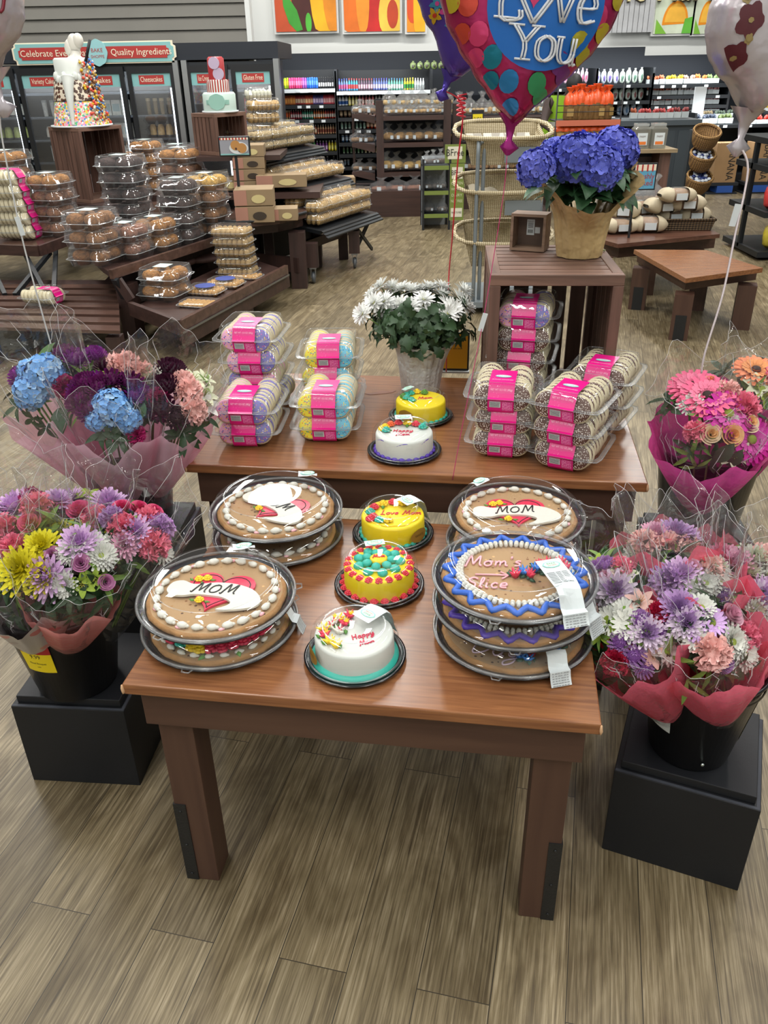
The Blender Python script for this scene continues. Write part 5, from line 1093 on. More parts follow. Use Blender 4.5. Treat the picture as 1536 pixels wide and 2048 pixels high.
# grey lap siding over the freezer cases
xs = aty(493, 50, 12.2).x; z0 = aty(250, 88, 12.2).z; g = MB(); n = 14
for k in range(n):
    a = z0 + k * .145; g.quad((-8, 12.20, a), (xs, 12.20, a), (xs, 12.235, a + .145), (-8, 12.235, a + .145)); g.quad((-8, 12.235, a), (xs, 12.235, a), (xs, 12.20, a), (-8, 12.20, a))
g.box(-8, xs, 12.24, 12.4, 0, z0 + n * .145); g.box(xs, xs + .06, 12.17, 12.4, 0, z0 + n * .145, 1)
put('trim_siding', (g, [mat('#77756e', .7, var=.05, vs=3), WHITEW]), kind='structure')
g = MB(); xa = aty(555, 120, 13.4).x; xm = aty(1288, 120, 13.4).x; za = aty(900, 101, 13.4).z; zb = aty(900, 160, 13.4).z
g.box(xa - 3, xm, 13.4, 13.6, zb - .2, za); g.box(xm, 12, 13.4, 13.6, zb - .2, aty(1400, 109, 13.4).z)
g.box(xa - 3, 12, 14.4, 14.6, 0, zb); put('trim_soffit', (g, NAVY), kind='structure')

# ---- fruit pictures above
WF = mat('#d6d8d6', .6)
def picture(px0, px1, py1, hpx, label, shapes, bg):
    Y = 14.5; a = aty(px0, py1, Y); b = aty(px1, py1, Y); W = b.x - a.x; Hh = hpx / 132.0
    t = thing('wall_picture', label, 'picture', (a.x, Y, a.z), 0, 'fruit pictures high on the wall')
    g = MB(); g.box(-.03, W + .03, .0, .06, -.03, Hh); put('frame', (g, WF), t)
    g = MB(); g.box(0, W, -.012, -.002, 0, Hh - .03); ms = [mat(bg, .6, var=.15, vs=4)]
    for i, (poly, col) in enumerate(shapes):
        ms.append(mat(col, .6, var=.18, vs=3)); yy = -.014 - i * .002
        pp = [(min(max(x, .0), 1) * W, yy, min(max(y, 0), 1.0) * (Hh - .03)) for x, y in poly]; g.face([g.p(p_) for p_ in pp][::1], i + 1)
    put('print', (g, ms), t); return t
def ell(cx, cy, rx, ry, n=22, a0=0, a1=2 * PI): return [(cx + rx * math.cos(a0 + (a1 - a0) * k / (n - 1)), cy + ry * math.sin(a0 + (a1 - a0) * k / (n - 1))) for k in range(n)]
picture(553, 674, 64, 150, 'wall picture of yellow peppers and a green leaf on an orange ground', [(ell(.15, .5, .35, .9), '#c4502a'), (ell(.5, .4, .22, .7), '#4a1e1a'), ([(.13, .48), (.22, .42), (.36, .25), (.44, .02), (.34, 0), (.22, .1), (.14, .3)], '#3f9a34'), (ell(.54, .1, .05, .12), '#4fae3a'), (ell(.84, .45, .26, .62), '#f0b41c'), (ell(.95, .45, .16, .5), '#e08a1c')], '#b8442a')
picture(689, 800, 64, 150, 'wall picture of an orange pepper, a red pepper and a cut peach', [(ell(.55, .5, .22, .9), '#c22420'), (ell(.18, .45, .24, .62), '#e0701e'), (ell(.34, .4, .12, .45), '#e8912a'), (ell(.84, .2, .22, .34), '#e9c04a'), (ell(.87, .2, .10, .17), '#b8401e')], '#d9d4c8')
picture(814, 850, 64, 150, 'narrow wall picture of halved peaches beside the purple balloon', [(ell(.3, .6, .5, .5), '#d9501e'), (ell(.75, .3, .4, .6), '#eeb01e')], '#e8901e')
def citrus(px0, px1, lab_):
    picture(px0, px1, 68, 120, lab_, [(ell(.55, .15, .34, .34, a0=0, a1=PI * 1.02), '#e88f16'), (ell(.55, .17, .28, .28, a0=0, a1=PI), '#f0b640'), ([(.05, .0), (.05, .22), (.35, .0)], '#7cb83a'), ([(.75, .0), (.8, .22), (1, .25), (1, .0)], '#5fae3a')], '#cdd8c0')
citrus(1305, 1380, 'wall picture of orange wedges and lime beside the white balloon'); citrus(1384, 1428, 'wall picture of orange wedges, second one towards the white balloon')
# wooden-plank banner with big lettering, cut by the top of the photograph
a = aty(1212, 66, 14.5); b = aty(1302, 66, 14.5); t = thing('wall_sign', 'whitewashed board sign with large cream lettering above the produce', 'sign', (a.x, 14.46, a.z))
g = MB(); W = b.x - a.x
for k in range(9): g.box(W * k / 9 + .004, W * (k + 1) / 9 - .004, 0, .03, 0, 1.0)
put('board', (g, mat('#b4b6b8', .7, var=.08, vs=6)), t)
for s_, dx in (('Whole Harvest', .0),):
    g = MB(); g.text(s_, .52, TR(W * 1.02, -.03, .56, rx=PI / 2), 0, ext=.02, wmax=2.9); g.text(s_, .55, TR(W * 1.02 + .01, -.005, .555, rx=PI / 2), 1, ext=.015, wmax=3.0); put('lettering', (g, [mat('#d6cc9c', .5), mat('#4a4438', .6)]), t)

# ================================================================== freezer cases at the back
FY = 10.5; GLASS = film('case_glass', refl=1.6, rough=.02, base=.02, haze=.02); ALU = mat('#9a9ea0', .35, metal=.8); TEALB = mat('#7fb4b4', .6); REDB = mat('#a8322e', .6); CREAMT = mat('#e6dcc4', .6)
ztop = aty(300, 126, FY).z; zhd = aty(200, 89, FY).z
g = MB(); g.box(aty(-62, 100, FY).x - .1, aty(556, 100, FY).x, FY - .02, 12.19, ztop + .021, zhd); put('trim_header', (g, NAVY), kind='structure')
def freezer(px0, px1, doors, label):
    xa, xb = aty(px0, 200, FY).x, aty(px1, 200, FY).x; t = thing('freezer_case', label, 'freezer', (xa, FY, 0), 0, 'glass-door freezer cases on the back wall'); W = xb - xa
    g = MB(); g.box(0, W, .75, .8, 0, ztop); g.box(0, .05, 0, .75, 0, ztop); g.box(W - .05, W, 0, .75, 0, ztop); g.box(.05, W - .05, 0, .75, 0, .2); g.box(.05, W - .05, 0, .75, ztop - .08, ztop)
    for q in range(1, 6): g.box(.05, W - .05, .12, .75, .2 + q * .245 - .01, .2 + q * .245 + .01)
    put('cabinet_body', (g, mat('#1c2228', .5)), t)
    for x_ in (-.02, W - .02): g = MB(); g.box(x_, x_ + .06, -.06, .1, 0, ztop + .02); put('end_trim', (g, ALU), t, label='brushed metal end trim')
    for d0, d1, txt in doors:
        a, b = aty(d0, 200, FY).x - xa, aty(d1, 200, FY).x - xa
        d_ = put('door', None_mesh(a, b), t); 
        g = MB(); g.box(a + .05, b - .05, -.028, -.024, .2, ztop - .12); put('glass', (g, GLASS), d_)
        g = MB(); zt = ztop - .10; g.box(a + .05, b - .05, -.036, -.030, zt - .13, zt); w = b - a - .1; c = (a + b) / 2
        g.box(c - w * .32, c + w * .32, -.040, -.036, zt - .11, zt - .02, 1); g.text(txt, .075, TR(c, -.042, zt - .064, rx=PI / 2), 2, wmax=w * .56)
        put('header_sign', (g, [TEALB, REDB, CREAMT]), d_)
        g = MB(); g.box(b - .078, b - .060, .0, .02, .25, ztop - .25); put('light_strip', (g, mat('#e8f2ff', .5, emit=5.0)), d_)
    lm = bpy.data.lights.new('case_lamp', 'AREA'); lm.shape = 'RECTANGLE'; lm.size = W - .2; lm.size_y = .06; lm.energy = 26 * W; lm.color = (.93, .97, 1); lo = bpy.data.objects.new('case_lamp', lm); lo.parent = t; lo.location = (W / 2, .06, ztop - .10); lo.rotation_euler = (.35, 0, 0); C.objects.link(lo)
    return t
def None_mesh(a, b):
    g = MB(); z0 = .12; z1 = ztop - .03; y0, y1 = -.05, -.01
    g.box(a, a + .05, y0, y1, z0, z1); g.box(b - .05, b, y0, y1, z0, z1); g.box(a + .05, b - .05, y0, y1, z0, z0 + .08); g.box(a + .05, b - .05, y0, y1, z1 - .07, z1)
    return g.mesh('door', BLK)
D1 = [(-60, 40, 'Cakes'), (46, 148, 'Variety Cakes'), (152, 257, 'Cupcakes'), (263, 357, 'Cheesecakes')]; D2 = [(380, 462, 'Ice Cream Cakes'), (468, 553, 'Gluten Free')]
freezer(-62, 359, D1, 'long black freezer case with glass doors of cakes and cheesecakes under the banner')
freezer(376, 556, D2, 'two-door black freezer case with ice cream cakes and gluten free signs')
# packages behind the glass
def f_pack(kind, c1, c2):
    g = MB()
    if kind == 'tub': g.lathe([(.0005, 0), (.30, 0), (.36, .7), (.38, .72), (.38, .85), (.36, .86), (.0005, .86)], 14, mi=0); g.lathe([(.385, .72), (.385, .86), (.0005, .87)], 14, mi=1)
    elif kind == 'carton': g.box(-.5, .5, -.35, .35, 0, .8); g.box(-.4, .4, -.36, -.35, .2, .6, 1)
    elif kind == 'dome': g.lathe([(.0005, 0), (.5, 0), (.52, .1), (.5, .12)], 16, mi=1); g.lathe([(.48, .12), (.45, .5), (.3, .68), (.0005, .7)], 16, mi=0)
    return g.mesh('package', [mat(c1, .5, var=.2, vs=6), mat(c2, .5)])
r = random.Random(21); IT = {0: [('dome', '#cfcfc6', '#22262a', 'white cream cake'), ('dome', '#a9b86a', '#22262a', 'green topped cake')], 1: [('tub', '#d3d6d2', '#b9c0c0', 'white cupcake tub'), ('dome', '#c9c6bc', '#22262a', 'pale frosted cake')], 2: [('carton', '#cfd2cc', '#9bb4b8', 'white carton'), ('dome', '#7a5a3c', '#22262a', 'brown cupcake pack')], 3: [('dome', '#b89a66', '#22262a', 'golden cheesecake'), ('tub', '#8f7a58', '#c9b68a', 'brown cheesecake tub')], 4: [('carton', '#6a7480', '#9a9aa0', 'grey carton')], 5: [('carton', '#a83044', '#d8d0cc', 'red carton'), ('carton', '#2a4a86', '#c9d0d8', 'blue carton')]}
FN = {0: 'the door beside the picture edge', 1: 'the variety cakes door', 2: 'the cupcakes door', 3: 'the cheesecakes door', 4: 'the ice cream cakes door', 5: 'the gluten free door'}
SHW = ['bottom', 'second', 'third', 'fourth', 'fifth']
for di, (d0, d1, _) in enumerate(D1 + D2):
    a, b = aty(d0, 200, FY).x + .07, aty(d1, 200, FY).x - .07
    for sh in range(2, 6):
        zz = .2 + (sh) * .245 + .0105 if sh else .2; zz = .2 + sh * .245 + .0105
        if zz > ztop - .3: continue
        kd = r.choice(IT[di]); n = 5 if kd[0] == 'tub' else 4
        for k in range(n):
            s_ = (b - a) / n * .9; put('cake_package', cache('pk' + str(kd), lambda: f_pack(*kd[:3])), None, TR(a + (k + .5) * (b - a) / n, FY + .32 + r.uniform(-.03, .03), zz, s=(s_, s_, .2)), label='%s on the %s shelf behind %s' % (kd[3], SHW[min(sh, 5) - 1], FN[di]), cat='package', group='packages on the %s shelf behind %s' % (SHW[min(sh, 5) - 1], FN[di]))
# banner sign
a, b = aty(22, 108, FY - .1), aty(350, 104, FY - .1); W = b.x - a.x; zt = aty(186, 83, FY - .1).z; zb = aty(186, 128, FY - .1).z; hh = (zt - zb)
t = thing('banner_sign', 'long red and teal banner sign with cream lettering above the freezer doors', 'sign', (a.x, FY - .06, (zt + zb) / 2)); g = MB()
def plaque(W, h, z=0): return [(0, -h * .25), (W * .015, -h * .32), (W * .015, -h * .5), (W * .985, -h * .5), (W * .985, -h * .32), (W, -h * .25), (W, h * .25), (W * .985, h * .32), (W * .985, h * .5), (W * .015, h * .5), (W * .015, h * .32), (0, h * .25)]
g.T = TR(rx=PI / 2); g.prism(plaque(W, hh), -.02, .0, 2); g.T = TR(W * .012, 0, 0, rx=PI / 2); g.prism(plaque(W * .976, hh * .88), 0, .006, 0); g.T = TR(W * .04, 0, 0, rx=PI / 2); g.prism(plaque(W * .92, hh * .55), .006, .012, 1); g.T = Matrix()
g.text('Celebrate Every Day', hh * .42, TR(W * .26, -.016, 0, rx=PI / 2), 2, wmax=W * .42); g.text('Quality Ingredients', hh * .42, TR(W * .79, -.016, 0, rx=PI / 2), 2, wmax=W * .37)
put('board', (g, [TEALB, REDB, CREAMT]), t); g = MB(); g.T = TR(W * .525, -.02, 0, rx=PI / 2); g.prism(ovalpts(hh * .5, hh * .6, 40, .03), 0, .02, 0); g.text('BAKE', hh * .26, TR(0, hh * .1, .022), 1); g.text('SHOPPE', hh * .2, TR(0, -hh * .18, .022), 1); put('badge', (g, [mat('#8fc2c6', .6), REDB]), t)

# ================================================================== dairy and drinks shelves
def f_bottle(kind, body, label, cap):
    g = MB(); n = 10
    if kind == 'slim': g.lathe([(.0005, 0), (.13, 0), (.14, .03), (.14, .55), (.12, .68), (.06, .8), (.05, .88)], n, mi=0); g.lathe([(.143, .15), (.143, .5)], n, mi=1); g.lathe([(.06, .86), (.06, 1), (.0005, 1)], n, mi=2)
    elif kind == 'can': g.lathe([(.0005, 0), (.15, 0), (.17, .04), (.17, .88), (.14, .97), (.14, 1), (.0005, 1)], n, mi=0); g.lathe([(.173, .3), (.173, .7)], n, mi=1)
    elif kind == 'carton': g.box(-.17, .17, -.17, .17, 0, .75); g.frus(-.17, .17, -.17, .17, .75, 1, .0, .15, 2); g.box(-.15, .15, -.173, -.17, .15, .6, 1)
    elif kind == 'jug': g.lathe([(.0005, 0), (.2, 0), (.22, .05), (.22, .5), (.15, .75), (.07, .85)], n, mi=0); g.lathe([(.223, .12), (.223, .42)], n, mi=1); g.lathe([(.08, .84), (.08, .98), (.0005, .98)], n, mi=2)
    elif kind == 'tub': g.lathe([(.0005, 0), (.17, 0), (.2, .8), (.21, .82), (.21, .95), (.0005, .95)], n, mi=0); g.lathe([(.192, .2), (.2, .7)], n, mi=1); g.lathe([(.212, .84), (.212, .96), (.0005, .97)], n, mi=2)
    return g.mesh('bottle', [mat(body, .35), mat(label, .5), mat(cap, .4)])
def shelf_row(px0, px1, pyb, Y, hpx, runs, where, group, depth=.2, name='drink_bottle', cat='bottle'):
    """runs: (kind, body, label, cap, count, word)"""
    tot = sum(q[4] for q in runs); a = aty(px0, pyb, Y); b = aty(px1, pyb, Y); h = 1.1 * hpx / (1631 * 1.27 / Y); k = 0; zz = a.z
    for kind, body, lb, cap, n, word in runs:
        me = cache(('bt', kind, body, lb, cap), lambda: f_bottle(kind, body, lb, cap))
        for i in range(n):
            u = (k + .5) / tot; x = a.x + (b.x - a.x) * u; zq = a.z + (b.z - a.z) * u * 0; s_ = (b.x - a.x) / tot
            wd = min(s_ / .36, h * 1.1) if kind in ('slim', 'can', 'carton') else min(s_ / .45, h * 1.1)
            put(name, me, None, TR(x, Y + .10 + (.012 * (k % 3)), zz, s=(wd, wd, h * rnd.uniform(.97, 1.02))), label='%s on %s' % (word, where), cat=cat, group=group); k += 1
DY = 12.4; BLKM = mat('#14181c', .5); WHT = mat('#cfd4d6', .5)
def gondola(px0, px1, pys, Y, pyt, label, name='dairy_case', cat='shelf', tags=True, dep=.55):
    xa, xb = aty(px0, 250, Y).x, aty(px1, 250, Y).x; t = thing(name, label, cat, (xa, Y, 0)); W = xb - xa; zt = aty((px0 + px1) / 2, pyt, Y).z
    g = MB(); g.box(0, W, dep, dep + .05, 0, zt); g.box(-.03, 0, 0, dep + .05, 0, zt); g.box(W, W + .03, 0, dep + .05, 0, zt); g.box(0, W, -.02, dep, 0, .22); put('case_body', (g, BLKM), t)
    lm = bpy.data.lights.new('case_lamp', 'AREA'); lm.shape = 'RECTANGLE'; lm.size = W; lm.size_y = .08; lm.energy = 12 * W; lm.color = (.93, .97, 1); lo = bpy.data.objects.new('case_lamp', lm); lo.parent = t; lo.location = (W / 2, -.12, zt + .12); lo.rotation_euler = (.35, 0, 0); C.objects.link(lo)
    rr = random.Random(int(px0))
    for i, py in enumerate(pys):
        z = aty(px0, py, Y).z; g = MB(); g.box(0, W, 0, dep, z - .02, z - .001); g.box(0, W, -.012, 0, z - .045, z - .0005, 1)
        if tags:
            for k in range(int(W / .16)):
                if rr.random() < .55: x = .05 + k * .16 + rr.uniform(0, .05); g.box(x, x + .055, -.016, -.012, z - .040, z - .008, 2)
        put('shelf', (g, [BLKM, WHT if i == 0 and name == 'dairy_case' else BLKM, WHT]), t)
    return t
gondola(560, 673, [179, 211, 240, 271, 305, 334], DY, 140, 'black refrigerated drinks case with coloured bottles beside the freezer doors')
gondola(676, 860, [183, 213, 236, 260, 286, 309, 334], DY, 140, 'black refrigerated dairy case behind the bread rack')
S1 = 'of the drinks case'
def SR(px0, px1, pyb, hpx, runs, w, wh=S1): shelf_row(px0, px1, pyb, DY, hpx, runs, 'the %s shelf %s' % (w, wh), 'drinks on the %s shelf %s' % (w, wh))
SR(563, 672, 178, 20, [('can', '#a8bf2a', '#d8d23a', '#9aa', 3, 'lime green can'), ('can', '#d8417a', '#e87aa0', '#c33', 6, 'pink can'), ('can', '#8a4a9a', '#b070c0', '#999', 2, 'purple can'), ('can', '#2f6ad0', '#5a90e0', '#27b', 5, 'blue can'), ('slim', '#1c1c22', '#c9c9c9', '#111', 8, 'black bottle with a pale label')] if 0 else [('can', '#a8bf2a', '#d8d23a', '#99aaaa', 3, 'lime green can'), ('can', '#d8417a', '#e87aa0', '#cc3333', 6, 'pink can'), ('can', '#8a4a9a', '#b070c0', '#999999', 2, 'purple can'), ('can', '#2f6ad0', '#5a90e0', '#2277bb', 5, 'blue can'), ('slim', '#1c1c22', '#c9c9c9', '#111111', 8, 'black bottle with a pale label')], 'top')
SR(564, 672, 210, 17, [('carton', '#b8662a', '#e0a050', '#8a3a1a', 5, 'orange carton'), ('carton', '#9a3030', '#d8c0a0', '#6a1a1a', 4, 'dark red carton'), ('carton', '#b04028', '#e8c090', '#8a2a1a', 3, 'rust carton'), ('carton', '#4a3a7a', '#c9b8d8', '#2a2a5a', 4, 'violet carton'), ('carton', '#b8384a', '#e0b0b0', '#8a1a2a', 5, 'red carton')], 'second')
SR(566, 672, 239, 17, [('tub', '#c9b08a', '#d8683a', '#e8e0d0', 3, 'cream tub with an orange label'), ('slim', '#b03a4a', '#e0d0d0', '#eeeeee', 5, 'red juice bottle'), ('slim', '#3a9a7a', '#e0e8e0', '#eeeeee', 5, 'green juice bottle'), ('slim', '#d8702a', '#f0e0d0', '#eeeeee', 5, 'orange juice bottle'), ('slim', '#b83a2a', '#e0d8d0', '#3a6ab0', 5, 'tomato-red bottle with a blue cap')], 'third')
SR(568, 674, 270, 18, [('slim', '#4a8a5a', '#c9d8c0', '#ddeedd', 3, 'green bottle'), ('slim', '#5a2a5a', '#c0a0c0', '#dddddd', 4, 'plum bottle'), ('slim', '#b86a4a', '#e8d0b0', '#dddddd', 6, 'peach bottle'), ('slim', '#c9a07a', '#8a4a3a', '#e8e8e0', 8, 'beige coffee bottle')], 'fourth')
SR(570, 674, 304, 20, [('slim', '#2a2a2a', '#8a3a3a', '#dddddd', 6, 'dark bottle'), ('slim', '#3a8a3a', '#c0d8a0', '#eeeeee', 4, 'bright green bottle'), ('slim', '#7a3a8a', '#d0b0d8', '#eeeeee', 4, 'violet bottle'), ('slim', '#d8c82a', '#f0e87a', '#ffffff', 3, 'yellow bottle')], 'fifth')
SR(572, 674, 333, 18, [('jug', '#c9ccd0', '#8a8f98', '#5a3a8a', 3, 'milky jug'), ('jug', '#1e1e26', '#c9c9d0', '#eeeeee', 5, 'black jug with a white cap')], 'bottom')
S2 = 'of the dairy case'
SR(676, 776, 182, 22, [('slim', '#6a8ac9', '#c05a8a', '#3a4ab0', 4, 'blue and pink bottle'), ('slim', '#3a9ac9', '#d84a4a', '#cc3333', 4, 'sky blue bottle with red label'), ('slim', '#5a4a5a', '#c9a0b0', '#882233', 6, 'maroon bottle'), ('slim', '#5a6ab0', '#c0b8e0', '#333399', 6, 'lavender bottle')], 'top', S2)
SR(776, 850, 181, 22, [('slim', '#5aa08a', '#d0e0d8', '#2a6a9a', 6, 'sea green bottle'), ('slim', '#c9c02a', '#2a7a3a', '#e8d83a', 4, 'yellow-topped bottle'), ('jug', '#b8c0c0', '#98a0a0', '#dddddd', 4, 'clear jug')], 'top', S2)
SR(676, 776, 212, 20, [('jug', '#d0d4d8', '#1e4a8a', '#3a5a9a', 3, 'white jug with a navy label'), ('slim', '#c9c06a', '#e8e0b0', '#d83a3a', 3, 'cream yellow bottle'), ('slim', '#d87a7a', '#e8d0c8', '#e8e0d8', 5, 'strawberry milk bottle'), ('slim', '#c9c9c0', '#8a9a8a', '#2a7a4a', 4, 'white milk bottle')], 'second', S2)
SR(678, 770, 235, 15, [('tub', '#7a5a4a', '#c9b090', '#dddddd', 5, 'brown tub'), ('tub', '#a83a3a', '#e0b8a0', '#eeeeee', 6, 'red tub')], 'third', S2)
SR(680, 770, 259, 17, [('slim', '#b8c8c0', '#7a9a8a', '#e8e8e8', 7, 'pale milk bottle'), ('tub', '#b8402a', '#e8c0a0', '#e8e8e8', 5, 'orange-red tub')], 'fourth', S2)
SR(682, 772, 285, 14, [('tub', '#3a6a9a', '#c0d0e0', '#e8e8e8', 12, 'blue-labelled yoghurt tub')], 'fifth', S2)
SR(684, 772, 308, 15, [('slim', '#a8b8a0', '#5a8a5a', '#e0e0e0', 6, 'green-labelled small bottle'), ('slim', '#c9c2a8', '#a08a5a', '#e0e0e0', 6, 'cream small bottle')], 'sixth', S2)
SR(640, 700, 333, 12, [('tub', '#c9d0d4', '#8aa0b0', '#e8e8e8', 9, 'white tub')], 'bottom', S2)
# ================================================================== produce cases on the back wall
def f_bag(c1, c2, seed=1, lump=.12, n=10):
    g = MB(); r = random.Random(seed); g.sph((0, 0, .45), (.5, .35, .45), n, 7, 0, jit=lump, rnd=r); g.sph((0, -.1, .4), (.34, .3, .28), 8, 5, 1, jit=lump, rnd=r)
    g.lathe([(.1, .84), (.2, 1.0), (.05, .98)], 6, mi=0); return g.mesh('bag', [mat(c1, .35, var=.25, vs=5, coat=.3), mat(c2, .5, var=.2, vs=6)])
def f_punnet(c, seed=1):
    g = MB(); r = random.Random(seed); g.frus(-.5, .5, -.4, .4, 0, .4, -.03, -.03, 1, topf=False)
    for k in range(14): g.sph((r.uniform(-.38, .38), r.uniform(-.3, .3), .35 + r.uniform(0, .25)), r.uniform(.13, .18), 7, 5, 0)
    return g.mesh('punnet', [mat(c, .4, var=.25, vs=3, coat=.3), mat('#b9c0c0', .3)])
def produce_row(px0, px1, py, Y, hpx, specs, where, mk=f_bag, name='produce_bag', cat='bag', rows=1):
    tot = sum(s_[1] for s_ in specs); a, b = aty(px0, py, Y), aty(px1, py, Y); h = hpx / (1631 * 1.27 / Y) * (1.7 if mk.__name__ == 'f_punnet' else 1.15); k = 0; w = (b.x - a.x) / tot
    for cols, n, word in specs:
        for i in range(n):
            x = a.x + (k + .5) * w; put(name, cache(('pb', mk.__name__, cols, k % 2), lambda: mk(*cols, seed=k % 2 + 1)), None, TR(x, Y + .14, a.z, rz=rnd.uniform(-.25, .25), s=(w * .95, w * .95, h * rnd.uniform(.92, 1.05))), label='%s %s' % (word, where), cat=cat, group='produce %s' % where); k += 1
PY = 12.9
gondola(1055, 1183, [178, 205, 232, 256], PY, 138, 'dark produce case of pink packets behind the person in the vest', 'produce_case', tags=True)
gondola(1187, 1293, [170, 203, 233], PY, 136, 'dark produce case of bagged salads behind the orange bags', 'produce_case')
gondola(1297, 1446, [170, 192, 212, 232], PY, 145, 'dark produce case of yellow and pink fruit packs', 'produce_case')
produce_row(1105, 1180, 168, PY, 26, [(('#b89aa8', '#a8486a'), 9, 'pink and white packet')], 'on the top shelf of the pink packet case')
produce_row(1070, 1112, 203, PY, 22, [(('#b8b8b0', '#8a4a5a'), 5, 'pale packet')], 'on the second shelf of the pink packet case')
produce_row(1060, 1112, 231, PY, 20, [(('#7a9a6a', '#a85a9a'), 6, 'green and violet packet')], 'on the third shelf of the pink packet case')
produce_row(1192, 1292, 169, PY, 27, [(('#b8c0cc', '#5a4a8a'), 4, 'white and purple salad bag'), (('#b8c4b8', '#4a6a5a'), 4, 'white and green salad bag')], 'on the top shelf of the salad case')
produce_row(1228, 1292, 202, PY, 25, [(('#aab8b0', '#7a4a4a'), 5, 'clear salad bag')], 'on the second shelf of the salad case')
produce_row(1236, 1290, 232, PY, 25, [(('#9aa8b8', '#4a6a8a'), 4, 'pale blue salad bag')], 'on the third shelf of the salad case')
produce_row(1298, 1443, 169, PY, 15, [(('#c9704a',), 3, 'orange fruit pack'), (('#d8b02a',), 3, 'yellow fruit pack'), (('#c9a08a',), 2, 'peach fruit pack'), (('#c97a3a',), 2, 'amber fruit pack'), (('#7a9a5a',), 2, 'green fruit pack')], 'on the top shelf of the fruit case', f_punnet, 'fruit_pack', 'fruit pack')
produce_row(1298, 1443, 191, PY, 14, [(('#c9664a',), 4, 'red-orange fruit pack'), (('#c9b8b8',), 4, 'pale mushroom pack'), (('#c98a8a',), 4, 'pink fruit pack')], 'on the second shelf of the fruit case', f_punnet, 'fruit_pack', 'fruit pack')
produce_row(1298, 1443, 211, PY, 14, [(('#b8584a',), 4, 'brick red fruit pack'), (('#c0b0a8',), 4, 'cream fruit pack'), (('#9a6a6a',), 4, 'dull red fruit pack')], 'on the third shelf of the fruit case', f_punnet, 'fruit_pack', 'fruit pack')
produce_row(1300, 1443, 231, PY, 14, [(('#a8384a',), 10, 'dark red fruit pack')], 'on the lowest shelf of the fruit case', f_punnet, 'fruit_pack', 'fruit pack')
# sloped fruit counter, cartons and pallets by the white balloon
gondola(1392, 1540, [250], 12.3, 225, 'low dark produce counter above the banana cartons', 'produce_counter')
produce_row(1392, 1470, 249, 12.3, 17, [(('#3a4456',), 3, 'dark blue plum heap'), (('#5a6a3a',), 2, 'olive green fruit heap')], 'on the low counter', f_punnet, 'fruit_pack', 'fruit pack'); produce_row(1395, 1470, 238, 12.5, 14, [(('#8a7a5a',), 3, 'brown fruit heap'), (('#4a5a4a',), 3, 'green fruit heap')], 'at the back of the low counter', f_punnet, 'fruit_pack', 'fruit pack')
produce_row(1490, 1545, 253, 12.2, 20, [(('#c8342a',), 4, 'red tomato heap')], 'on the low counter by the picture edge', f_punnet, 'fruit_pack', 'fruit pack'); produce_row(1495, 1545, 228, 12.5, 18, [(('#d8782a',), 2, 'orange pepper heap'), (('#d8b82a',), 2, 'yellow pepper heap')], 'at the back of the low counter', f_punnet, 'fruit_pack', 'fruit pack')
CARD = mat('#a5835c', .75, var=.06, vs=6)
for px0, px1, lb in ((1430, 1476, 'tall cardboard carton with black printing beside the wicker bowls'), (1502, 1542, 'tall cardboard carton with black printing by the picture edge')):
    Y = 12.05; a, b = aty(px0, 325, Y), aty(px1, 325, Y); t = thing('cardboard_carton', lb, 'carton', (a.x, Y, .15), 0, 'cartons on blue pallets'); W = b.x - a.x
    g = MB(); g.box(0, W, 0, .24, 0, .50); put('carton_body', (g, CARD), t); g = MB(); g.text('BANANA', .14, TR(W * .7, -.003, .25, rx=PI / 2, ry=PI / 2), 0, wmax=.44); put('lettering', (g, BLACK_INK), t)
    t = thing('pallet', 'blue pallet under the cardboard carton ' + ('beside the wicker bowls' if px0 < 1480 else 'by the picture edge'), 'pallet', (a.x - .05, Y - .02, 0), 0, 'blue pallets')
    PB = mat('#2a56a8', .6); g = MB(); g.box(0, W + .1, 0, .3, .11, .149); g.box(0, W + .1, 0, .3, 0, .02); put('deck', (g, mat('#20242a', .6)), t); g = MB(); g.box(W * .4, W * .4 + .22, -.005, .3, .02, .109); put('block', (g, PB), t)
g = MB(); a = aty(1385, 216, 12.6); g.box(a.x, a.x + .16, 12.6, 12.62, aty(1385, 232, 12.9).z, a.z + .26); put('notice_card', (g, WHT), label='white notice card standing on the fruit case', cat='sign')
# dark grey counter end, meat-tray table
GREYC = mat('#3a4248', .55); t = thing('counter_cabinet', 'dark grey panelled counter cabinet behind the wicker bowls', 'cabinet', (aty(1275, 300, 11.2).x, 11.2, 0)); W = aty(1385, 300, 11.2).x - aty(1275, 300, 11.2).x; zc = aty(1330, 240, 11.2).z
g = MB(); g.box(0, W, 0, .6, 0, zc - .06); put('cabinet_body', (g, GREYC), t); g = MB(); g.box(-.3, W + .05, -.04, .64, zc - .06, zc); put('worktop', (g, mat('#4a5258', .4)), t)
for k in range(3): g = MB(); g.box(W * k / 3 + .02, W * (k + 1) / 3 - .02, -.012, 0, .06, zc - .12); put('panel', (g, GREYC), t)
produce_row(1265, 1382, 238, 11.3, 18, [(('#a8583a',), 1, 'rust fruit pack'), (('#b84a4a',), 5, 'red fruit pack'), (('#8a3a3a',), 2, 'dark fruit pack')], 'on the grey counter', f_punnet, 'fruit_pack', 'fruit pack')
# ---- small salad packs on top of the dairy case (near the purple balloon)
zc_ = aty(760, 140, DY).z; produce_row(820, 905, 140, DY + .1, 15, [(('#6a7a4a', '#3a3a2a'), 6, 'dark green packet')], 'standing on top of the dairy case')
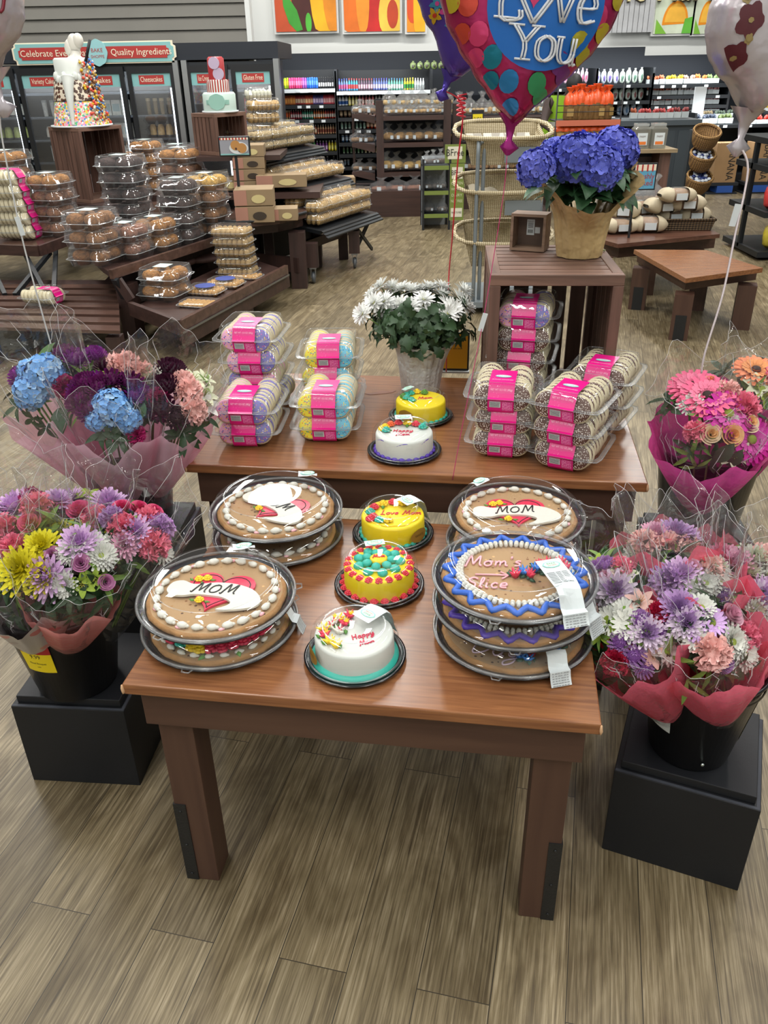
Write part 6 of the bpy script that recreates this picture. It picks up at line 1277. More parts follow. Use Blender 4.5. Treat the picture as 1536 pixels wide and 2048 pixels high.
# ================================================================== bakery fixtures at mid distance
MAH = wood('mahogany', '33231f', '46302a', rough=.45, axis='X', sc=.5, bump=.03); MAHZ = wood('mahogany_z', '2f201d', '402b26', rough=.5, axis='Z', sc=.5, bump=.03); MAHTOP = wood('mahogany_top', '42302a', '5c443b', rough=.25, axis='X', sc=.4, bump=.02)
STEELM = mat('#8d9194', .3, metal=.9)
def flat(pts): return [(p_.x, p_.y) for p_ in pts]
def slab(name, px, z, th, m, parent=None, org=(0, 0, 0), inset=0, **k):
    """horizontal board whose upper face has its corners at these pixels at height z"""
    P_ = flat([atz(a, b, z) for a, b in px]); cx_ = sum(p_[0] for p_ in P_) / len(P_); cy_ = sum(p_[1] for p_ in P_) / len(P_)
    P_ = [(p_[0] + (cx_ - p_[0]) * inset - org[0], p_[1] + (cy_ - p_[1]) * inset - org[1]) for p_ in P_]
    ar = sum(P_[i][0] * P_[(i + 1) % len(P_)][1] - P_[(i + 1) % len(P_)][0] * P_[i][1] for i in range(len(P_)))
    if ar < 0: P_ = P_[::-1]
    g = MB(); g.prism(P_, z - th - org[2], z - org[2]); return put(name, (g, m), parent, **k)
def post(name, x, y, w, z0, z1, m, parent=None, rz=0.0, **k):
    g = MB(); g.T = TR(x, y, 0, rz=rz); g.box(-w / 2, w / 2, -w / 2, w / 2, z0, z1); return put(name, (g, m), parent, **k)
def bar(name, a, b, w, h, m, parent=None, **k):
    a, b = Vector(a), Vector(b); d = b - a; q = d.to_track_quat('X', 'Z'); g = MB(); g.T = Matrix.Translation(a) @ q.to_matrix().to_4x4(); g.box(0, d.length, -w / 2, w / 2, -h / 2, h / 2); return put(name, (g, m), parent, **k)
def P3(px, py, z): return tuple(atz(px, py, z))

# ---- tiered display table nearest the bouquets (unit A)
t = thing('tiered_display', 'brown tiered display table with a sloped muffin tray, behind the purple bouquets', 'display table')
ZL, ZM = .26, .48
slab('lower_tray', [(262, 617), (362, 652), (572, 540), (485, 512)], ZL, .03, MAH, t)
a, b = Vector(P3(360, 655, ZL)), Vector(P3(573, 541, ZL)); bar('front_lip', a + Vector((0, 0, .0)), b + Vector((0, 0, .0)), .03, .085, MAHTOP, t); bar('price_rail', a + Vector((.02, -.014, -.03)), b + Vector((.02, -.014, -.03)), .006, .012, STEELM, t, label='thin metal price rail'); bar('front_rail', a + Vector((.0, .05, -.09)), b + Vector((.0, .05, -.09)), .03, .09, MAH, t)
a2 = Vector(P3(262, 617, ZL)); bar('end_rail', a2, a, .035, .09, MAH, t)
post('corner_post', *P3(258, 600, ZL)[:2], .11, 0, ZL + .12, MAHZ, t, rz=-.3); q = atz(488, 650, 0); post('leg', q.x, q.y, .12, 0, ZL - .04, MAHZ, t, rz=-.3)
q = atz(340, 690, 0); post('leg', q.x - .05, q.y + .45, .12, 0, ZL - .04, MAHZ, t, rz=-.3)
slab('upper_shelf', [(205, 535), (225, 548), (474, 467), (400, 415), (130, 465)], ZM, .035, MAH, t)
a, b = Vector(P3(222, 549, ZM)), Vector(P3(476, 467, ZM)); bar('front_lip', a, b, .03, .06, MAHTOP, t)
bar('brace', P3(235, 560, ZM - .04), P3(262, 600, ZL + .05), .03, .06, MAHZ, t)
bar('bracket', (a.x + .02, a.y, ZM - .03), (a.x + .05, a.y + .05, ZL + .05), .05, .03, BLKM, t)
bar('cross_rail', P3(300, 540, ZL + .1), P3(455, 480, ZL + .1), .03, .07, MAHZ, t)
slab('riser', [(90, 402), (210, 412), (450, 385), (330, 345), (90, 350)], .60, .10, MAHZ, t)
slab('lower_deck', [(180, 590), (262, 600), (470, 500), (300, 470)], .14, .05, MAHZ, t)
# left wing with black trestle legs and a slatted low shelf
t = thing('tiered_display', 'brown display table with black trestle legs over a low slatted shelf, at the picture edge', 'display table')
slab('upper_shelf', [(-60, 492), (78, 497), (142, 474), (100, 430), (-60, 430)], ZM, .035, MAHTOP, t); a, b = Vector(P3(-60, 497, ZM)), Vector(P3(78, 502, ZM)); bar('front_lip', a, b, .03, .075, MAH, t); bar('front_lip', b, P3(143, 478, ZM), .03, .075, MAH, t)
for A_, B_ in (((50, 508, ZM - .04), (96, 596, ZL)), ((112, 490, ZM - .04), (108, 590, ZL)), ((-30, 505, ZM - .04), (10, 590, ZL)), ((30, 590, ZL), (100, 505, ZM - .05))): bar('trestle_leg', P3(*A_), P3(*B_), .03, .03, BLKM, t)
slab('deck', [(-60, 640), (240, 655), (236, 560), (-60, 560)], ZL - .02, .03, MAHZ, t); org = (0, 0, 0)
q0, q1, q2, q3 = [Vector(P3(*k)) for k in ((-60, 655, ZL), (240, 664, ZL), (236, 566, ZL), (-60, 566, ZL))]
for k in range(7):
    u, v = k / 7 + .02, (k + 1) / 7 - .03; A_ = q0.lerp(q3, u); B_ = q1.lerp(q2, u); C_ = q1.lerp(q2, v); D_ = q0.lerp(q3, v); g = MB(); g.prism([p_.xy.to_tuple() for p_ in (A_, B_, C_, D_)], ZL - .02, ZL); put('slat', (g, MAHTOP), t)
for x, y in ((-60, 655), (238, 662), (60, 600)): q = atz(x, y, ZL); post('leg', q.x + (.06 if x < 0 else -.06), q.y + .08, .09, 0, ZL - .05, MAHZ, t)
# display crates and the two show cakes
def at_on(px, py, z): q = atz(px, py, z); return q.x, q.y
cx0 = atz(183, 408, .60); s1 = .62; A0 = Vector((cx0.x, cx0.y, .601))
zt1 = aty(183, 256, cx0.y).z; hcr = zt1 - .601
crate(cx0.x, cx0.y, .601, .95, .47, .43, hcr, 'large brown slatted crate under the three-tier sprinkle cake', nside=5, ntop=6)
cx1 = Vector((-.98, 7.6, 0)); q = aty(437, 312, 7.5); zt2 = aty(440, 226, 7.6).z
crate(q.x, 7.5, q.z, .9, .36, .29, zt2 - q.z, 'brown slatted crate under the red and white striped show cake', nside=5, ntop=5)
def disc_cake(name, label, base, tiers, extra):
    t = thing(name, label, 'show cake', base); z = 0
    g = MB(); g.lathe([(.0005, 0), (tiers[0][0] * 1.12, 0), (tiers[0][0] * 1.12, .012), (.0005, .012)], 40); put('cake_board', (g, WHT), t); z = .012
    for (r0_, r1_, h, m) in tiers:
        g = MB(); g.lathe([(r0_, 0), (r1_, h - .015), (r1_ - .015, h), (.0005, h)], 40); put('cake_tier', (g, m), t, TR(0, 0, z)); z += h
    extra(t, z); return t
yc = cx0.y + .32; c0 = aty(164, 248, yc); CAKEW = 0; px_m = lambda px, Y: px * Y / (1631 * 1.14)
SPR = dots('sprinkles', 'c2b8a0', ['d8503a', '3a7ac0', 'e0b82a', '4aa86a', 'e88ab0', 'efe9d8'], 62, .62, .6); CHOCW = dots('choc_pearls', 'cfc4b0', ['4a2c1e', '5a3826', '3d2418'], 34, .52, .5)
def ex1(t, z):
    g = MB(); rr = random.Random(3); w_ = CAKEW; pts = [(0, -.31 * w_, z * .72), (0, -.37 * w_, z * .60), (.0, -.43 * w_, z * .40), (0, -.47 * w_, z * .18), (0, -.50 * w_, .02)]
    g.tube(crom([(x, y, q) for x, y, q in pts], 5), lambda t_: .05 * (1 - t_) ** 1.5 + .013, 10, 0)
    for k in range(9): a = -PI / 2 + (k - 4) * .2; g.sph((.33 * w_ * math.cos(a), .33 * w_ * math.sin(a), z * .70 + .02 * math.cos(k * 2)), (.028, .02, .04), 8, 5, 0)
    put('icing_drip', (g, WFR), t, label='white icing drip down the front')
    g = MB()
    for k in range(230): u = rr.random(); a = -.15 + rr.uniform(-.7, .6); R_ = w_ * (.34 + .16 * (1 - u)) + rr.uniform(-.01, .012); g.sph((R_ * math.cos(a), R_ * math.sin(a), .02 + u * (z * .95)), rr.uniform(.008, .016), 6, 4, k % 5)
    put('candy_cascade', (g, [mat('#8a5a34', .5), mat('#d8503a', .5), mat('#3a7ac0', .5), mat('#d8b02a', .5), mat('#d9cbb0', .5)]), t, label='cascade of candies down one side')
    g = MB(); g.sph((.0, 0, z + .14), (.075, .04, .11), 14, 9); g.sph((-.05, 0, z + .10), (.055, .035, .09), 12, 8); g.sph((.05, -.01, z + .18), (.06, .04, .08), 12, 8); g.lathe([(.09, 0), (.05, .04), (.05, .08)], 16, c=(.01, 0, z - .005)); put('milk_splash_topper', (g, mat('#cfccc2', .3)), t, TR(-.01, 0, z * .25, ry=.12, s=(.8, .8, .75)), label='white splash shaped topper')
    g = MB(); g.tube([(.14, -.06, z - .05), (.22, -.08, z + .13)], .014, 6); put('spatula', (g, BLKM), t, label='small black stick')
w = px_m(109, yc); CAKEW = w
z_a, z_b, z_c, z_d = [aty(150, p_, yc).z for p_ in (247, 198, 154, 113)]
disc_cake('show_cake', 'three-tier show cake with sprinkles, chocolate pearls and a white splash topper on the crate', (c0.x, yc, zt1 + .001), [(w * .50, w * .42, z_b - z_a, SPR), (w * .42, w * .36, z_c - z_b, CHOCW), (w * .31, w * .31, z_d - z_c, WFR)], ex1)
yc = 7.73; z_a, z_b, z_c, z_d = [aty(440, p_, yc).z for p_ in (223, 186, 161, 115)]; c0 = aty(441, 222, yc); w = px_m(66, yc)
def stripes():
    g = MB(); n = 26
    for k in range(n): a0_, a1_ = 2 * PI * k / n, 2 * PI * (k + .5) / n; g.grid(lambda u, v: (w * .343 * math.cos(a0_ + (a1_ - a0_) * u), w * .343 * math.sin(a0_ + (a1_ - a0_) * u), (z_c - z_b) * v), 2, 1)
    return g
def ex2(t, z):
    put('red_stripes', (stripes(), REDB), t, TR(0, 0, .012 + z_b - z_a)); g = MB()
    for dx, zz in ((-.02, .72), (.12, .25)): R_ = w * .252; g.T = TR(R_ * math.sin(dx * 3), -R_ * math.cos(dx * 3), z - (z_d - z_c) * (1 - zz), rx=PI / 2); g.prism(ovalpts(.045, .045, 20), -.01, .006)
    put('round_badge', (g, mat('#b8a8c0', .5)), t); g = MB(); R_ = w * .51; g.T = TR(.0, -R_ + .01, .012 + (z_b - z_a) * .5, rx=PI / 2); g.prism(ovalpts(.07, .06, 24, .03), 0, .012); g.T = Matrix(); g.grid(lambda u, v: (R_ * 1.0 * math.cos(-2.3 + 1.5 * u), R_ * 1.0 * math.sin(-2.3 + 1.5 * u), .012 + (z_b - z_a) * (.35 + .25 * v)), 12, 1); put('teal_badge', (g, mat('#8fbcae', .5)), t)
disc_cake('show_cake', 'show cake with a red tier over red and white stripes over a pale teal tier', (c0.x, yc, zt2 + .001), [(w * .5, w * .5, z_b - z_a, mat('#b9cdc4', .5)), (w * .34, w * .34, z_c - z_b, WFR), (w * .25, w * .25, z_d - z_c, mat('#a5282c', .45))], ex2)

# ---- muffin boxes
def m_mtray():
    g = MB()
    def f(u, v):
        a = 2 * PI * u; c, s_ = math.cos(a), math.sin(a); q = (abs(c) ** 7 + abs(s_) ** 7) ** (-1 / 7); rb_ = 1 + .015 * math.cos(16 * a)
        pr = [(.80, .0), (.84, .02), (.93, .40), (1.0, .41), (1.0, .43), (.95, .44), (.90, .90), (.86, .99), (.5, 1.0), (0, 1.0)]
        i = min(int(v * 9), 8); t_ = v * 9 - i; k, z = pr[i][0] * (1 - t_) + pr[i + 1][0] * t_, pr[i][1] * (1 - t_) + pr[i + 1][1] * t_; return (c * q * .5 * k * rb_, s_ * q * .5 * k * rb_, z)
    g.grid(f, 32, 9, cu=True); return g.mesh('clamshell', FARPL)
def m_mrim():
    g = MB(); pts = []
    for k in range(32): a = 2 * PI * k / 32; c, s_ = math.cos(a), math.sin(a); q = (abs(c) ** 7 + abs(s_) ** 7) ** (-1 / 7); pts.append((c * q * .51, s_ * q * .51, .42))
    g.tube(pts, .018, 4, closed=True); g.tube([(x * .86, y * .86, .985) for x, y, z in pts], .006, 4, closed=True); return g.mesh('clamshell_rim', FARRIM)
FARPL = film('far_plastic', refl=1.5, rough=.05, haze=.05, base=.02); FARRIM = film('far_plastic_rim', tint='e9eef0', refl=2.6, rough=.1, base=.2, haze=.7, hazecol='e8ecec')
MUF = {'golden': ('#9c6a2c', '#6e4722'), 'crumb': ('#84592e', '#664426'), 'berry': ('#845842', '#644234'), 'dark': ('#3a2620', '#241814'), 'yellow': ('#c49a45', '#9a6a30'), 'brown': ('#7a5030', '#5c3c26')}
def m_muf(k, s_):
    g = MB(); r = random.Random(s_); g.lathe([(.0005, .04), (.30, .04), (.42, .48)], 14, mi=1, wob=lambda t, z: 1 + .03 * math.cos(14 * 2 * PI * t)); g.sph((0, 0, .50), (.50, .50, .36), 12, 7, 0, jit=.045, rnd=r); return g.mesh('muffin', [mat(MUF[k][0], .7, var=.45, vs=7, bump=.8, bs=14), mat(MUF[k][1], .8)])
def muffin_box(x, y, z, rz, w, h, kind, label, group='muffin boxes stacked on the brown display tables', n=2, d=None, card=False, seed=0):
    d = d or w; t = thing('muffin_box', label, 'muffin box', M=TR(x, y, z, rz=rz), group=group); m_ = 2 if abs(d - w) < .02 else n; r = random.Random(seed)
    o = put('clamshell', cache('mt', m_mtray), t, TR(s=(w, d, h))); put('clamshell_rim', cache('mr', m_mrim), o)
    nx, ny = n, 2
    for i in range(nx):
        for j in range(ny):
            put('muffin', cache(('mf', kind, (i + j) % 2), lambda: m_muf(kind, (i + j) % 2)), t, TR((i - (nx - 1) / 2) * w * .84 / nx, (j - .5) * d * .42, h * .03, rz=r.uniform(0, 6), s=(w * .86 / nx, d * .44, h * 1.0)))
    if card: g = MB(); g.box(-w * .2, w * .12, -d * .18, d * .18, h * 1.003, h * 1.008); put('top_label', (g, [mat('#b9ccc8', .5)]), t, label='pale label on the lid')
    return t
LV = ['bottom', 'second', 'third', 'fourth', 'fifth', 'sixth', 'seventh']
def mstack(px, py, z, n, kind, w, where, rz=-.3, h=.125, top=None, card=True, nn=2):
    q = atz(px, py, z); r = random.Random(int(px))
    for i in range(n):
        lv = 'top' if i == n - 1 and n > 1 else LV[i]; kd = top if (top and i == n - 1) else kind
        muffin_box(q.x + r.uniform(-.012, .012), q.y + r.uniform(-.012, .012), z + .0008 + i * h * .94, rz + r.uniform(-.08, .08), w, h, kd, '%s muffin box, %s one of the stack %s' % (kd, lv, where), card=card and i == n - 1, seed=i, n=nn)
mstack(196, 528, ZM, 3, 'crumb', .32, 'at the near corner of the upper shelf'); mstack(262, 515, ZM, 2, 'berry', .30, 'second along the upper shelf edge'); mstack(320, 500, ZM, 2, 'golden', .29, 'third along the upper shelf edge')
mstack(370, 487, ZM, 4, 'dark', .28, 'beside the dark chocolate muffins at mid shelf', top='dark'); mstack(424, 474, ZM, 4, 'crumb', .31, 'at the far end of the upper shelf', top='yellow')
mstack(265, 465, ZM, 5, 'dark', .34, 'right behind the berry muffins'); mstack(375, 440, ZM, 5, 'brown', .36, 'topped with large golden muffins', top='golden')
mstack(310, 410, ZM, 5, 'golden', .30, 'in the back row beside the slatted crate'); mstack(290, 375, .60, 3, 'golden', .30, 'on the riser next to the slatted crate')
mstack(360, 360, .60, 3, 'dark', .42, 'of dark chocolate cakes on the riser', card=True, nn=3)
mstack(335, 572 + 25, ZL, 2, 'golden', .31, 'at the near end of the sloped tray', h=.115)
mstack(118, 470, ZM, 4, 'brown', .32, 'in front of the slatted crate', top='golden'); mstack(40, 445, ZM, 5, 'brown', .36, 'behind the pink-banded boxes', top='golden')
# pink-banded boxes piled on the left wing and one alone on the slatted shelf
q = atz(38, 478, ZM)
for i in range(5): cookie_box(q.x + .012 * (4 - i) - .02, q.y, ZM + .001 + i * .098, 1.45, 'cream', 'cream', 'pink-banded cookie box, %s of the pile on the trestle table' % (['lowest', 'second', 'middle', 'fourth', 'topmost'][i]), s=1.55, group='pink-banded boxes on the trestle table', seed=i + 50)
q = atz(90, 607, ZL); cookie_box(q.x, q.y, ZL + .001, 1.30, 'cream', 'cream', 'pink-banded cookie box lying alone on the low slatted shelf', s=1.25, seed=77)
# shallow packs on the sloped tray: cookies, a round-lidded pile, cardboard cake circles
FARCK = mat('#b48a4e', .75, var=.35, vs=24, bump=.3, bs=30); FARCK2 = mat('#b89a66', .7, var=.5, vs=14, bump=.3, bs=20)
def m_traypack(m):
    g = MB(); r = random.Random(4)
    for i in range(7):
        for j in range(3): g.sph((-.39 + i * .13, -.28 + j * .28, .42), (.075, .145, .46), 8, 5, jit=.05, rnd=r)
    return g.mesh('cookies', [m])
def tray_pack(px, py, z, w, d, h, rz, label, m=None, group='shallow cookie trays on the display tables', badge=None, pos=None):
    q = Vector(pos) if pos else atz(px, py, z); t = thing('cookie_tray', label, 'cookie tray', M=TR(q.x, q.y, z, rz=rz), group=group); m = m or FARCK
    o = put('clamshell', cache('mt', m_mtray), t, TR(s=(w, d, h))); put('clamshell_rim', cache('mr', m_mrim), o); c_ = put('cookie_rows', cache(('tp', m.name), lambda: m_traypack(m)), t, TR(s=(w, d, h * .9))); c_['kind'] = 'stuff'
    if badge: g = MB(); g.prism(ovalpts(w * .28, w * .28, 20), h * 1.002, h * 1.01); put('round_badge', (g, mat(badge, .5)), t, label='round badge on the lid')
    return t
tray_pack(412, 588, ZL + .001, .26, .2, .06, -.3, 'cookie tray with a blue round badge beside the golden muffins on the sloped tray', badge='#3a4a90'); tray_pack(452, 573, ZL + .001, .26, .2, .06, -.3, 'second badged cookie tray further along the sloped tray', badge='#3a4a90'); tray_pack(400, 612, ZL + .001, .28, .18, .04, -.3, 'flat cookie tray lying along the lip of the sloped tray'); tray_pack(490, 556, ZL + .001, .26, .18, .04, -.3, 'flat cookie tray near the far end of the sloped tray')
q = atz(468, 552, ZL)
for i in range(5): tray_pack(0, 0, ZL + .001 + i * .073, .30, .24, .075, -.2, 'mini muffin tray, %s of the pile on the far end of the sloped tray' % ['bottom', 'second', 'middle', 'fourth', 'top'][i], m=mat('#a88c5c', .7, var=.4, vs=18), pos=(q.x - .005 * i + .03, q.y + .05, 0))
for px, py, lb in ((350, 505, 'nearer'), (400, 497, 'farther')):
    q = atz(px, py + 12, ZL + .06); t = thing('cake_plate', 'pinkish round wrapped cake plate, the %s one under the upper shelf' % lb, 'cake plate', (q.x, q.y, ZL + .02), 0, 'wrapped cake plates under the upper shelf'); g = MB(); g.lathe([(.0005, 0), (.16, 0), (.18, .03), (.15, .045), (.0005, .05)], 28); put('plate', (g, mat('#8d6f6c', .4, var=.3, vs=8)), t)

# ---- second fixture: stepped rack with black trays, half-round table and casters (unit B)
t = thing('tiered_display', 'wheeled brown display rack with three black sloped trays beside the drinks cases', 'display table')
def btray(px0, py0, px1, py1, y0, y1, dep, nm='black_tray'):
    a, b = aty(px0, py0, y0), aty(px1, py1, y1); d = (b - a); d.z = 0; d.normalize(); n_ = Vector((-d.y, d.x, 0)); z = (a.z + b.z) / 2; a.z = b.z = z
    g = MB(); A_ = [a, b, b + n_ * dep, a + n_ * dep]; up_ = Vector((0, 0, .12))
    i = [g.p(v) for v in (A_[0], A_[1], A_[2] + up_ * .6, A_[3] + up_ * .6)]; j = [g.p(v - Vector((0, 0, .03))) for v in (A_[0], A_[1], A_[2] + up_ * .6, A_[3] + up_ * .6)]; g.face(i); g.face(j[::-1])
    for k in range(4): g.face((i[k], j[k], j[(k + 1) % 4], i[(k + 1) % 4]))
    put(nm, (g, BLKM), t); out = Vector((d.y, -d.x, 0))
    g = MB()
    for k in range(3): o_ = out * (.01 + .022 * k); zz = z - .0 - .035 * k; g.quad(a + o_ + Vector((0, 0, -.022 * k)), b + o_ + Vector((0, 0, -.022 * k)), b + o_ + out * .022 + Vector((0, 0, -.022 * k - .011)), a + o_ + out * .022 + Vector((0, 0, -.022 * k - .011))); g.quad(a + o_ + out * .022 + Vector((0, 0, -.022 * k - .011)), b + o_ + out * .022 + Vector((0, 0, -.022 * k - .011)), b + o_ + out * .022 + Vector((0, 0, -.022 * k - .022)), a + o_ + out * .022 + Vector((0, 0, -.022 * k - .022)))
    g.quad(a, b, b + out * .01, a + out * .01); put('ribbed_lip', (g, mat('#1a1f25', .3)), t); return a, b, n_, z
TA = btray(640, 462, 752, 424, 7.25, 8.2, .62); TB_ = btray(578, 383, 697, 352, 7.5, 8.4, .5); TC_ = btray(517, 316, 642, 290, 7.7, 8.7, .45)
for q_, (px, py) in enumerate(((628, 552), (710, 522))):
    c_ = atz(px, py + 14, 0)
    g = MB(); g.T = TR(c_.x, c_.y, .05, ry=PI / 2); g.lathe([(.0005, -.014), (.043, -.014), (.05, -.008), (.05, .008), (.043, .014), (.0005, .014)], 20); cst = put('caster', (g, mat('#54585c', .4)), t, label='grey swivel caster')
    g = MB(); g.box(c_.x - .022, c_.x - .016, c_.y - .03, c_.y + .03, .05, .13); g.box(c_.x + .016, c_.x + .022, c_.y - .03, c_.y + .03, .05, .13); g.box(c_.x - .03, c_.x + .03, c_.y - .035, c_.y + .035, .125, .14); put('fork', (g, STEELM), cst)
    g = MB(); g.box(c_.x - .05, c_.x + .05, c_.y - .05, c_.y + .05, .14, .34); put('leg', (g, MAHZ), t)
a, b, n_, z = TA
for u in (.12, .88):
    p_ = a.lerp(b, u) + n_ * .3; post('leg', p_.x, p_.y, .09, 0, z, MAHZ, t)
bar('stretcher', (*(a.lerp(b, .05) + n_ * .3).xy, .25), (*(a.lerp(b, .95) + n_ * .3).xy, .25), .04, .08, MAHZ, t)
p_, q_ = a.lerp(b, .55), a.lerp(b, .9); bar('scissor_arm', (p_.x, p_.y + .05, z - .03), (q_.x, q_.y + .3, .05), .02, .03, BLKM, t); bar('scissor_arm', (q_.x, q_.y + .05, z - .03), (p_.x, p_.y + .3, .08), .02, .03, BLKM, t)
for (A_, B_) in ((TA, TB_), (TB_, TC_)):
    p_ = A_[0].lerp(A_[1], .1) + A_[2] * .6; q_ = A_[0].lerp(A_[1], .9) + A_[2] * .6
    for v in (p_, q_): post('back_post', v.x, v.y, .08, 0, B_[3] + .05, MAHZ, t)
    g = MB(); o1 = (p_ + A_[2] * .03); o2 = (q_ + A_[2] * .03); g.quad((o1.x, o1.y, .1), (o2.x, o2.y, .1), (o2.x, o2.y, B_[3]), (o1.x, o1.y, B_[3])); g.quad((o2.x, o2.y + .01, .1), (o1.x, o1.y + .01, .1), (o1.x, o1.y + .01, B_[3]), (o2.x, o2.y + .01, B_[3])); put('back_panel', (g, mat('#1d1a1c', .6)), t)
GB = 'cookie trays on the black sloped trays'
def on_tray(T_, n, rows, h0, where, m, lay=1, w=.22, u0=.06, u1=.95):
    a, b, n_, z = T_; rz = math.atan2(b.y - a.y, b.x - a.x)
    for l_ in range(lay):
        for j in range(rows):
            for i in range(n):
                u = u0 + (u1 - u0) * (i + .5) / n; p_ = a.lerp(b, u) + n_ * (.10 + j * .20); tray_pack(0, 0, z + .035 + .02 * j * 1.6 + l_ * h0, w, .17, h0, rz + rnd.uniform(-.06, .06), 'golden cookie tray %s, %s layer' % (where, ['lower', 'middle', 'upper'][l_]), m=m, group=GB + ' ' + where, pos=(p_.x, p_.y, 0))
on_tray(TA, 5, 2, .10, 'on the lowest black tray', FARCK2, lay=2, w=.24); on_tray(TB_, 5, 2, .11, 'on the middle black tray', FARCK2, lay=1, w=.25); on_tray(TC_, 4, 2, .085, 'on the highest black tray', mat('#a8946a', .7, var=.5, vs=12), lay=2, w=.26)
q = aty(520, 290, 8.3)
for i in range(4): tray_pack(0, 0, aty(530, 292, 8.25).z + i * .10, .30, .26, .10, .3, 'bakery tray, %s of the pile next to the striped show cake crate' % ['bottom', 'second', 'third', 'top'][i], m=FARCK2, group='bakery trays beside the show cake crate', pos=(aty(522 + i * 2, 260, 8.2).x, 8.25, 0))
for i in range(3): tray_pack(0, 0, aty(524, 250, 8.4).z + i * .105, .26, .22, .105, .2, 'white cupcake clamshell, %s of the pile against the freezer door' % ['bottom', 'middle', 'top'][i], m=mat('#bfc0ae', .6, var=.15, vs=9), group='white cupcake clamshells', pos=(aty(521 - i, 230, 8.4).x, 8.4, 0))
# half-round table with a black edge, boxes on it
t = thing('half_round_table', 'half-round dark brown table with a black rim between the two display fixtures', 'table'); ZH = .59
pts = [(300, 436), (360, 441), (430, 446), (500, 446), (560, 440), (612, 428), (618, 408), (470, 372), (300, 385)]
slab('tabletop', pts, ZH, .03, MAHTOP, t); slab('apron', pts, ZH - .0305, .10, MAH, t, inset=.05)
E_ = [atz(a_, b_, ZH) for a_, b_ in pts[:6]]; g = MB(); g.tube(crom([(v.x, v.y, ZH + .012) for v in E_], 5), .013, 6); put('black_rim', (g, BLKM), t)
q = atz(600, 577, 0); post('leg', q.x + .0, q.y + .05, .13, 0, ZH - .13, MAHZ, t); q = atz(498, 560, 0); post('leg', q.x, q.y + .8, .11, 0, ZH - .13, MAHZ, t); q = atz(330, 560, 0); post('leg', q.x, q.y + .5, .11, 0, ZH - .13, MAHZ, t); bar('stretcher', P3(500, 520, .2), P3(598, 530, .2), .04, .12, MAHZ, t)
t = thing('display_step', 'dark brown stepped cabinet behind the cardboard pastry boxes', 'cabinet'); zs = aty(503, 381, 7.55).z; xa_, xb_ = aty(300, 385, 7.4).x, aty(640, 385, 7.4).x
g = MB(); g.box(xa_, xb_, 7.38, 8.0, zs - .05, zs - .001); put('step', (g, MAH), t); g = MB(); g.box(xa_ + .05, xa_ + .62, 7.45, 7.95, 0, zs - .0505); put('base', (g, MAHZ), t)
zu = aty(437, 312, 7.5).z; g = MB(); g.box(aty(392, 312, 7.5).x, aty(560, 312, 7.5).x, 7.5, 8.15, zu - .04, zu - .001); put('upper_step', (g, MAH), t)
for px_ in (400, 550): post('upright', aty(px_, 350, 8).x, 8.02, .07, 0, zu - .0405, MAHZ, t)
post('upright', aty(630, 400, 7.9).x, 7.9, .07, 0, zs - .0505, MAHZ, t)
def pastry_box(x, y, z, rz, w, d, h, label, cream=True):
    t = thing('pastry_box', label, 'pastry box', M=TR(x, y, z, rz=rz), group='cardboard pastry boxes'); g = MB(); g.box(-w / 2, w / 2, -d / 2, d / 2, 0, h); bev(put('carton', (g, mat('#8f7a5c', .75, var=.05)), t), .004)
    g = MB(); g.box(-w / 2 - .002, -w * .18, -d / 2 - .002, -d / 2 + .02, .005, h - .005); put('pink_panel', (g, mat('#a87a68', .7)), t); g = MB(); g.prism([(w * .36 * math.cos(k) * .5, h * .42 + h * .26 * math.sin(k)) for k in [PI * 2 * j / 14 for j in range(14)]], 0, .003); o = put('window', (g, [mat('#c9bb86' if cream else '#3a3028', .4)]), t, TR(w * .12, -d / 2 - .001, 0, rx=PI / 2)); return t
Yb = 7.55
for i in range(4): q = aty(503, 381, Yb); pastry_box(q.x + .004 * i, Yb, q.z + i * .093, .06, .26, .26, .090, 'cardboard pastry box, %s of the upper pile on the brown step' % ['bottom', 'second', 'third', 'top'][i], i == 3)
for i in range(2): q = atz(514, 440, ZH); pastry_box(q.x, q.y, ZH + .001 + i * .125, .06, .30, .28, .12, 'cardboard pastry box, %s of the pair on the half-round table' % ['lower', 'upper'][i], i == 1)
q = atz(568, 440, ZH); pastry_box(q.x, q.y + .05, ZH + .001, .06, .22, .2, .09, 'single low cardboard pastry box with a pale seal at the table rim'); q = aty(565, 372, 7.5); pastry_box(q.x, 7.5, q.z, .06, .42, .22, .10, 'red and white striped pastry carton on the step'); q = aty(455, 380, 7.5); pastry_box(q.x, 7.55, q.z, .1, .24, .2, .10, 'cardboard pastry box lying beside the upper pile')
q = aty(600, 345, 8.6)
for i in range(2): pastry_box(aty(590, 340, 8.5).x, 8.5, aty(590, 372, 8.5).z + i * .12, .1, .24, .2, .115, 'brown wrapped loaf box, %s one beside the black bottles' % ['lower', 'upper'][i])
pastry_box(aty(700, 392, 8.6).x - .05, 8.62, aty(700, 424, 8.2).z + .13, .1, .2, .2, .14, 'small cardboard box behind the lowest black tray')
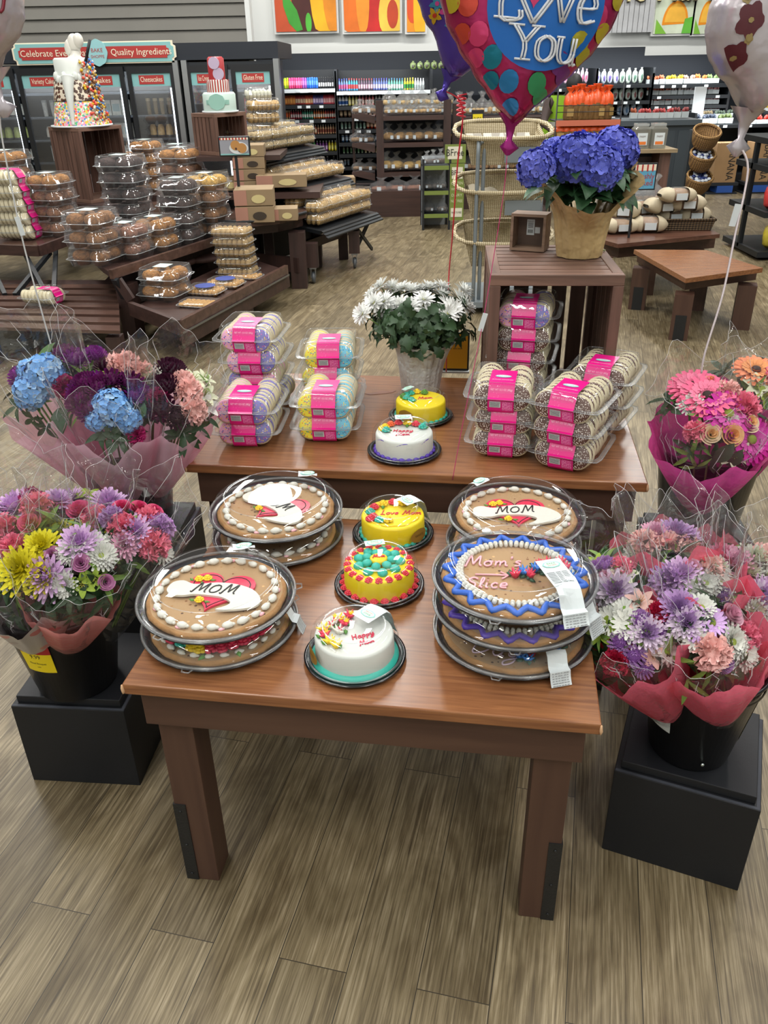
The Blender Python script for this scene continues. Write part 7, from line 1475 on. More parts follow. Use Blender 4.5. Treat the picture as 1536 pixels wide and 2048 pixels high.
# cookie poster in a black frame
a, b = aty(439, 314, 6.9), aty(502, 312, 6.9); W = b.x - a.x; hh = aty(470, 272, 6.9).z - a.z; t = thing('cookie_sign', 'small framed sign with a plate of chocolate chip cookies and a striped awning', 'sign', (a.x, 6.9, a.z))
g = MB(); g.box(0, W, 0, .02, 0, hh); bev(put('frame', (g, BLKM), t), .01); g = MB(); m_ = W * .05; g.box(m_, W - m_, -.003, 0, m_, hh - m_); g.box(m_, W - m_, -.004, -.003, m_, m_ * 1.8, 1)
for k in range(9): g.box(m_ + k * (W - 2 * m_) / 9, m_ + (k + .5) * (W - 2 * m_) / 9, -.005, -.003, hh * .82, hh - m_, 2)
g.box(m_, W - m_, -.0045, -.003, hh * .82, hh - m_, 5); g.T = TR(W * .64, -.005, hh * .42, rx=PI / 2); g.prism(ovalpts(W * .30, hh * .30, 24), 0, .002, 3); g.prism([(x - W * .1, y + .02) for x, y in ovalpts(W * .15, hh * .24, 20)], .002, .005, 4); g.prism([(x + W * .1, y) for x, y in ovalpts(W * .15, hh * .24, 20)], .003, .006, 4)
put('print', (g, [mat('#8d8f98', .6), TEALB, REDB, WHT, dots('printed_cookie', 'b07f45', ['3a241a', '4a2e20'], 26, .3), CREAMT]), t)
bar('stand', (W / 2, .03, -.42), (W / 2, .03, .02), .02, .02, BLKM, t)
# ================================================================== bread rack and its loaves
RY = 10.9
def loaf_mesh(c, kind, seed):
    g = MB(); r = random.Random(seed)
    if kind == 'buns':
        for i in range(3):
            for j in range(2): g.sph((-.28 + .28 * i, -.14 + .26 * j, .24), (.17, .16, .17), 9, 6, 0, jit=.03, rnd=r)
    elif kind == 'round': g.sph((0, 0, .30), (.42, .32, .26), 12, 7, 0, jit=.04, rnd=r); g.sph((.05, -.04, .40), (.36, .27, .24), 12, 7, 0, jit=.04, rnd=r)
    else: g.grid(lambda u, v: (-.42 + .84 * u, .22 * math.cos(2 * PI * v) * (1 - (2 * abs(u - .5)) ** 8), .26 + (.22 + .03 * math.sin(u * 30)) * math.sin(2 * PI * v) * (1 - (2 * abs(u - .5)) ** 8)), 14, 10, cv=True)
    return g.mesh('bread', [mat(c, .7, var=.3, vs=5, bump=.3, bs=12)])
def bagm(seed):
    g = MB(); r = random.Random(seed); ph = [r.uniform(0, 6) for _ in range(5)]
    def f(u, v):
        a = 2 * PI * u; k = 1 + .05 * math.sin(5 * a + ph[0]) + .05 * math.sin(9 * a + ph[1] + v * 6) + .03 * math.sin(15 * a + ph[2])
        pr = [(.3, .02), (.50, .06), (.52, .3), (.44, .52), (.22, .68), (.07, .76), (.14, .86), (.24, .99)]; i = min(int(v * 7), 6); t_ = v * 7 - i; R_, z = pr[i][0] * (1 - t_) + pr[i + 1][0] * t_, pr[i][1] * (1 - t_) + pr[i + 1][1] * t_
        return (R_ * k * math.cos(a) + .1 * max(0, v - .6) * math.sin(ph[3]), R_ * .82 * k * math.sin(a), z + .04 * math.sin(3 * a + ph[4]) * (v > .9))
    g.grid(f, 20, 9, cu=True); return g.mesh('bag', BAGFILM)
def bread_bag(x, y, z, w, h, col, kind, label, group, rz=0.0, tagc=True, seed=0):
    t = thing('bread_bag', label, 'bread', M=TR(x, y, z, rz=rz), group=group)
    put('bread', cache(('ld', col, kind, seed % 3), lambda: loaf_mesh(col, kind, seed % 3)), t, TR(s=(w, w, h))); put('bag', cache(('bg', seed % 4), lambda: bagm(seed % 4)), t, TR(s=(w, w, h * 1.25)), label='clear twisted plastic bag')
    if tagc: put('price_tag', cache('btag', lambda: (lambda g: g.box(-.5, .5, 0, .04, -.5, .5).mesh('tag', mat('#c3cdd2', .6)))(MB())), t, TR((seed % 3 - 1) * w * .15, -w * .44, h * .3, s=(w * .18, w * .1, w * .2)))
def bread_row(px0, px1, py, Y, n, w, h, col, kind, where, dy=0, rows=1):
    a, b = aty(px0, py, Y), aty(px1, py, Y)
    for j in range(rows):
        for i in range(n):
            u = (i + .5) / n; s_ = rnd.randint(0, 99); bread_bag(a.x + (b.x - a.x) * u + rnd.uniform(-.02, .02), Y + .16 + j * .22, a.z + .003 + j * .02, w, h * rnd.uniform(.9, 1.1), col, kind, 'bag of %s %s' % ({'buns': 'golden rolls', 'round': 'round crusty bread', 'loaf': 'brown loaf bread'}[kind], where), 'bread bags ' + where, rnd.uniform(-.3, .3), seed=s_)
def rack(px0, px1, pys, Y, label, pt, base_py):
    xa, xb = aty(px0, 300, Y).x, aty(px1, 300, Y).x; W = xb - xa; t = thing('bread_rack', label, 'shelf', (xa, Y, 0)); zt = aty((px0 + px1) / 2, pt, Y).z
    for x in (0, W - .09): g = MB(); g.box(x, x + .09, 0, .06, 0, zt); put('upright', (g, MAHZ), t)
    g = MB(); g.box(0, W, .6, .63, 0, zt); put('back_panel', (g, mat('#12171f', .6)), t)
    for py in pys: z = aty((px0 + px1) / 2, py, Y).z; g = MB(); g.box(.09, W - .09, 0, .6, z - .03, z); g.box(.09, W - .09, -.02, -.001, z - .045, z + .005); put('shelf', (g, MAH), t)
    g = MB(); g.box(-.3 if px0 < 800 else 0, W, -.25 if px0 < 800 else 0, .6, 0, .30); put('base_cabinet', (g, MAH), t); return t
rack(753, 901, [232, 286, 345], RY, 'tall brown bread rack with three shelves of bagged bread', 200, 400)
bread_row(772, 892, 231, RY, 7, .17, .13, '#d2a766', 'buns', 'on the top shelf of the bread rack', rows=2); bread_row(772, 902, 214, RY + .1, 6, .18, .16, '#dcb878', 'buns', 'heaped along the top of the bread rack')
bread_row(768, 888, 285, RY, 6, .20, .15, '#c89858', 'round', 'on the middle shelf of the bread rack', rows=1); bread_row(760, 852, 344, RY, 4, .22, .17, '#e0b462', 'round', 'on the lower shelf of the bread rack'); bread_row(745, 850, 388, RY - .2, 3, .3, .15, '#8a5a44', 'loaf', 'on the base of the bread rack')
rack(904, 1108, [236, 290, 345], RY + .25, 'second brown bread rack behind the wicker stand, yellow tag on its top shelf', 205, 400)
bread_row(905, 1100, 234, RY + .25, 8, .20, .22, '#cfa86c', 'buns', 'on the top shelf of the second bread rack'); bread_row(900, 1095, 289, RY + .25, 7, .22, .2, '#c89a60', 'round', 'on the middle shelf of the second bread rack'); bread_row(930, 1080, 344, RY + .25, 6, .22, .18, '#bc9060', 'buns', 'on the lower shelf of the second bread rack')
a = aty(945, 232, RY + .1); t = thing('price_tag', 'bright yellow price tag in a black holder on the bread rack shelf', 'sign', (a.x, RY + .205, a.z - .14)); g = MB(); g.box(0, .15, 0, .02, 0, .20); put('holder', (g, BLKM), t); g = MB(); g.box(.015, .135, -.003, 0, .01, .155); g.text('2/$5', .055, TR(.075, -.005, .10, rx=PI / 2), 1); put('card', (g, [mat('#e0cc1a', .5), BLACK_INK]), t)
# perforated end shelves with rolls, left side of the rack
t = thing('end_shelf', 'brown perforated end shelves fixed on the side of the bread rack', 'shelf', (0, 0, 0))
for py in (232, 290, 347):
    a, b = aty(704, py, RY + .1), aty(750, py, RY + .1); g = MB(); g.prism([(a.x, -a.z + .0), (b.x, -a.z - .03), (b.x, -a.z - .07), (a.x + .05, -a.z - .05)] and [(a.x, a.z - .02), (b.x, a.z - .09), (b.x, a.z - .005), (a.x + .12, a.z + .03), (a.x, a.z + .015)], 0, .02)
    for v in range(len(g.v)): x, y, z = g.v[v]; g.v[v] = (x, RY + .1 - z, y)
    g.box(a.x, b.x, RY + .10, RY + .5, a.z - .03, a.z - .01); put('shelf_board', (g, MAH), t); bread_row(706, 748, py - 2, RY + .1, 2, .2, .12, '#9a744c', 'loaf', 'on the perforated end shelf, ' + {232: 'upper', 290: 'middle', 347: 'lower'}[py] + ' level')
g = MB(); g.box(aty(704, 300, RY + .1).x, aty(704, 300, RY + .1).x + .03, RY + .45, RY + .5, 0, aty(704, 225, RY + .1).z); put('upright', (g, MAHZ), t)
# BFree stand
BY = 9.7; a, b = aty(846, 440, BY), aty(926, 440, BY); x0, x1 = a.x, b.x; xm_ = aty(898, 440, BY).x; ztp = aty(870, 318, BY).z; t = thing('gluten_free_stand', 'olive green cardboard stand of gluten free snacks reading BFree', 'display stand', (0, 0, 0)); OL = mat('#6f7f38', .6)
for py in (334, 384, 430): z = aty(870, py, BY).z; g = MB(); g.box(x0, xm_, BY, BY + .35, z - .015, z); g.box(x0, xm_, BY - .01, BY, z - .03, z + .012, 1); put('shelf', (g, [BLKM, OL]), t)
g = MB(); g.box(x0, x0 + .01, BY, BY + .35, .0, ztp); g.box(x0, xm_, BY + .35, BY + .36, .0, ztp); put('case', (g, mat('#aab0b4', .6)), t)
for x, y in ((x0, BY), (xm_, BY), (x0, BY + .35), (xm_, BY + .35)): g = MB(); g.box(x - .012, x + .012, y - .012, y + .012, 0, ztp); put('post', (g, BLKM), t)
z0_, z1_ = aty(912, 440, BY).z, aty(912, 327, BY).z; g = MB(); W = x1 - xm_; g.T = TR(xm_, BY - .005, 0); g.box(0, W, -.01, 0, z0_, z1_)
hh = z1_ - z0_; g.box(.02, W - .02, -.013, -.01, z1_ - hh * .26, z1_ - hh * .06, 1); g.text('BFree', .075, TR(W * .5, -.016, z1_ - hh * .16, rx=PI / 2), 2, wmax=W * .82)
for k, s_ in enumerate(('GLUTEN', 'WHEAT', 'DAIRY', 'NUT FREE')): g.text(s_, .042, TR(W * .5, -.016, z1_ - hh * (.34 + .105 * k), rx=PI / 2), 3, wmax=W * .8)
g.box(W * .1, W * .9, -.014, -.01, z0_ + hh * .06, z0_ + hh * .22, 1); g.text('MADE TO FREE', .03, TR(W * .5, -.017, z0_ + hh * .14, rx=PI / 2), 2, wmax=W * .7); put('side_panel', (g, [OL, mat('#d3d0bc', .6), mat('#2c2c20', .6), mat('#cdd0a8', .6)]), t)
zt_ = aty(905, 289, BY).z; zb_ = aty(905, 326, BY).z; g = MB(); xa_ = aty(890, 300, BY).x; g.box(xa_, x1 + .01, BY - .01, BY + .01, zb_, zt_); g.box(xa_ + .03, x1 - .03, BY - .013, BY - .01, zb_ + .04, zt_ - .02, 1); g.text('BFree', .10, TR((xa_ + x1) / 2, BY - .016, (zb_ + zt_) / 2 + .01, rx=PI / 2), 2, wmax=.19); put('header_card', (g, [OL, mat('#d3d0bc', .6), mat('#2c2c20', .6)]), t)
for py, n in ((333, 3), (383, 3), (429, 2)): bread_row(850, 892, py, BY, n, .13, .12, '#5c4638' if py == 333 else '#8a8078', 'loaf', 'on the green gluten free stand, ' + {333: 'top', 383: 'middle', 429: 'bottom'}[py] + ' shelf')
# ================================================================== wicker basket stand
def wicker_mat(nm, c1, c2, sc=1.0):
    if nm in _M: return _M[nm]
    m = bpy.data.materials.new(nm); m.use_nodes = True; nt = m.node_tree; b = nt.nodes['Principled BSDF']; tc = nt.nodes.new('ShaderNodeTexCoord'); W_ = []
    for d, s_ in (('X', 26), ('Z', 38)):
        w = nt.nodes.new('ShaderNodeTexWave'); w.bands_direction = d; w.inputs['Scale'].default_value = s_ * sc * .5; w.inputs['Distortion'].default_value = .6; nt.links.new(tc.outputs['Object'], w.inputs['Vector']); W_.append(w)
    mu = nt.nodes.new('ShaderNodeMath'); mu.operation = 'ADD'; nt.links.new(W_[0].outputs['Fac'], mu.inputs[0]); nt.links.new(W_[1].outputs['Fac'], mu.inputs[1])
    cr = nt.nodes.new('ShaderNodeValToRGB'); cr.color_ramp.elements[0].position = .25; cr.color_ramp.elements[1].position = .8; cr.color_ramp.elements[0].color = lin(c1); cr.color_ramp.elements[1].color = lin(c2)
    hf = nt.nodes.new('ShaderNodeMath'); hf.operation = 'MULTIPLY'; hf.inputs[1].default_value = .5; nt.links.new(mu.outputs[0], hf.inputs[0]); nt.links.new(hf.outputs[0], cr.inputs[0]); nt.links.new(cr.outputs[0], b.inputs['Base Color']); b.inputs['Roughness'].default_value = .7
    bp = nt.nodes.new('ShaderNodeBump'); bp.inputs['Strength'].default_value = .8; bp.inputs['Distance'].default_value = .01; nt.links.new(hf.outputs[0], bp.inputs['Height']); nt.links.new(bp.outputs[0], b.inputs['Normal']); _M[nm] = m; return m
WICK = wicker_mat('wicker_pale', '94835f', 'ddd0b0', 1.7); GREYP = mat('#7e878c', .4, metal=.3)
SY = 6.15; t = thing('basket_stand', 'grey tubular stand carrying four pale wicker baskets behind the crate', 'basket stand', (0, 0, 0))
zt_ = aty(948, 285, SY).z
for px_, yy in ((946, SY), (953, SY + .05)):
    p0 = atz(px_, 606, 0); x = aty(946 if yy == SY else 957, 600, yy).x; g = MB(); g.tube(crom([(x, yy, .02), (x, yy, zt_ - .08), (x + .01, yy + .01, zt_ - .01), (x + .05, yy + .06, zt_)], 4), .014, 8); put('pole', (g, GREYP), t)
x2 = aty(1090, 400, SY).x
for yy in (SY, SY + .3): g = MB(); g.tube([(x2 + .02, yy + .25, .02), (x2 + .02, yy + .25, zt_)], .014, 8); put('pole', (g, GREYP), t)
xl = aty(946, 600, SY).x; g = MB(); g.box(xl - .02, x2 + .06, SY - .04, SY + .60, .05, .09); put('foot_frame', (g, GREYP), t)
for x in (xl, x2): g = MB(); g.T = TR(x, SY, .028, ry=PI / 2); g.lathe([(.0005, -.012), (.028, -.012), (.028, .012), (.0005, .012)], 14); put('caster', (g, BLKM), t)
for i, (py, d_) in enumerate(((312, 0), (418, 0), (518, 0))):
    z = aty(940, py, SY).z; a = aty(932, py, SY - .05).x; b = aty(1084, py, SY + .1).x; W = b - a; hB = .16
    g = MB(); tb = thing('wicker_basket', 'pale wicker basket, %s on the grey stand' % ['topmost, full of white paper bags', 'middle one, lined with beige cloth', 'lowest one in view, nearly empty'][i], 'basket', M=TR(a, SY + .03, z, rx=.05, rz=-.04), group='wicker baskets on the grey stand'); dB = .42
    def ringb(w0, d0, zz): return [(w0, d0, zz), (W - w0, d0, zz), (W - w0, dB - d0, zz + .05), (w0, dB - d0, zz + .05)]
    lo_, hi_ = ringb(.05, .04, -.07), ringb(0, 0, hB - .05); A_ = [g.p(p_) for p_ in lo_]; B_ = [g.p(p_) for p_ in hi_]
    for k in range(4): g.face((A_[k], A_[(k + 1) % 4], B_[(k + 1) % 4], B_[k]))
    g.face(A_); put('basket_body', (g, WICK), tb); g = MB(); g.tube(crom([(x, y, zz + .005) for x, y, zz in hi_], 4, closed=True), .016, 6, closed=True); put('rim', (g, WICK), tb)
    g = MB(); g.box(W * .5, W * .95, -.004, .002, -.05, .05); put('name_plate', (g, GREYP), tb, label='plain grey plate')
    if i < 2:
        g = MB(); rr = random.Random(i)
        if i == 0:
            for k in range(9): T0 = g.T; g.T = TR(.08 + k * (W - .18) / 8, .22, .03, rz=rr.uniform(-.3, .3), rx=.25); g.box(-.03, .03, -.14, .16, 0, .03, k % 2); g.T = T0
            o = put('paper_bag_liner', (g, [mat('#b8b4aa', .6), mat('#8f8a80', .6)]), tb)
        else: g.grid(lambda u, v: (.04 + (W - .08) * u, .04 + .40 * v, .02 + .07 * math.sin(u * 3 + v * 2) + .02 * math.sin(u * 14) * math.sin(v * 9)), 16, 8); put('cloth_liner', (g, mat('#a39a86', .8)), tb)
# ================================================================== low tables and bagged breads near the hydrangea
table2 = thing('low_table', 'low square brown table with sturdy legs beside the hydrangea crate', 'table'); ZQ = .42
TOPP = [(1268, 499), (1372, 557), (1526, 536), (1412, 500)]; slab('tabletop', TOPP, ZQ, .03, TABTOP, table2); slab('apron', TOPP, ZQ - .0305, .085, TABDARK, table2, inset=.07)
P_ = [atz(a_, b_, ZQ) for a_, b_ in TOPP]; cx_ = sum(v.x for v in P_) / 4; cy_ = sum(v.y for v in P_) / 4
for k, v in enumerate(P_):
    x, y = v.x + (cx_ - v.x) * .17, v.y + (cy_ - v.y) * .17; post('leg', x, y, .12, 0, ZQ - .1155, TABDARKZ, table2, rz=-.35); g = MB(); g.T = TR(x, y, 0, rz=-.35)
    g.box(-.035, .035, -.0635, -.0601, 0, .17) if k < 2 else g.box(.0601, .0635, -.03, .03, 0, .17); put('corner_guard', (g, IRON), table2, label='black metal guard strip')
t = thing('low_table', 'long low brown table carrying the pile of bagged breads', 'table'); ZW = .44
TP = [(1200, 478), (1236, 488), (1440, 468), (1400, 446), (1200, 450)]; slab('tabletop', TP, ZW, .03, TABTOP2, t); slab('apron', TP, ZW - .0305, .11, TABDARK, t, inset=.05)
for px_, py_ in ((1235, 488), (1425, 470), (1325, 480)): q = atz(px_, py_, ZW); post('leg', q.x - .05, q.y + .12, .12, 0, ZW - .1405, TABDARKZ, t, rz=-.1)
g = MB(); q = atz(1300, 500, ZW - .12); bar('floor_tag', P3(1255, 505, .28), P3(1285, 503, .28), .01, .03, PAPER, t, label='pale paper strip')
# wicker tray and bagged bread pile
q = atz(1375, 462, ZW); tw = thing('wicker_tray', 'dark wicker tray under the bagged breads', 'tray', (q.x, q.y + .15, ZW), -.05); g = MB(); A_ = [(-.22, -.15), (.22, -.15), (.22, .15), (-.22, .15)]; i0 = [g.p(x * .9, y * .9, .001) for x, y in A_]; i1 = [g.p(x, y, .085) for x, y in A_]
for k in range(4): g.face((i0[k], i0[(k + 1) % 4], i1[(k + 1) % 4], i1[k]))
g.face(i0); g.tube([(x, y, .085) for x, y in A_], .012, 6, closed=True); put('tray_body', (g, wicker_mat('wicker_dark', '2e241a', '6e5a40')), tw)
def paper_loaf(px, py, z, w, h, rz, label, seed, bag=True):
    q = atz(px, py, z); t = thing('wrapped_bread', label, 'bread', M=TR(q.x, q.y + .1, z, rz=rz), group='wrapped breads piled on the low table'); g = MB(); r = random.Random(seed); g.sph((0, 0, h * .5), (w * .46, w * .30, h * .46), 12, 7, jit=.04, rnd=r); put('bread', (g, mat('#a07a52', .7, var=.3, vs=8)), t)
    g = MB(); ph = r.uniform(0, 6)
    sg_ = lambda q_, e_: abs(q_) ** e_ * (1 if q_ > 0 else -1)
    for i_, (u0, u1) in enumerate(((-1, -.42), (.42, 1))): g = MB(); g.grid(lambda u, v: (w * .52 * (u0 + (u1 - u0) * u), w * .35 * sg_(math.cos(2 * PI * v), .6) * (1 - abs(u0 + (u1 - u0) * u) ** 6 * .5), h * .52 + h * .5 * sg_(math.sin(2 * PI * v), .7) * (1 - abs(u0 + (u1 - u0) * u) ** 5 * .8)), 6, 18, cv=True); put('kraft_sleeve', (g, mat('#b5a98f', .7, var=.15, vs=9)), t, label='beige kraft paper sleeve')
    g = MB(); g.sph((0, 0, h * .52), (w * .50, w * .34, h * .52), 14, 8, jit=.05, rnd=r); put('film', (g, BAGFILM), t)
    g = MB(); g.box(-.045, .045, -w * .36, -w * .345, h * .25, h * .7); put('label_sticker', (g, [PAPER]), t)
for px, py, z, w, h, rz, lb, sd in ((1245, 470, ZW, .28, .11, .1, 'kraft wrapped bread at the hydrangea end of the pile', 1), (1302, 468, ZW, .28, .12, -.1, 'kraft wrapped bread with an upright white label, front of the pile', 2), (1350, 450, ZW + .03, .27, .12, .05, 'kraft wrapped bread with a round badge, in the dark wicker tray', 3), (1392, 450, ZW + .03, .26, .13, .0, 'kraft wrapped bread at the outer end of the wicker tray', 4),
        (1330, 430, ZW + .12, .28, .12, .2, 'kraft wrapped bread in the middle layer of the pile', 5), (1380, 425, ZW + .14, .28, .12, -.1, 'kraft wrapped bread with a pale green badge, upper layer', 6), (1360, 408, ZW + .22, .28, .11, .1, 'kraft wrapped bread on the very top of the pile', 7), (1285, 435, ZW + .08, .24, .12, .4, 'brown wrapped bread leaning under the freshly baked sign', 8), (1255, 440, ZW + .1, .24, .12, -.4, 'wrapped bread behind the gold plant wrap', 9)): paper_loaf(px, py, z, w, h, rz, lb, sd)
bread_row(1262, 1320, 425, 7.1, 3, .22, .2, '#8a6a4c', 'loaf', 'at the back of the low bread table')
# freshly baked sign
a, b = aty(1266, 378, 6.6), aty(1307, 376, 6.6); W = b.x - a.x; hh = aty(1290, 329, 6.6).z - a.z; t = thing('bakery_sign', 'small blue sign reading Freshly Baked under a red and white awning stripe', 'sign', (a.x, 6.6, a.z)); g = MB(); g.box(-.01, W + .01, 0, .015, -.01, hh + .01); put('frame', (g, BLKM), t); g = MB(); g.box(0, W, -.003, 0, 0, hh); g.box(0, W, -.004, -.003, hh * .75, hh, 1)
for k in range(4): g.box(k * W / 4 + .008, (k + .5) * W / 4, -.006, -.004, hh * .72, hh, 2)
g.text('Freshly', .055, TR(W * .5, -.006, hh * .52, rx=PI / 2), 2, wmax=W * .9); g.text('Baked', .055, TR(W * .5, -.006, hh * .24, rx=PI / 2), 2, wmax=W * .8); put('sign_card', (g, [mat('#5aa0c0', .6), CREAMT, REDB]), t); bar('stand', (.02, .03, ZW + .001 - a.z), (.02, .03, .01), .015, .015, BLKM, t)
# jars on the dark wooden stand
JY = 8.0; t = thing('wooden_stand', 'dark wooden crate stand with two lidded jars on its top board', 'stand', (0, 0, 0)); a, b = aty(1225, 300, JY), aty(1352, 300, JY); zj = aty(1300, 298, JY).z
g = MB(); g.box(a.x, b.x, JY - .05, JY + .4, zj - .03, zj); put('top_board', (g, wood('stand_top', '7a6a50', 'a08c6c', .6)), t)
for x in (a.x + .02, b.x - .14): g = MB(); g.box(x, x + .10, JY, JY + .3, 0, zj - .031); put('upright', (g, CRZ), t)
g = MB(); g.box(a.x + .12, b.x - .14, JY + .25, JY + .28, 0, zj - .031); put('back_panel', (g, mat('#1c1c1e', .6)), t)
for z in (.5, .62, .74, .86, .98): g = MB(); g.box(a.x + .12, b.x - .14, JY + .22, JY + .249, z * zj, z * zj + .05); put('slat', (g, MAH), t)
for px0, lb in ((1283, 'square glass jar with an orange label, beside the hydrangea'), (1317, 'square glass jar with an orange label, outer one on the stand')):
    x = aty(px0, 297, JY).x; t = thing('glass_jar', lb, 'jar', (x, JY + .08, zj + .001), 0, 'square jars on the wooden stand'); g = MB(); g.frus(-.065, .065, -.065, .065, 0, .16, -.004, -.004); g.frus(-.069, .069, -.069, .069, .16, .185, .02, .02); put('jar_body', (g, film('jar_glass', tint='dfe3e0', refl=2, haze=.35, hazecol='c9c6bc')), t); g = MB(); g.box(-.055, .055, -.055, .055, .185, .205); put('lid', (g, film('jar_lid', refl=2, haze=.5, hazecol='cfd2d0')), t)
    g = MB(); g.box(-.045, .045, -.0715, -.0695, .03, .13); g.box(-.035, .035, -.073, -.0715, .035, .06, 1); g.text('FARM', .022, TR(0, -.0725, .10, rx=PI / 2), 2); put('label', (g, [PAPER, mat('#d8742a', .6), mat('#5a3a2a', .6)]), t)
# wicker bowls of small wrapped sweets
t0 = None; BWY = 9.6
t = thing('bowl_stand', 'slim black stand holding three round wicker bowls', 'stand', (0, 0, 0)); xa_, xb_ = aty(1378, 330, BWY).x, aty(1436, 300, BWY).x; g = MB(); g.box(xa_ + .03, xb_, BWY + .16, BWY + .24, 0, aty(1400, 262, BWY).z); put('back_column', (g, GREYC), t); g = MB(); g.box(xa_, xb_, BWY - .1, BWY + .3, 0, .05); put('foot', (g, GREYC), t)
for (px, py, rw, lb, full) in ((1405, 293, 28, 'empty round wicker bowl at the top of the black stand', 0), (1397, 337, 26, 'round wicker bowl of blue and white sweets, middle of the stand', 1), (1391, 381, 27, 'round wicker bowl of blue and white sweets, lowest on the stand', 1)):
    q = aty(px, py, BWY); R_ = rw / (1631 * 1.14 / BWY); tb = thing('wicker_bowl', lb, 'bowl', M=TR(q.x, BWY, q.z, rx=.45), group='wicker bowls on the black stand'); g = MB(); g.lathe([(.0005, 0), (R_ * .68, 0), (R_ * .90, .05), (R_ * 1.0, .13), (R_ * 1.02, .16), (R_ * .94, .16), (R_ * .84, .06), (.0005, .05)], 28); put('bowl_body', (g, wicker_mat('wicker_brown', '5c3f22', 'a8824c', 1.3)), tb); g = MB(); g.tube([(R_ * .97 * math.cos(k * PI / 14), R_ * .97 * math.sin(k * PI / 14), .172) for k in range(28)], .014, 6, closed=True); put('rim', (g, wicker_mat('wicker_brown', '', '')), tb)
    g = MB(); g.box(-.02, .02, R_ * .6, .20, .02, .05); put('bracket', (g, BLKM), tb)
    if full:
        g = MB(); rr = random.Random(px)
        for k in range(46): a_ = rr.uniform(0, 6.28); q_ = R_ * .78 * math.sqrt(rr.random()); g.sph((q_ * math.cos(a_), q_ * math.sin(a_), .13 + rr.uniform(0, .04)), (.024, .024, .014), 7, 4, k % 2)
        o = put('wrapped_sweets', (g, [mat('#2c3a70', .3), mat('#c9d0d8', .3)]), None, TR(q.x, BWY, q.z, rx=.45), label='heap of blue and white wrapped sweets in the %s wicker bowl' % ('middle' if py == 337 else 'lowest'), cat='sweets', kind='stuff')
# orange net bags on their rack, and the worker behind
OY = 9.3; t = thing('orange_bag_rack', 'black wire rack with a salmon shelf edge under the orange mesh bags', 'shelf', (0, 0, 0)); a, b = aty(1112, 242, OY), aty(1241, 238, OY); z = a.z; g = MB(); g.box(a.x, b.x, OY, OY + .36, z - .01, z); put('wire_shelf', (g, BLKM), t); g = MB(); g.box(a.x, b.x, OY - .012, OY, z - .05, z + .004); put('shelf_edge', (g, mat('#c0694e', .6)), t)
for x in (a.x, b.x): g = MB(); g.tube([(x, OY, 0), (x, OY, z + .35)], .008, 6); put('post', (g, BLKM), t)
g = MB(); [g.tube([(a.x, OY - .005, z + q_), (b.x, OY - .005, z + q_)], .004, 5) for q_ in (.08, .14)]; put('guard_rail', (g, BLKM), t); z2_ = aty(1170, 277, OY).z; g = MB(); g.box(a.x, b.x, OY - .05, OY + .36, z2_ - .02, z2_); put('lower_shelf', (g, BLKM), t)
def m_obag(seed):
    g = MB(); r = random.Random(seed); ph = r.uniform(0, 6); g.lathe([(.0005, 0), (.30, 0), (.34, .05), (.34, .48)], 12, mi=1); g.lathe([(.345, .44), (.36, .56), (.30, .72), (.12, .82), (.07, .85), (.20, .93), (.26, 1.0)], 12, mi=0, wob=lambda t_, z: 1 + .10 * math.sin(4 * 2 * PI * t_ + ph)); g.box(-.2, .2, -.36, -.34, .12, .36, 2); return g.mesh('orange_bag', [mat('#e0551e', .4, var=.2, vs=6, coat=.3), mat('#7a5a30', .6, var=.3, vs=9), mat('#a88a50', .6)])
for j in range(2):
    for i in range(8): s_ = .19; put('bread_stick_bag', cache(('ob', i % 3), lambda: m_obag(i % 3)), None, TR(a.x + .15 + (i + .5 * j) * (b.x - a.x - .22) / 8, OY + .10 + j * .16, z + .001, rz=i, s=(s_ * .9, s_ * .9, .30 + .015 * (i % 3))), label='orange-topped bread stick bag in the %s row of the salmon-edged shelf' % ['front', 'back'][j], cat='bag', group='orange-topped bags, %s row' % ['front', 'back'][j])
for i in range(8): put('bread_stick_bag', cache(('ob', i % 3), lambda: m_obag(i % 3)), None, TR(a.x + .06 + i * (b.x - a.x - .10) / 8, OY + .08, z2_ + .001, rz=i, s=(.18, .18, .15)), label='short orange bag on the lower shelf of the salmon-edged rack', cat='bag', group='orange bags on the lower shelf')
# person in the safety vest bending over the produce, seen from behind
PX = aty(1124, 170, 10.6); t = thing('person', 'person with dark hair in a lime safety vest bending over behind the orange bags', 'person', (PX.x, 10.6, 0)); hz = PX.z
me = bpy.data.meshes.new('body'); V_ = [(0, 0, .80), (.0, -.02, 1.02), (.02, -.10, 1.22), (.05, -.20, hz - .13), (.08, -.24, hz - .04), (.10, -.26, hz + .02),   # pelvis, spine, chest, neck, head
      (.22, -.16, 1.24), (.27, -.36, 1.10), (.24, -.56, 1.06), (.24, -.62, 1.04), (-.17, -.14, 1.24), (-.24, -.30, 1.04), (-.20, -.50, 1.0), (-.20, -.56, .98), (.10, .0, .76), (.11, -.03, .44), (.11, .04, .08), (.12, -.10, .03), (-.10, .0, .76), (-.11, -.02, .44), (-.11, .04, .08), (-.12, -.10, .03)]
E_ = [(0, 1), (1, 2), (2, 3), (3, 4), (4, 5), (2, 6), (6, 7), (7, 8), (8, 9), (2, 10), (10, 11), (11, 12), (12, 13), (0, 14), (14, 15), (15, 16), (16, 17), (0, 18), (18, 19), (19, 20), (20, 21)]; RR = [.15, .14, .155, .055, .085, .075, .065, .045, .032, .035, .065, .045, .032, .035, .085, .06, .042, .045, .085, .06, .042, .045]
me.from_pydata(V_, E_, []); sk = me.skin_vertices.new(name='') if hasattr(me.skin_vertices, 'new') else None
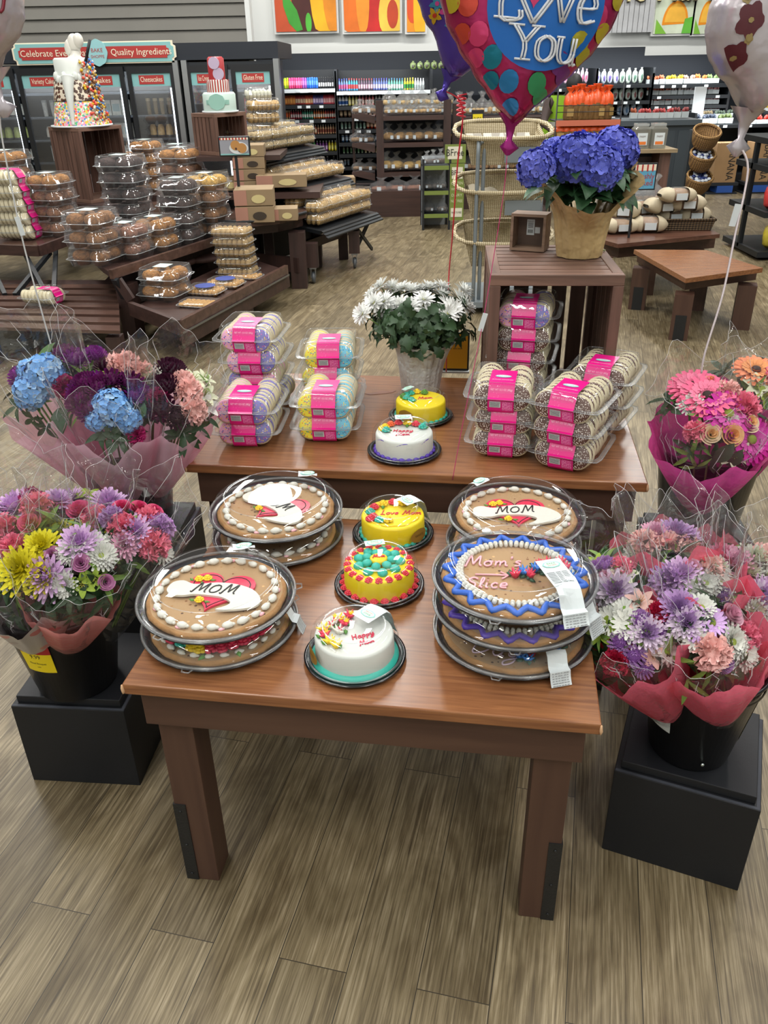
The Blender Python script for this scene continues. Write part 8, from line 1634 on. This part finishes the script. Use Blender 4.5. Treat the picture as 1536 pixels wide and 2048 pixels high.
o = put('body', me, t); md = o.modifiers.new('skin', 'SKIN'); md.use_smooth_shade = True; sub = o.modifiers.new('sub', 'SUBSURF'); sub.levels = sub.render_levels = 2; me.materials.append(mat('#3a2c28', .7))
if me.skin_vertices:
    for i, r_ in enumerate(RR): me.skin_vertices[0].data[i].radius = (r_, r_ * .8 if i < 3 else r_)
    me.skin_vertices[0].data[0].use_root = True
g = MB(); g.grid(lambda u, v: (.02 + (.205 - .03 * v + .03 * math.sin(PI * v)) * math.cos(2 * PI * u) + .015 * v, -.13 * v + (.165 - .02 * v) * math.sin(2 * PI * u), .80 + v * .52), 20, 8, cu=True); g.grid(lambda u, v: (.025 + (.208 + .006) * math.cos(2 * PI * u), -.06 + .172 * math.sin(2 * PI * u), 1.0 + v * .05), 20, 1, 1, cu=True); put('safety_vest', (g, [mat('#8fbf2c', .6), mat('#b8bcb4', .4)]), t, label='lime yellow safety vest')
g = MB(); g.sph((.09, -.25, hz + .01), (.092, .10, .115), 14, 9); put('hair', (g, mat('#14100e', .6)), t, label='short dark hair'); g = MB(); g.sph((.16, -.345, hz - .03), (.02, .03, .02), 8, 6); g.sph((.165, -.20, hz - .02), (.012, .02, .03), 8, 6); put('face', (g, mat('#8a5f4a', .6)), t)
# dark slatted shelf with produce nets at the picture edge
XY = 8.1; xa_ = aty(1502, 400, XY).x; t = thing('produce_shelf', 'tall black produce shelf at the picture edge with red and yellow net bags', 'shelf', (xa_, XY, 0)); zt_ = aty(1510, 285, XY + .1).z
for q_, z in enumerate((.03, .38, .75, zt_)): g = MB(); g.box(0, .8, -.35, .5, z, z + .05); put('shelf', (g, BLKM), t)
g = MB(); g.box(-.0, .04, .1, .14, .05, zt_); put('upright', (g, BLKM), t)
for k, (dx, z, c, w_) in enumerate(((.06, .43, '#c43a3a', 'red'), (.22, .43, '#c43a3a', 'red'), (.12, .08, '#b8a83a', 'yellow'), (.28, .08, '#b8a83a', 'yellow'), (.1, .80, '#3a3f44', 'dark'))): put('produce_bag', cache(('pn', c), lambda: f_bag(c, c)), None, TR(xa_ + dx + .05, XY - .2, z + .002, s=(.18, .2, .26)), label='%s net bag of produce on the black shelf at the picture edge' % w_, cat='bag', group='net bags on the black shelf, ' + w_)
# ================================================================== foil balloons
FOILM = lambda h, r_=.18, m=.55: mat(h, r_, metal=m, bump=.25, bs=26)
def balloon_shape(g, R_, thick, fn, nu=56, nv=12, mi=0):
    """puffed foil balloon in the x-z plane, outline fn(angle) -> radius factor"""
    def f(u, v):
        a = 2 * PI * u; k = fn(a) * R_; s_ = math.sin(PI * v); side = math.cos(PI * v); e = abs(side) ** .75 * (1 if side > 0 else -1); rad = s_ ** .6 if s_ > 0 else 0; pk = 1 + .012 * math.sin(a * 38) * rad
        return (k * rad * pk * math.cos(a), -thick * e * (1 + .0 * a), k * rad * pk * math.sin(a))
    g.grid(f, nu, nv, mi, cu=True)
def surf_y(x, z, R_, thick, fn):
    a = math.atan2(z, x); k = fn(a) * R_; q = min(.97, math.hypot(x, z) / k); s_ = q ** (1 / .6); c = math.sqrt(max(0, 1 - s_ * s_)); return -thick * c ** .75 - .0025
def decal(g, pts, S, mi, lift=0.0):
    pts = [(x * k_, z * k_) for x, z in pts for k_ in (min(1, .95 * S[2](math.atan2(z, x)) * S[0] / max(math.hypot(x, z), 1e-6)),)]
    P_ = [g.p(x, surf_y(x, z, *S) - lift, z) for x, z in pts]; c = (sum(p_[0] for p_ in pts) / len(pts), sum(p_[1] for p_ in pts) / len(pts)); ci = g.p(c[0], surf_y(c[0], c[1], *S) - lift, c[1]); n = len(P_)
    M_ = [g.p((x + c[0]) / 2, surf_y((x + c[0]) / 2, (z + c[1]) / 2, *S) - lift, (z + c[1]) / 2) for x, z in pts]
    for k in range(n): g.face((P_[k], P_[(k + 1) % n], M_[(k + 1) % n], M_[k]), mi, True); g.face((M_[k], M_[(k + 1) % n], ci), mi, True)
_HP = [(0, .58), (.18, .74), (.42, .82), (.68, .76), (.88, .58), (.98, .30), (.93, .0), (.78, -.28), (.55, -.56), (.32, -.80), (.14, -.97), (0, -1.08)]
_HP = [q_.to_tuple()[:2] for q_ in crom([(x, y, 0) for x, y in _HP], 5)]; _HA = sorted([(math.atan2(y, x), math.hypot(x, y)) for x, y in _HP])
def heartf(a):
    s_ = math.sin(a); b = math.asin(max(-1, min(1, s_)))
    for (a0, r0_), (a1, r1_) in zip(_HA, _HA[1:]):
        if a0 <= b <= a1: return r0_ + (r1_ - r0_) * (b - a0) / max(a1 - a0, 1e-6)
    return _HA[0][1] if b < _HA[0][0] else _HA[-1][1]
roundf = lambda a: 1 + .28 * max(0, -math.sin(a)) ** 40
def neck(t, R_, fn, m, z0, L_, w=.03):
    g = MB(); g.lathe([(w * .2, -L_), (w * 1.0, -L_ * .8), (w * .28, -L_ * .62), (w * .5, -L_ * .3), (w * 1.5, 0)], 10, c=(0, 0, z0), wob=lambda t_, z: 1 + .15 * math.sin(3 * 2 * PI * t_ + z * 60), sy=.5); put('neck', (g, m), t, label='twisted foil neck')
def ribbon(label, pts, w, col, curl=None):
    t = thing('ribbon', label, 'ribbon', (0, 0, 0), 0); g = MB(); g.tube(crom(pts, 5), w, 4); put('strand', (g, mat(col, .3, coat=.4)), t); return t
PPX = lambda px, Y: px * Y / (1631 * 1.14)
# main heart balloon
BYY = 2.0; c0 = aty(1055, 24, BYY); R_ = PPX(184, BYY); S = (R_, .085, heartf); t = thing('foil_balloon', 'heart balloon with a blue centre lettered Love You and coloured dots on magenta', 'balloon', M=TR(c0.x, BYY, c0.z, ry=.10)); g = MB(); balloon_shape(g, *S); put('foil', (g, mat('#a8285e', .2, metal=.6, bump=.35, bs=24, var=.45, vs=5)), t)
g = MB(); rr = random.Random(2); DC = ['#3f9a6a', '#c9b83a', '#1f7f9a', '#7a3a8a', '#c94a3a', '#2f7fc0', '#b8b03a', '#d8457a']
for ring_, n, sz in ((.78, 14, .020), (.97, 17, .017)):
    for k in range(n):
        a_ = 2 * PI * (k + .5 * (ring_ > .9)) / n; q_ = ring_ * heartf(a_) * R_ * .93; decal(g, [(q_ * math.cos(a_) + sz * math.cos(j), q_ * math.sin(a_) + sz * 1.15 * math.sin(j)) for j in [2 * PI * m_ / 14 for m_ in range(14)]], S, (k * 3 + int(ring_ * 10)) % 8)
put('dot_print', (g, [FOILM(c) for c in DC]), t); g = MB(); [decal(g, [(.022 + R_ * .60 * q2 * math.cos(j), .012 + R_ * .60 * q2 * math.sin(j)) for j in [2 * PI * m_ / 40 for m_ in range(40)]], S, 0, .003 + .0001 * (1 - q2)) for q2 in (1,)]; put('blue_centre', (g, mat('#1560b0', .25, metal=.3)), t)
g = MB(); LW = .0028
def bl(paths, x0, z0, h, w):
    for P_ in paths:
        for off in (0, .011):
            g.tube([(x0 + (a_ * w) + off * .6, surf_y(x0 + a_ * w, z0 + b_ * h, *S) - .006, z0 + b_ * h) for a_, b_ in [q_[:2] for q_ in crom([(*p_, 0) for p_ in P_], 3)]], LW, 4)
LL = [[(0, 1), (.0, 0), (.9, 0), (.9, .2)], [(-.25, 1), (.3, 1)], [(-.25, 0), (.9, 0)]]; VV = [[(0, 1), (.5, 0)], [(.5, 0), (1, 1)], [(-.2, 1), (.25, 1)], [(.8, 1), (1.2, 1)]]; EE = [[(.1, .5), (.9, .55), (.7, .95), (.3, .9), (.08, .5), (.3, .05), (.9, .15)]]; YY = [[(0, 1), (.45, .5), (.45, 0)], [(.9, 1), (.45, .5)], [(-.2, 1), (.3, 1)], [(.7, 1), (1.1, 1)], [(.2, 0), (.7, 0)]]; OO = [[(.5, 1), (.08, .75), (.1, .2), (.5, 0), (.92, .25), (.9, .8), (.5, 1)]]; UU = [[(0, 1), (.02, .3), (.3, 0), (.75, .1), (.9, .4)], [(.9, 1), (.9, .0), (1.1, 0)], [(-.15, 1), (.15, 1)]]
bl(LL, -.070, -.018, .075, .042); bl(VV, .032, -.018, .070, .045); bl(EE, .082, -.018, .055, .040); bl(YY, -.038, -.088, .060, .052); bl(OO, .010, -.088, .045, .038); bl(UU, .058, -.088, .045, .034); bl([[(0, 0), (-.5, .55), (-.35, .95), (0, .75), (.35, .95), (.5, .55), (0, 0)]], -.004, -.024, .11, .075)
put('lettering', (g, mat('#cdd2d8', .3)), t); g = MB(); decal(g, [(-.004 + .036 * x, .030 + .042 * z) for x, z in heart(1.4, 1.4, 24)], S, 0, .006); put('pink_heart', (g, FOILM('#c03a6a')), t)
zb_ = -R_ * heartf(-PI / 2) * .97; neck(t, R_, heartf, FOILM('#9c2a78', .2, .7), zb_ + .015, .085, .022); tip = t.matrix_basis @ Vector((0, 0, zb_ - .07))
pk = aty(905, 960, 1.915); ribbon('thin pink balloon ribbon running down to the cookie cake box', [tip, aty(1008, 380, 2.0), aty(988, 510, 1.99), aty(966, 642, 1.965), aty(943, 760, 1.94), aty(922, 865, 1.925), (pk.x, pk.y, pk.z)], .0011, '#b8246a')
q = aty(966, 642, 1.965); g = MB(); g.box(-.006, .006, -.001, .001, -.025, .02); put('ribbon_tag', (g, PAPER), M=TR(q.x, q.y - .003, q.z, ry=.25), label='narrow white barcode tag on the thin pink ribbon', cat='tag')
# violet balloon behind
BY2 = 2.35; c0 = aty(985, -55, BY2); R_ = PPX(150, BY2); S = (R_, .08, roundf); t = thing('foil_balloon', 'violet balloon printed with small flowers behind the magenta heart one', 'balloon', M=TR(c0.x, BY2, c0.z, ry=.42)); g = MB(); balloon_shape(g, *S); put('foil', (g, FOILM('#4e3a9a', .25, .5)), t); g = MB(); rr = random.Random(11)
for k in range(34):
    a_ = rr.uniform(PI * .8, PI * 1.75); q_ = R_ * rr.uniform(.55, .93); x, z = q_ * math.cos(a_), q_ * math.sin(a_); c = rr.randrange(4); pr_ = rr.uniform(.010, .017)
    decal(g, [(x + pr_ * (1 + .35 * math.cos(5 * j)) * math.cos(j), z + pr_ * (1 + .35 * math.cos(5 * j)) * math.sin(j)) for j in [2 * PI * m_ / 20 for m_ in range(20)]], S, c); decal(g, [(x + pr_ * .35 * math.cos(j), z + pr_ * .35 * math.sin(j)) for j in [2 * PI * m_ / 8 for m_ in range(8)]], S, (c + 2) % 4, .002)
put('flower_print', (g, [FOILM(c) for c in ('#c9a52a', '#c94a9a', '#c9402e', '#3f8fb0')]), t); neck(t, R_, roundf, FOILM('#4a3a9a'), -R_ * 1.22, .07, .02); tip = t.matrix_basis @ Vector((0, 0, -R_ * 1.24 - .04))
b_ = aty(897, 566, 2.66); rib = ribbon('red balloon ribbon dropping behind the white mum pot', [tip, aty(925, 215, 2.38), aty(915, 330, 2.45), aty(905, 470, 2.55), b_, (b_.x, 2.68, H2 + .02)], .0021, '#d3243a')
g = MB(); g.tube([(lambda v: (v.x + .012 * math.cos(k * 1.3), v.y + .012 * math.sin(k * 1.3), v.z))(aty(924 - k * .1, 188 + k * 1.9, 2.37)) for k in range(26)], .0022, 4); put('curled_end', (g, mat('#d3243a', .3)), rib)
# white balloon with dark red flowers
BY3 = 2.2; c0 = aty(1547, 42, BY3); R_ = PPX(128, BY3); S = (R_, .09, roundf); t = thing('foil_balloon', 'white balloon printed with dark red flowers at the picture edge', 'balloon', M=TR(c0.x, BY3, c0.z, ry=.12, rz=.1)); g = MB(); balloon_shape(g, *S); put('foil', (g, mat('#b4aeb2', .25, metal=.35, bump=.4, bs=24)), t); g = MB()
for x, z, pr_, c in ((-.098, -.012, .026, 0), (-.104, -.088, .024, 0), (-.115, .03, .009, 1), (-.05, .045, .012, 1), (-.09, -.048, .008, 1), (.02, .10, .03, 0)): decal(g, [(x + pr_ * (.8 + .32 * abs(math.cos(2.5 * j))) * math.cos(j), z + pr_ * 1.35 * (.8 + .32 * abs(math.cos(2.5 * j))) * math.sin(j)) for j in [2 * PI * m_ / 24 for m_ in range(24)]], S, c); decal(g, [(x + .006 * math.cos(j), z + .006 * math.sin(j)) for j in range(6)], S, 1, .002)
script(g, 'u', 0, 0, .001, 0, .0001, 0, 0) if 'u' in ST else None
put('flower_print', (g, [mat('#4a0a18', .5), mat('#8a7848', .4)]), t); neck(t, R_, roundf, FOILM('#b8b2b8', .2, .5), -R_ * 1.20, .11, .03); tip = t.matrix_basis @ Vector((0, 0, -R_ * 1.22 - .08))
e_ = aty(1410, 705, 1.95); rib = ribbon('white balloon ribbon falling to the gerbera bouquet', [tip, aty(1496, 340, 2.16), aty(1470, 470, 2.08), aty(1445, 590, 2.0), e_, (e_.x - .004, 1.94, e_.z - .05)], .0030, '#b9aeb0')
q = aty(1469, 430, 2.1); g = MB(); g.box(-.008, .008, -.001, .001, -.026, .026); put('ribbon_tag', (g, [PAPER]), M=TR(q.x, q.y - .004, q.z, ry=.12), label='white barcode tag on the white ribbon above the gerberas', cat='tag')
# white balloon at the other edge
BY4 = 2.1; c0 = aty(-62, 0, BY4); R_ = PPX(98, BY4); S = (R_, .08, roundf); t = thing('foil_balloon', 'white balloon with dark red script, cut off above the show cake', 'balloon', M=TR(c0.x, BY4, c0.z, ry=-.1)); g = MB(); balloon_shape(g, *S); put('foil', (g, mat('#b4aeb2', .25, metal=.35, bump=.4, bs=24)), t); g = MB()
for P_ in ([(.07, .06), (.085, .02), (.065, -.01), (.085, -.035), (.10, -.005)], [(.055, .09), (.075, .07), (.06, .045), (.045, .07)], [(.07, -.06), (.055, -.085), (.03, -.10)]): g.tube([(x, surf_y(x, z, *S), z) for x, z in [q_[:2] for q_ in crom([(*p_, 0) for p_ in P_], 4)]], .0035, 4)
put('script_print', (g, mat('#7a2030', .3)), t); neck(t, R_, roundf, FOILM('#b8b2b8', .2, .5), -R_ * 1.2, .10, .03); tip = t.matrix_basis @ Vector((0, 0, -R_ * 1.24 - .06))
e_ = aty(96, 668, 2.1); ribbon('white balloon ribbon falling to the purple and blue bouquets', [tip, aty(2, 262, 2.1), aty(22, 370, 2.1), aty(50, 500, 2.1), e_, (e_.x + .004, 2.1, e_.z - .05)], .0021, '#c2c4c4')
q = aty(41, 452, 2.1); g = MB(); g.box(-.006, .006, -.001, .001, -.022, .022); put('ribbon_tag', (g, [PAPER]), M=TR(q.x, q.y - .004, q.z, ry=-.12), label='white barcode tag on the ribbon above the purple bouquets', cat='tag')
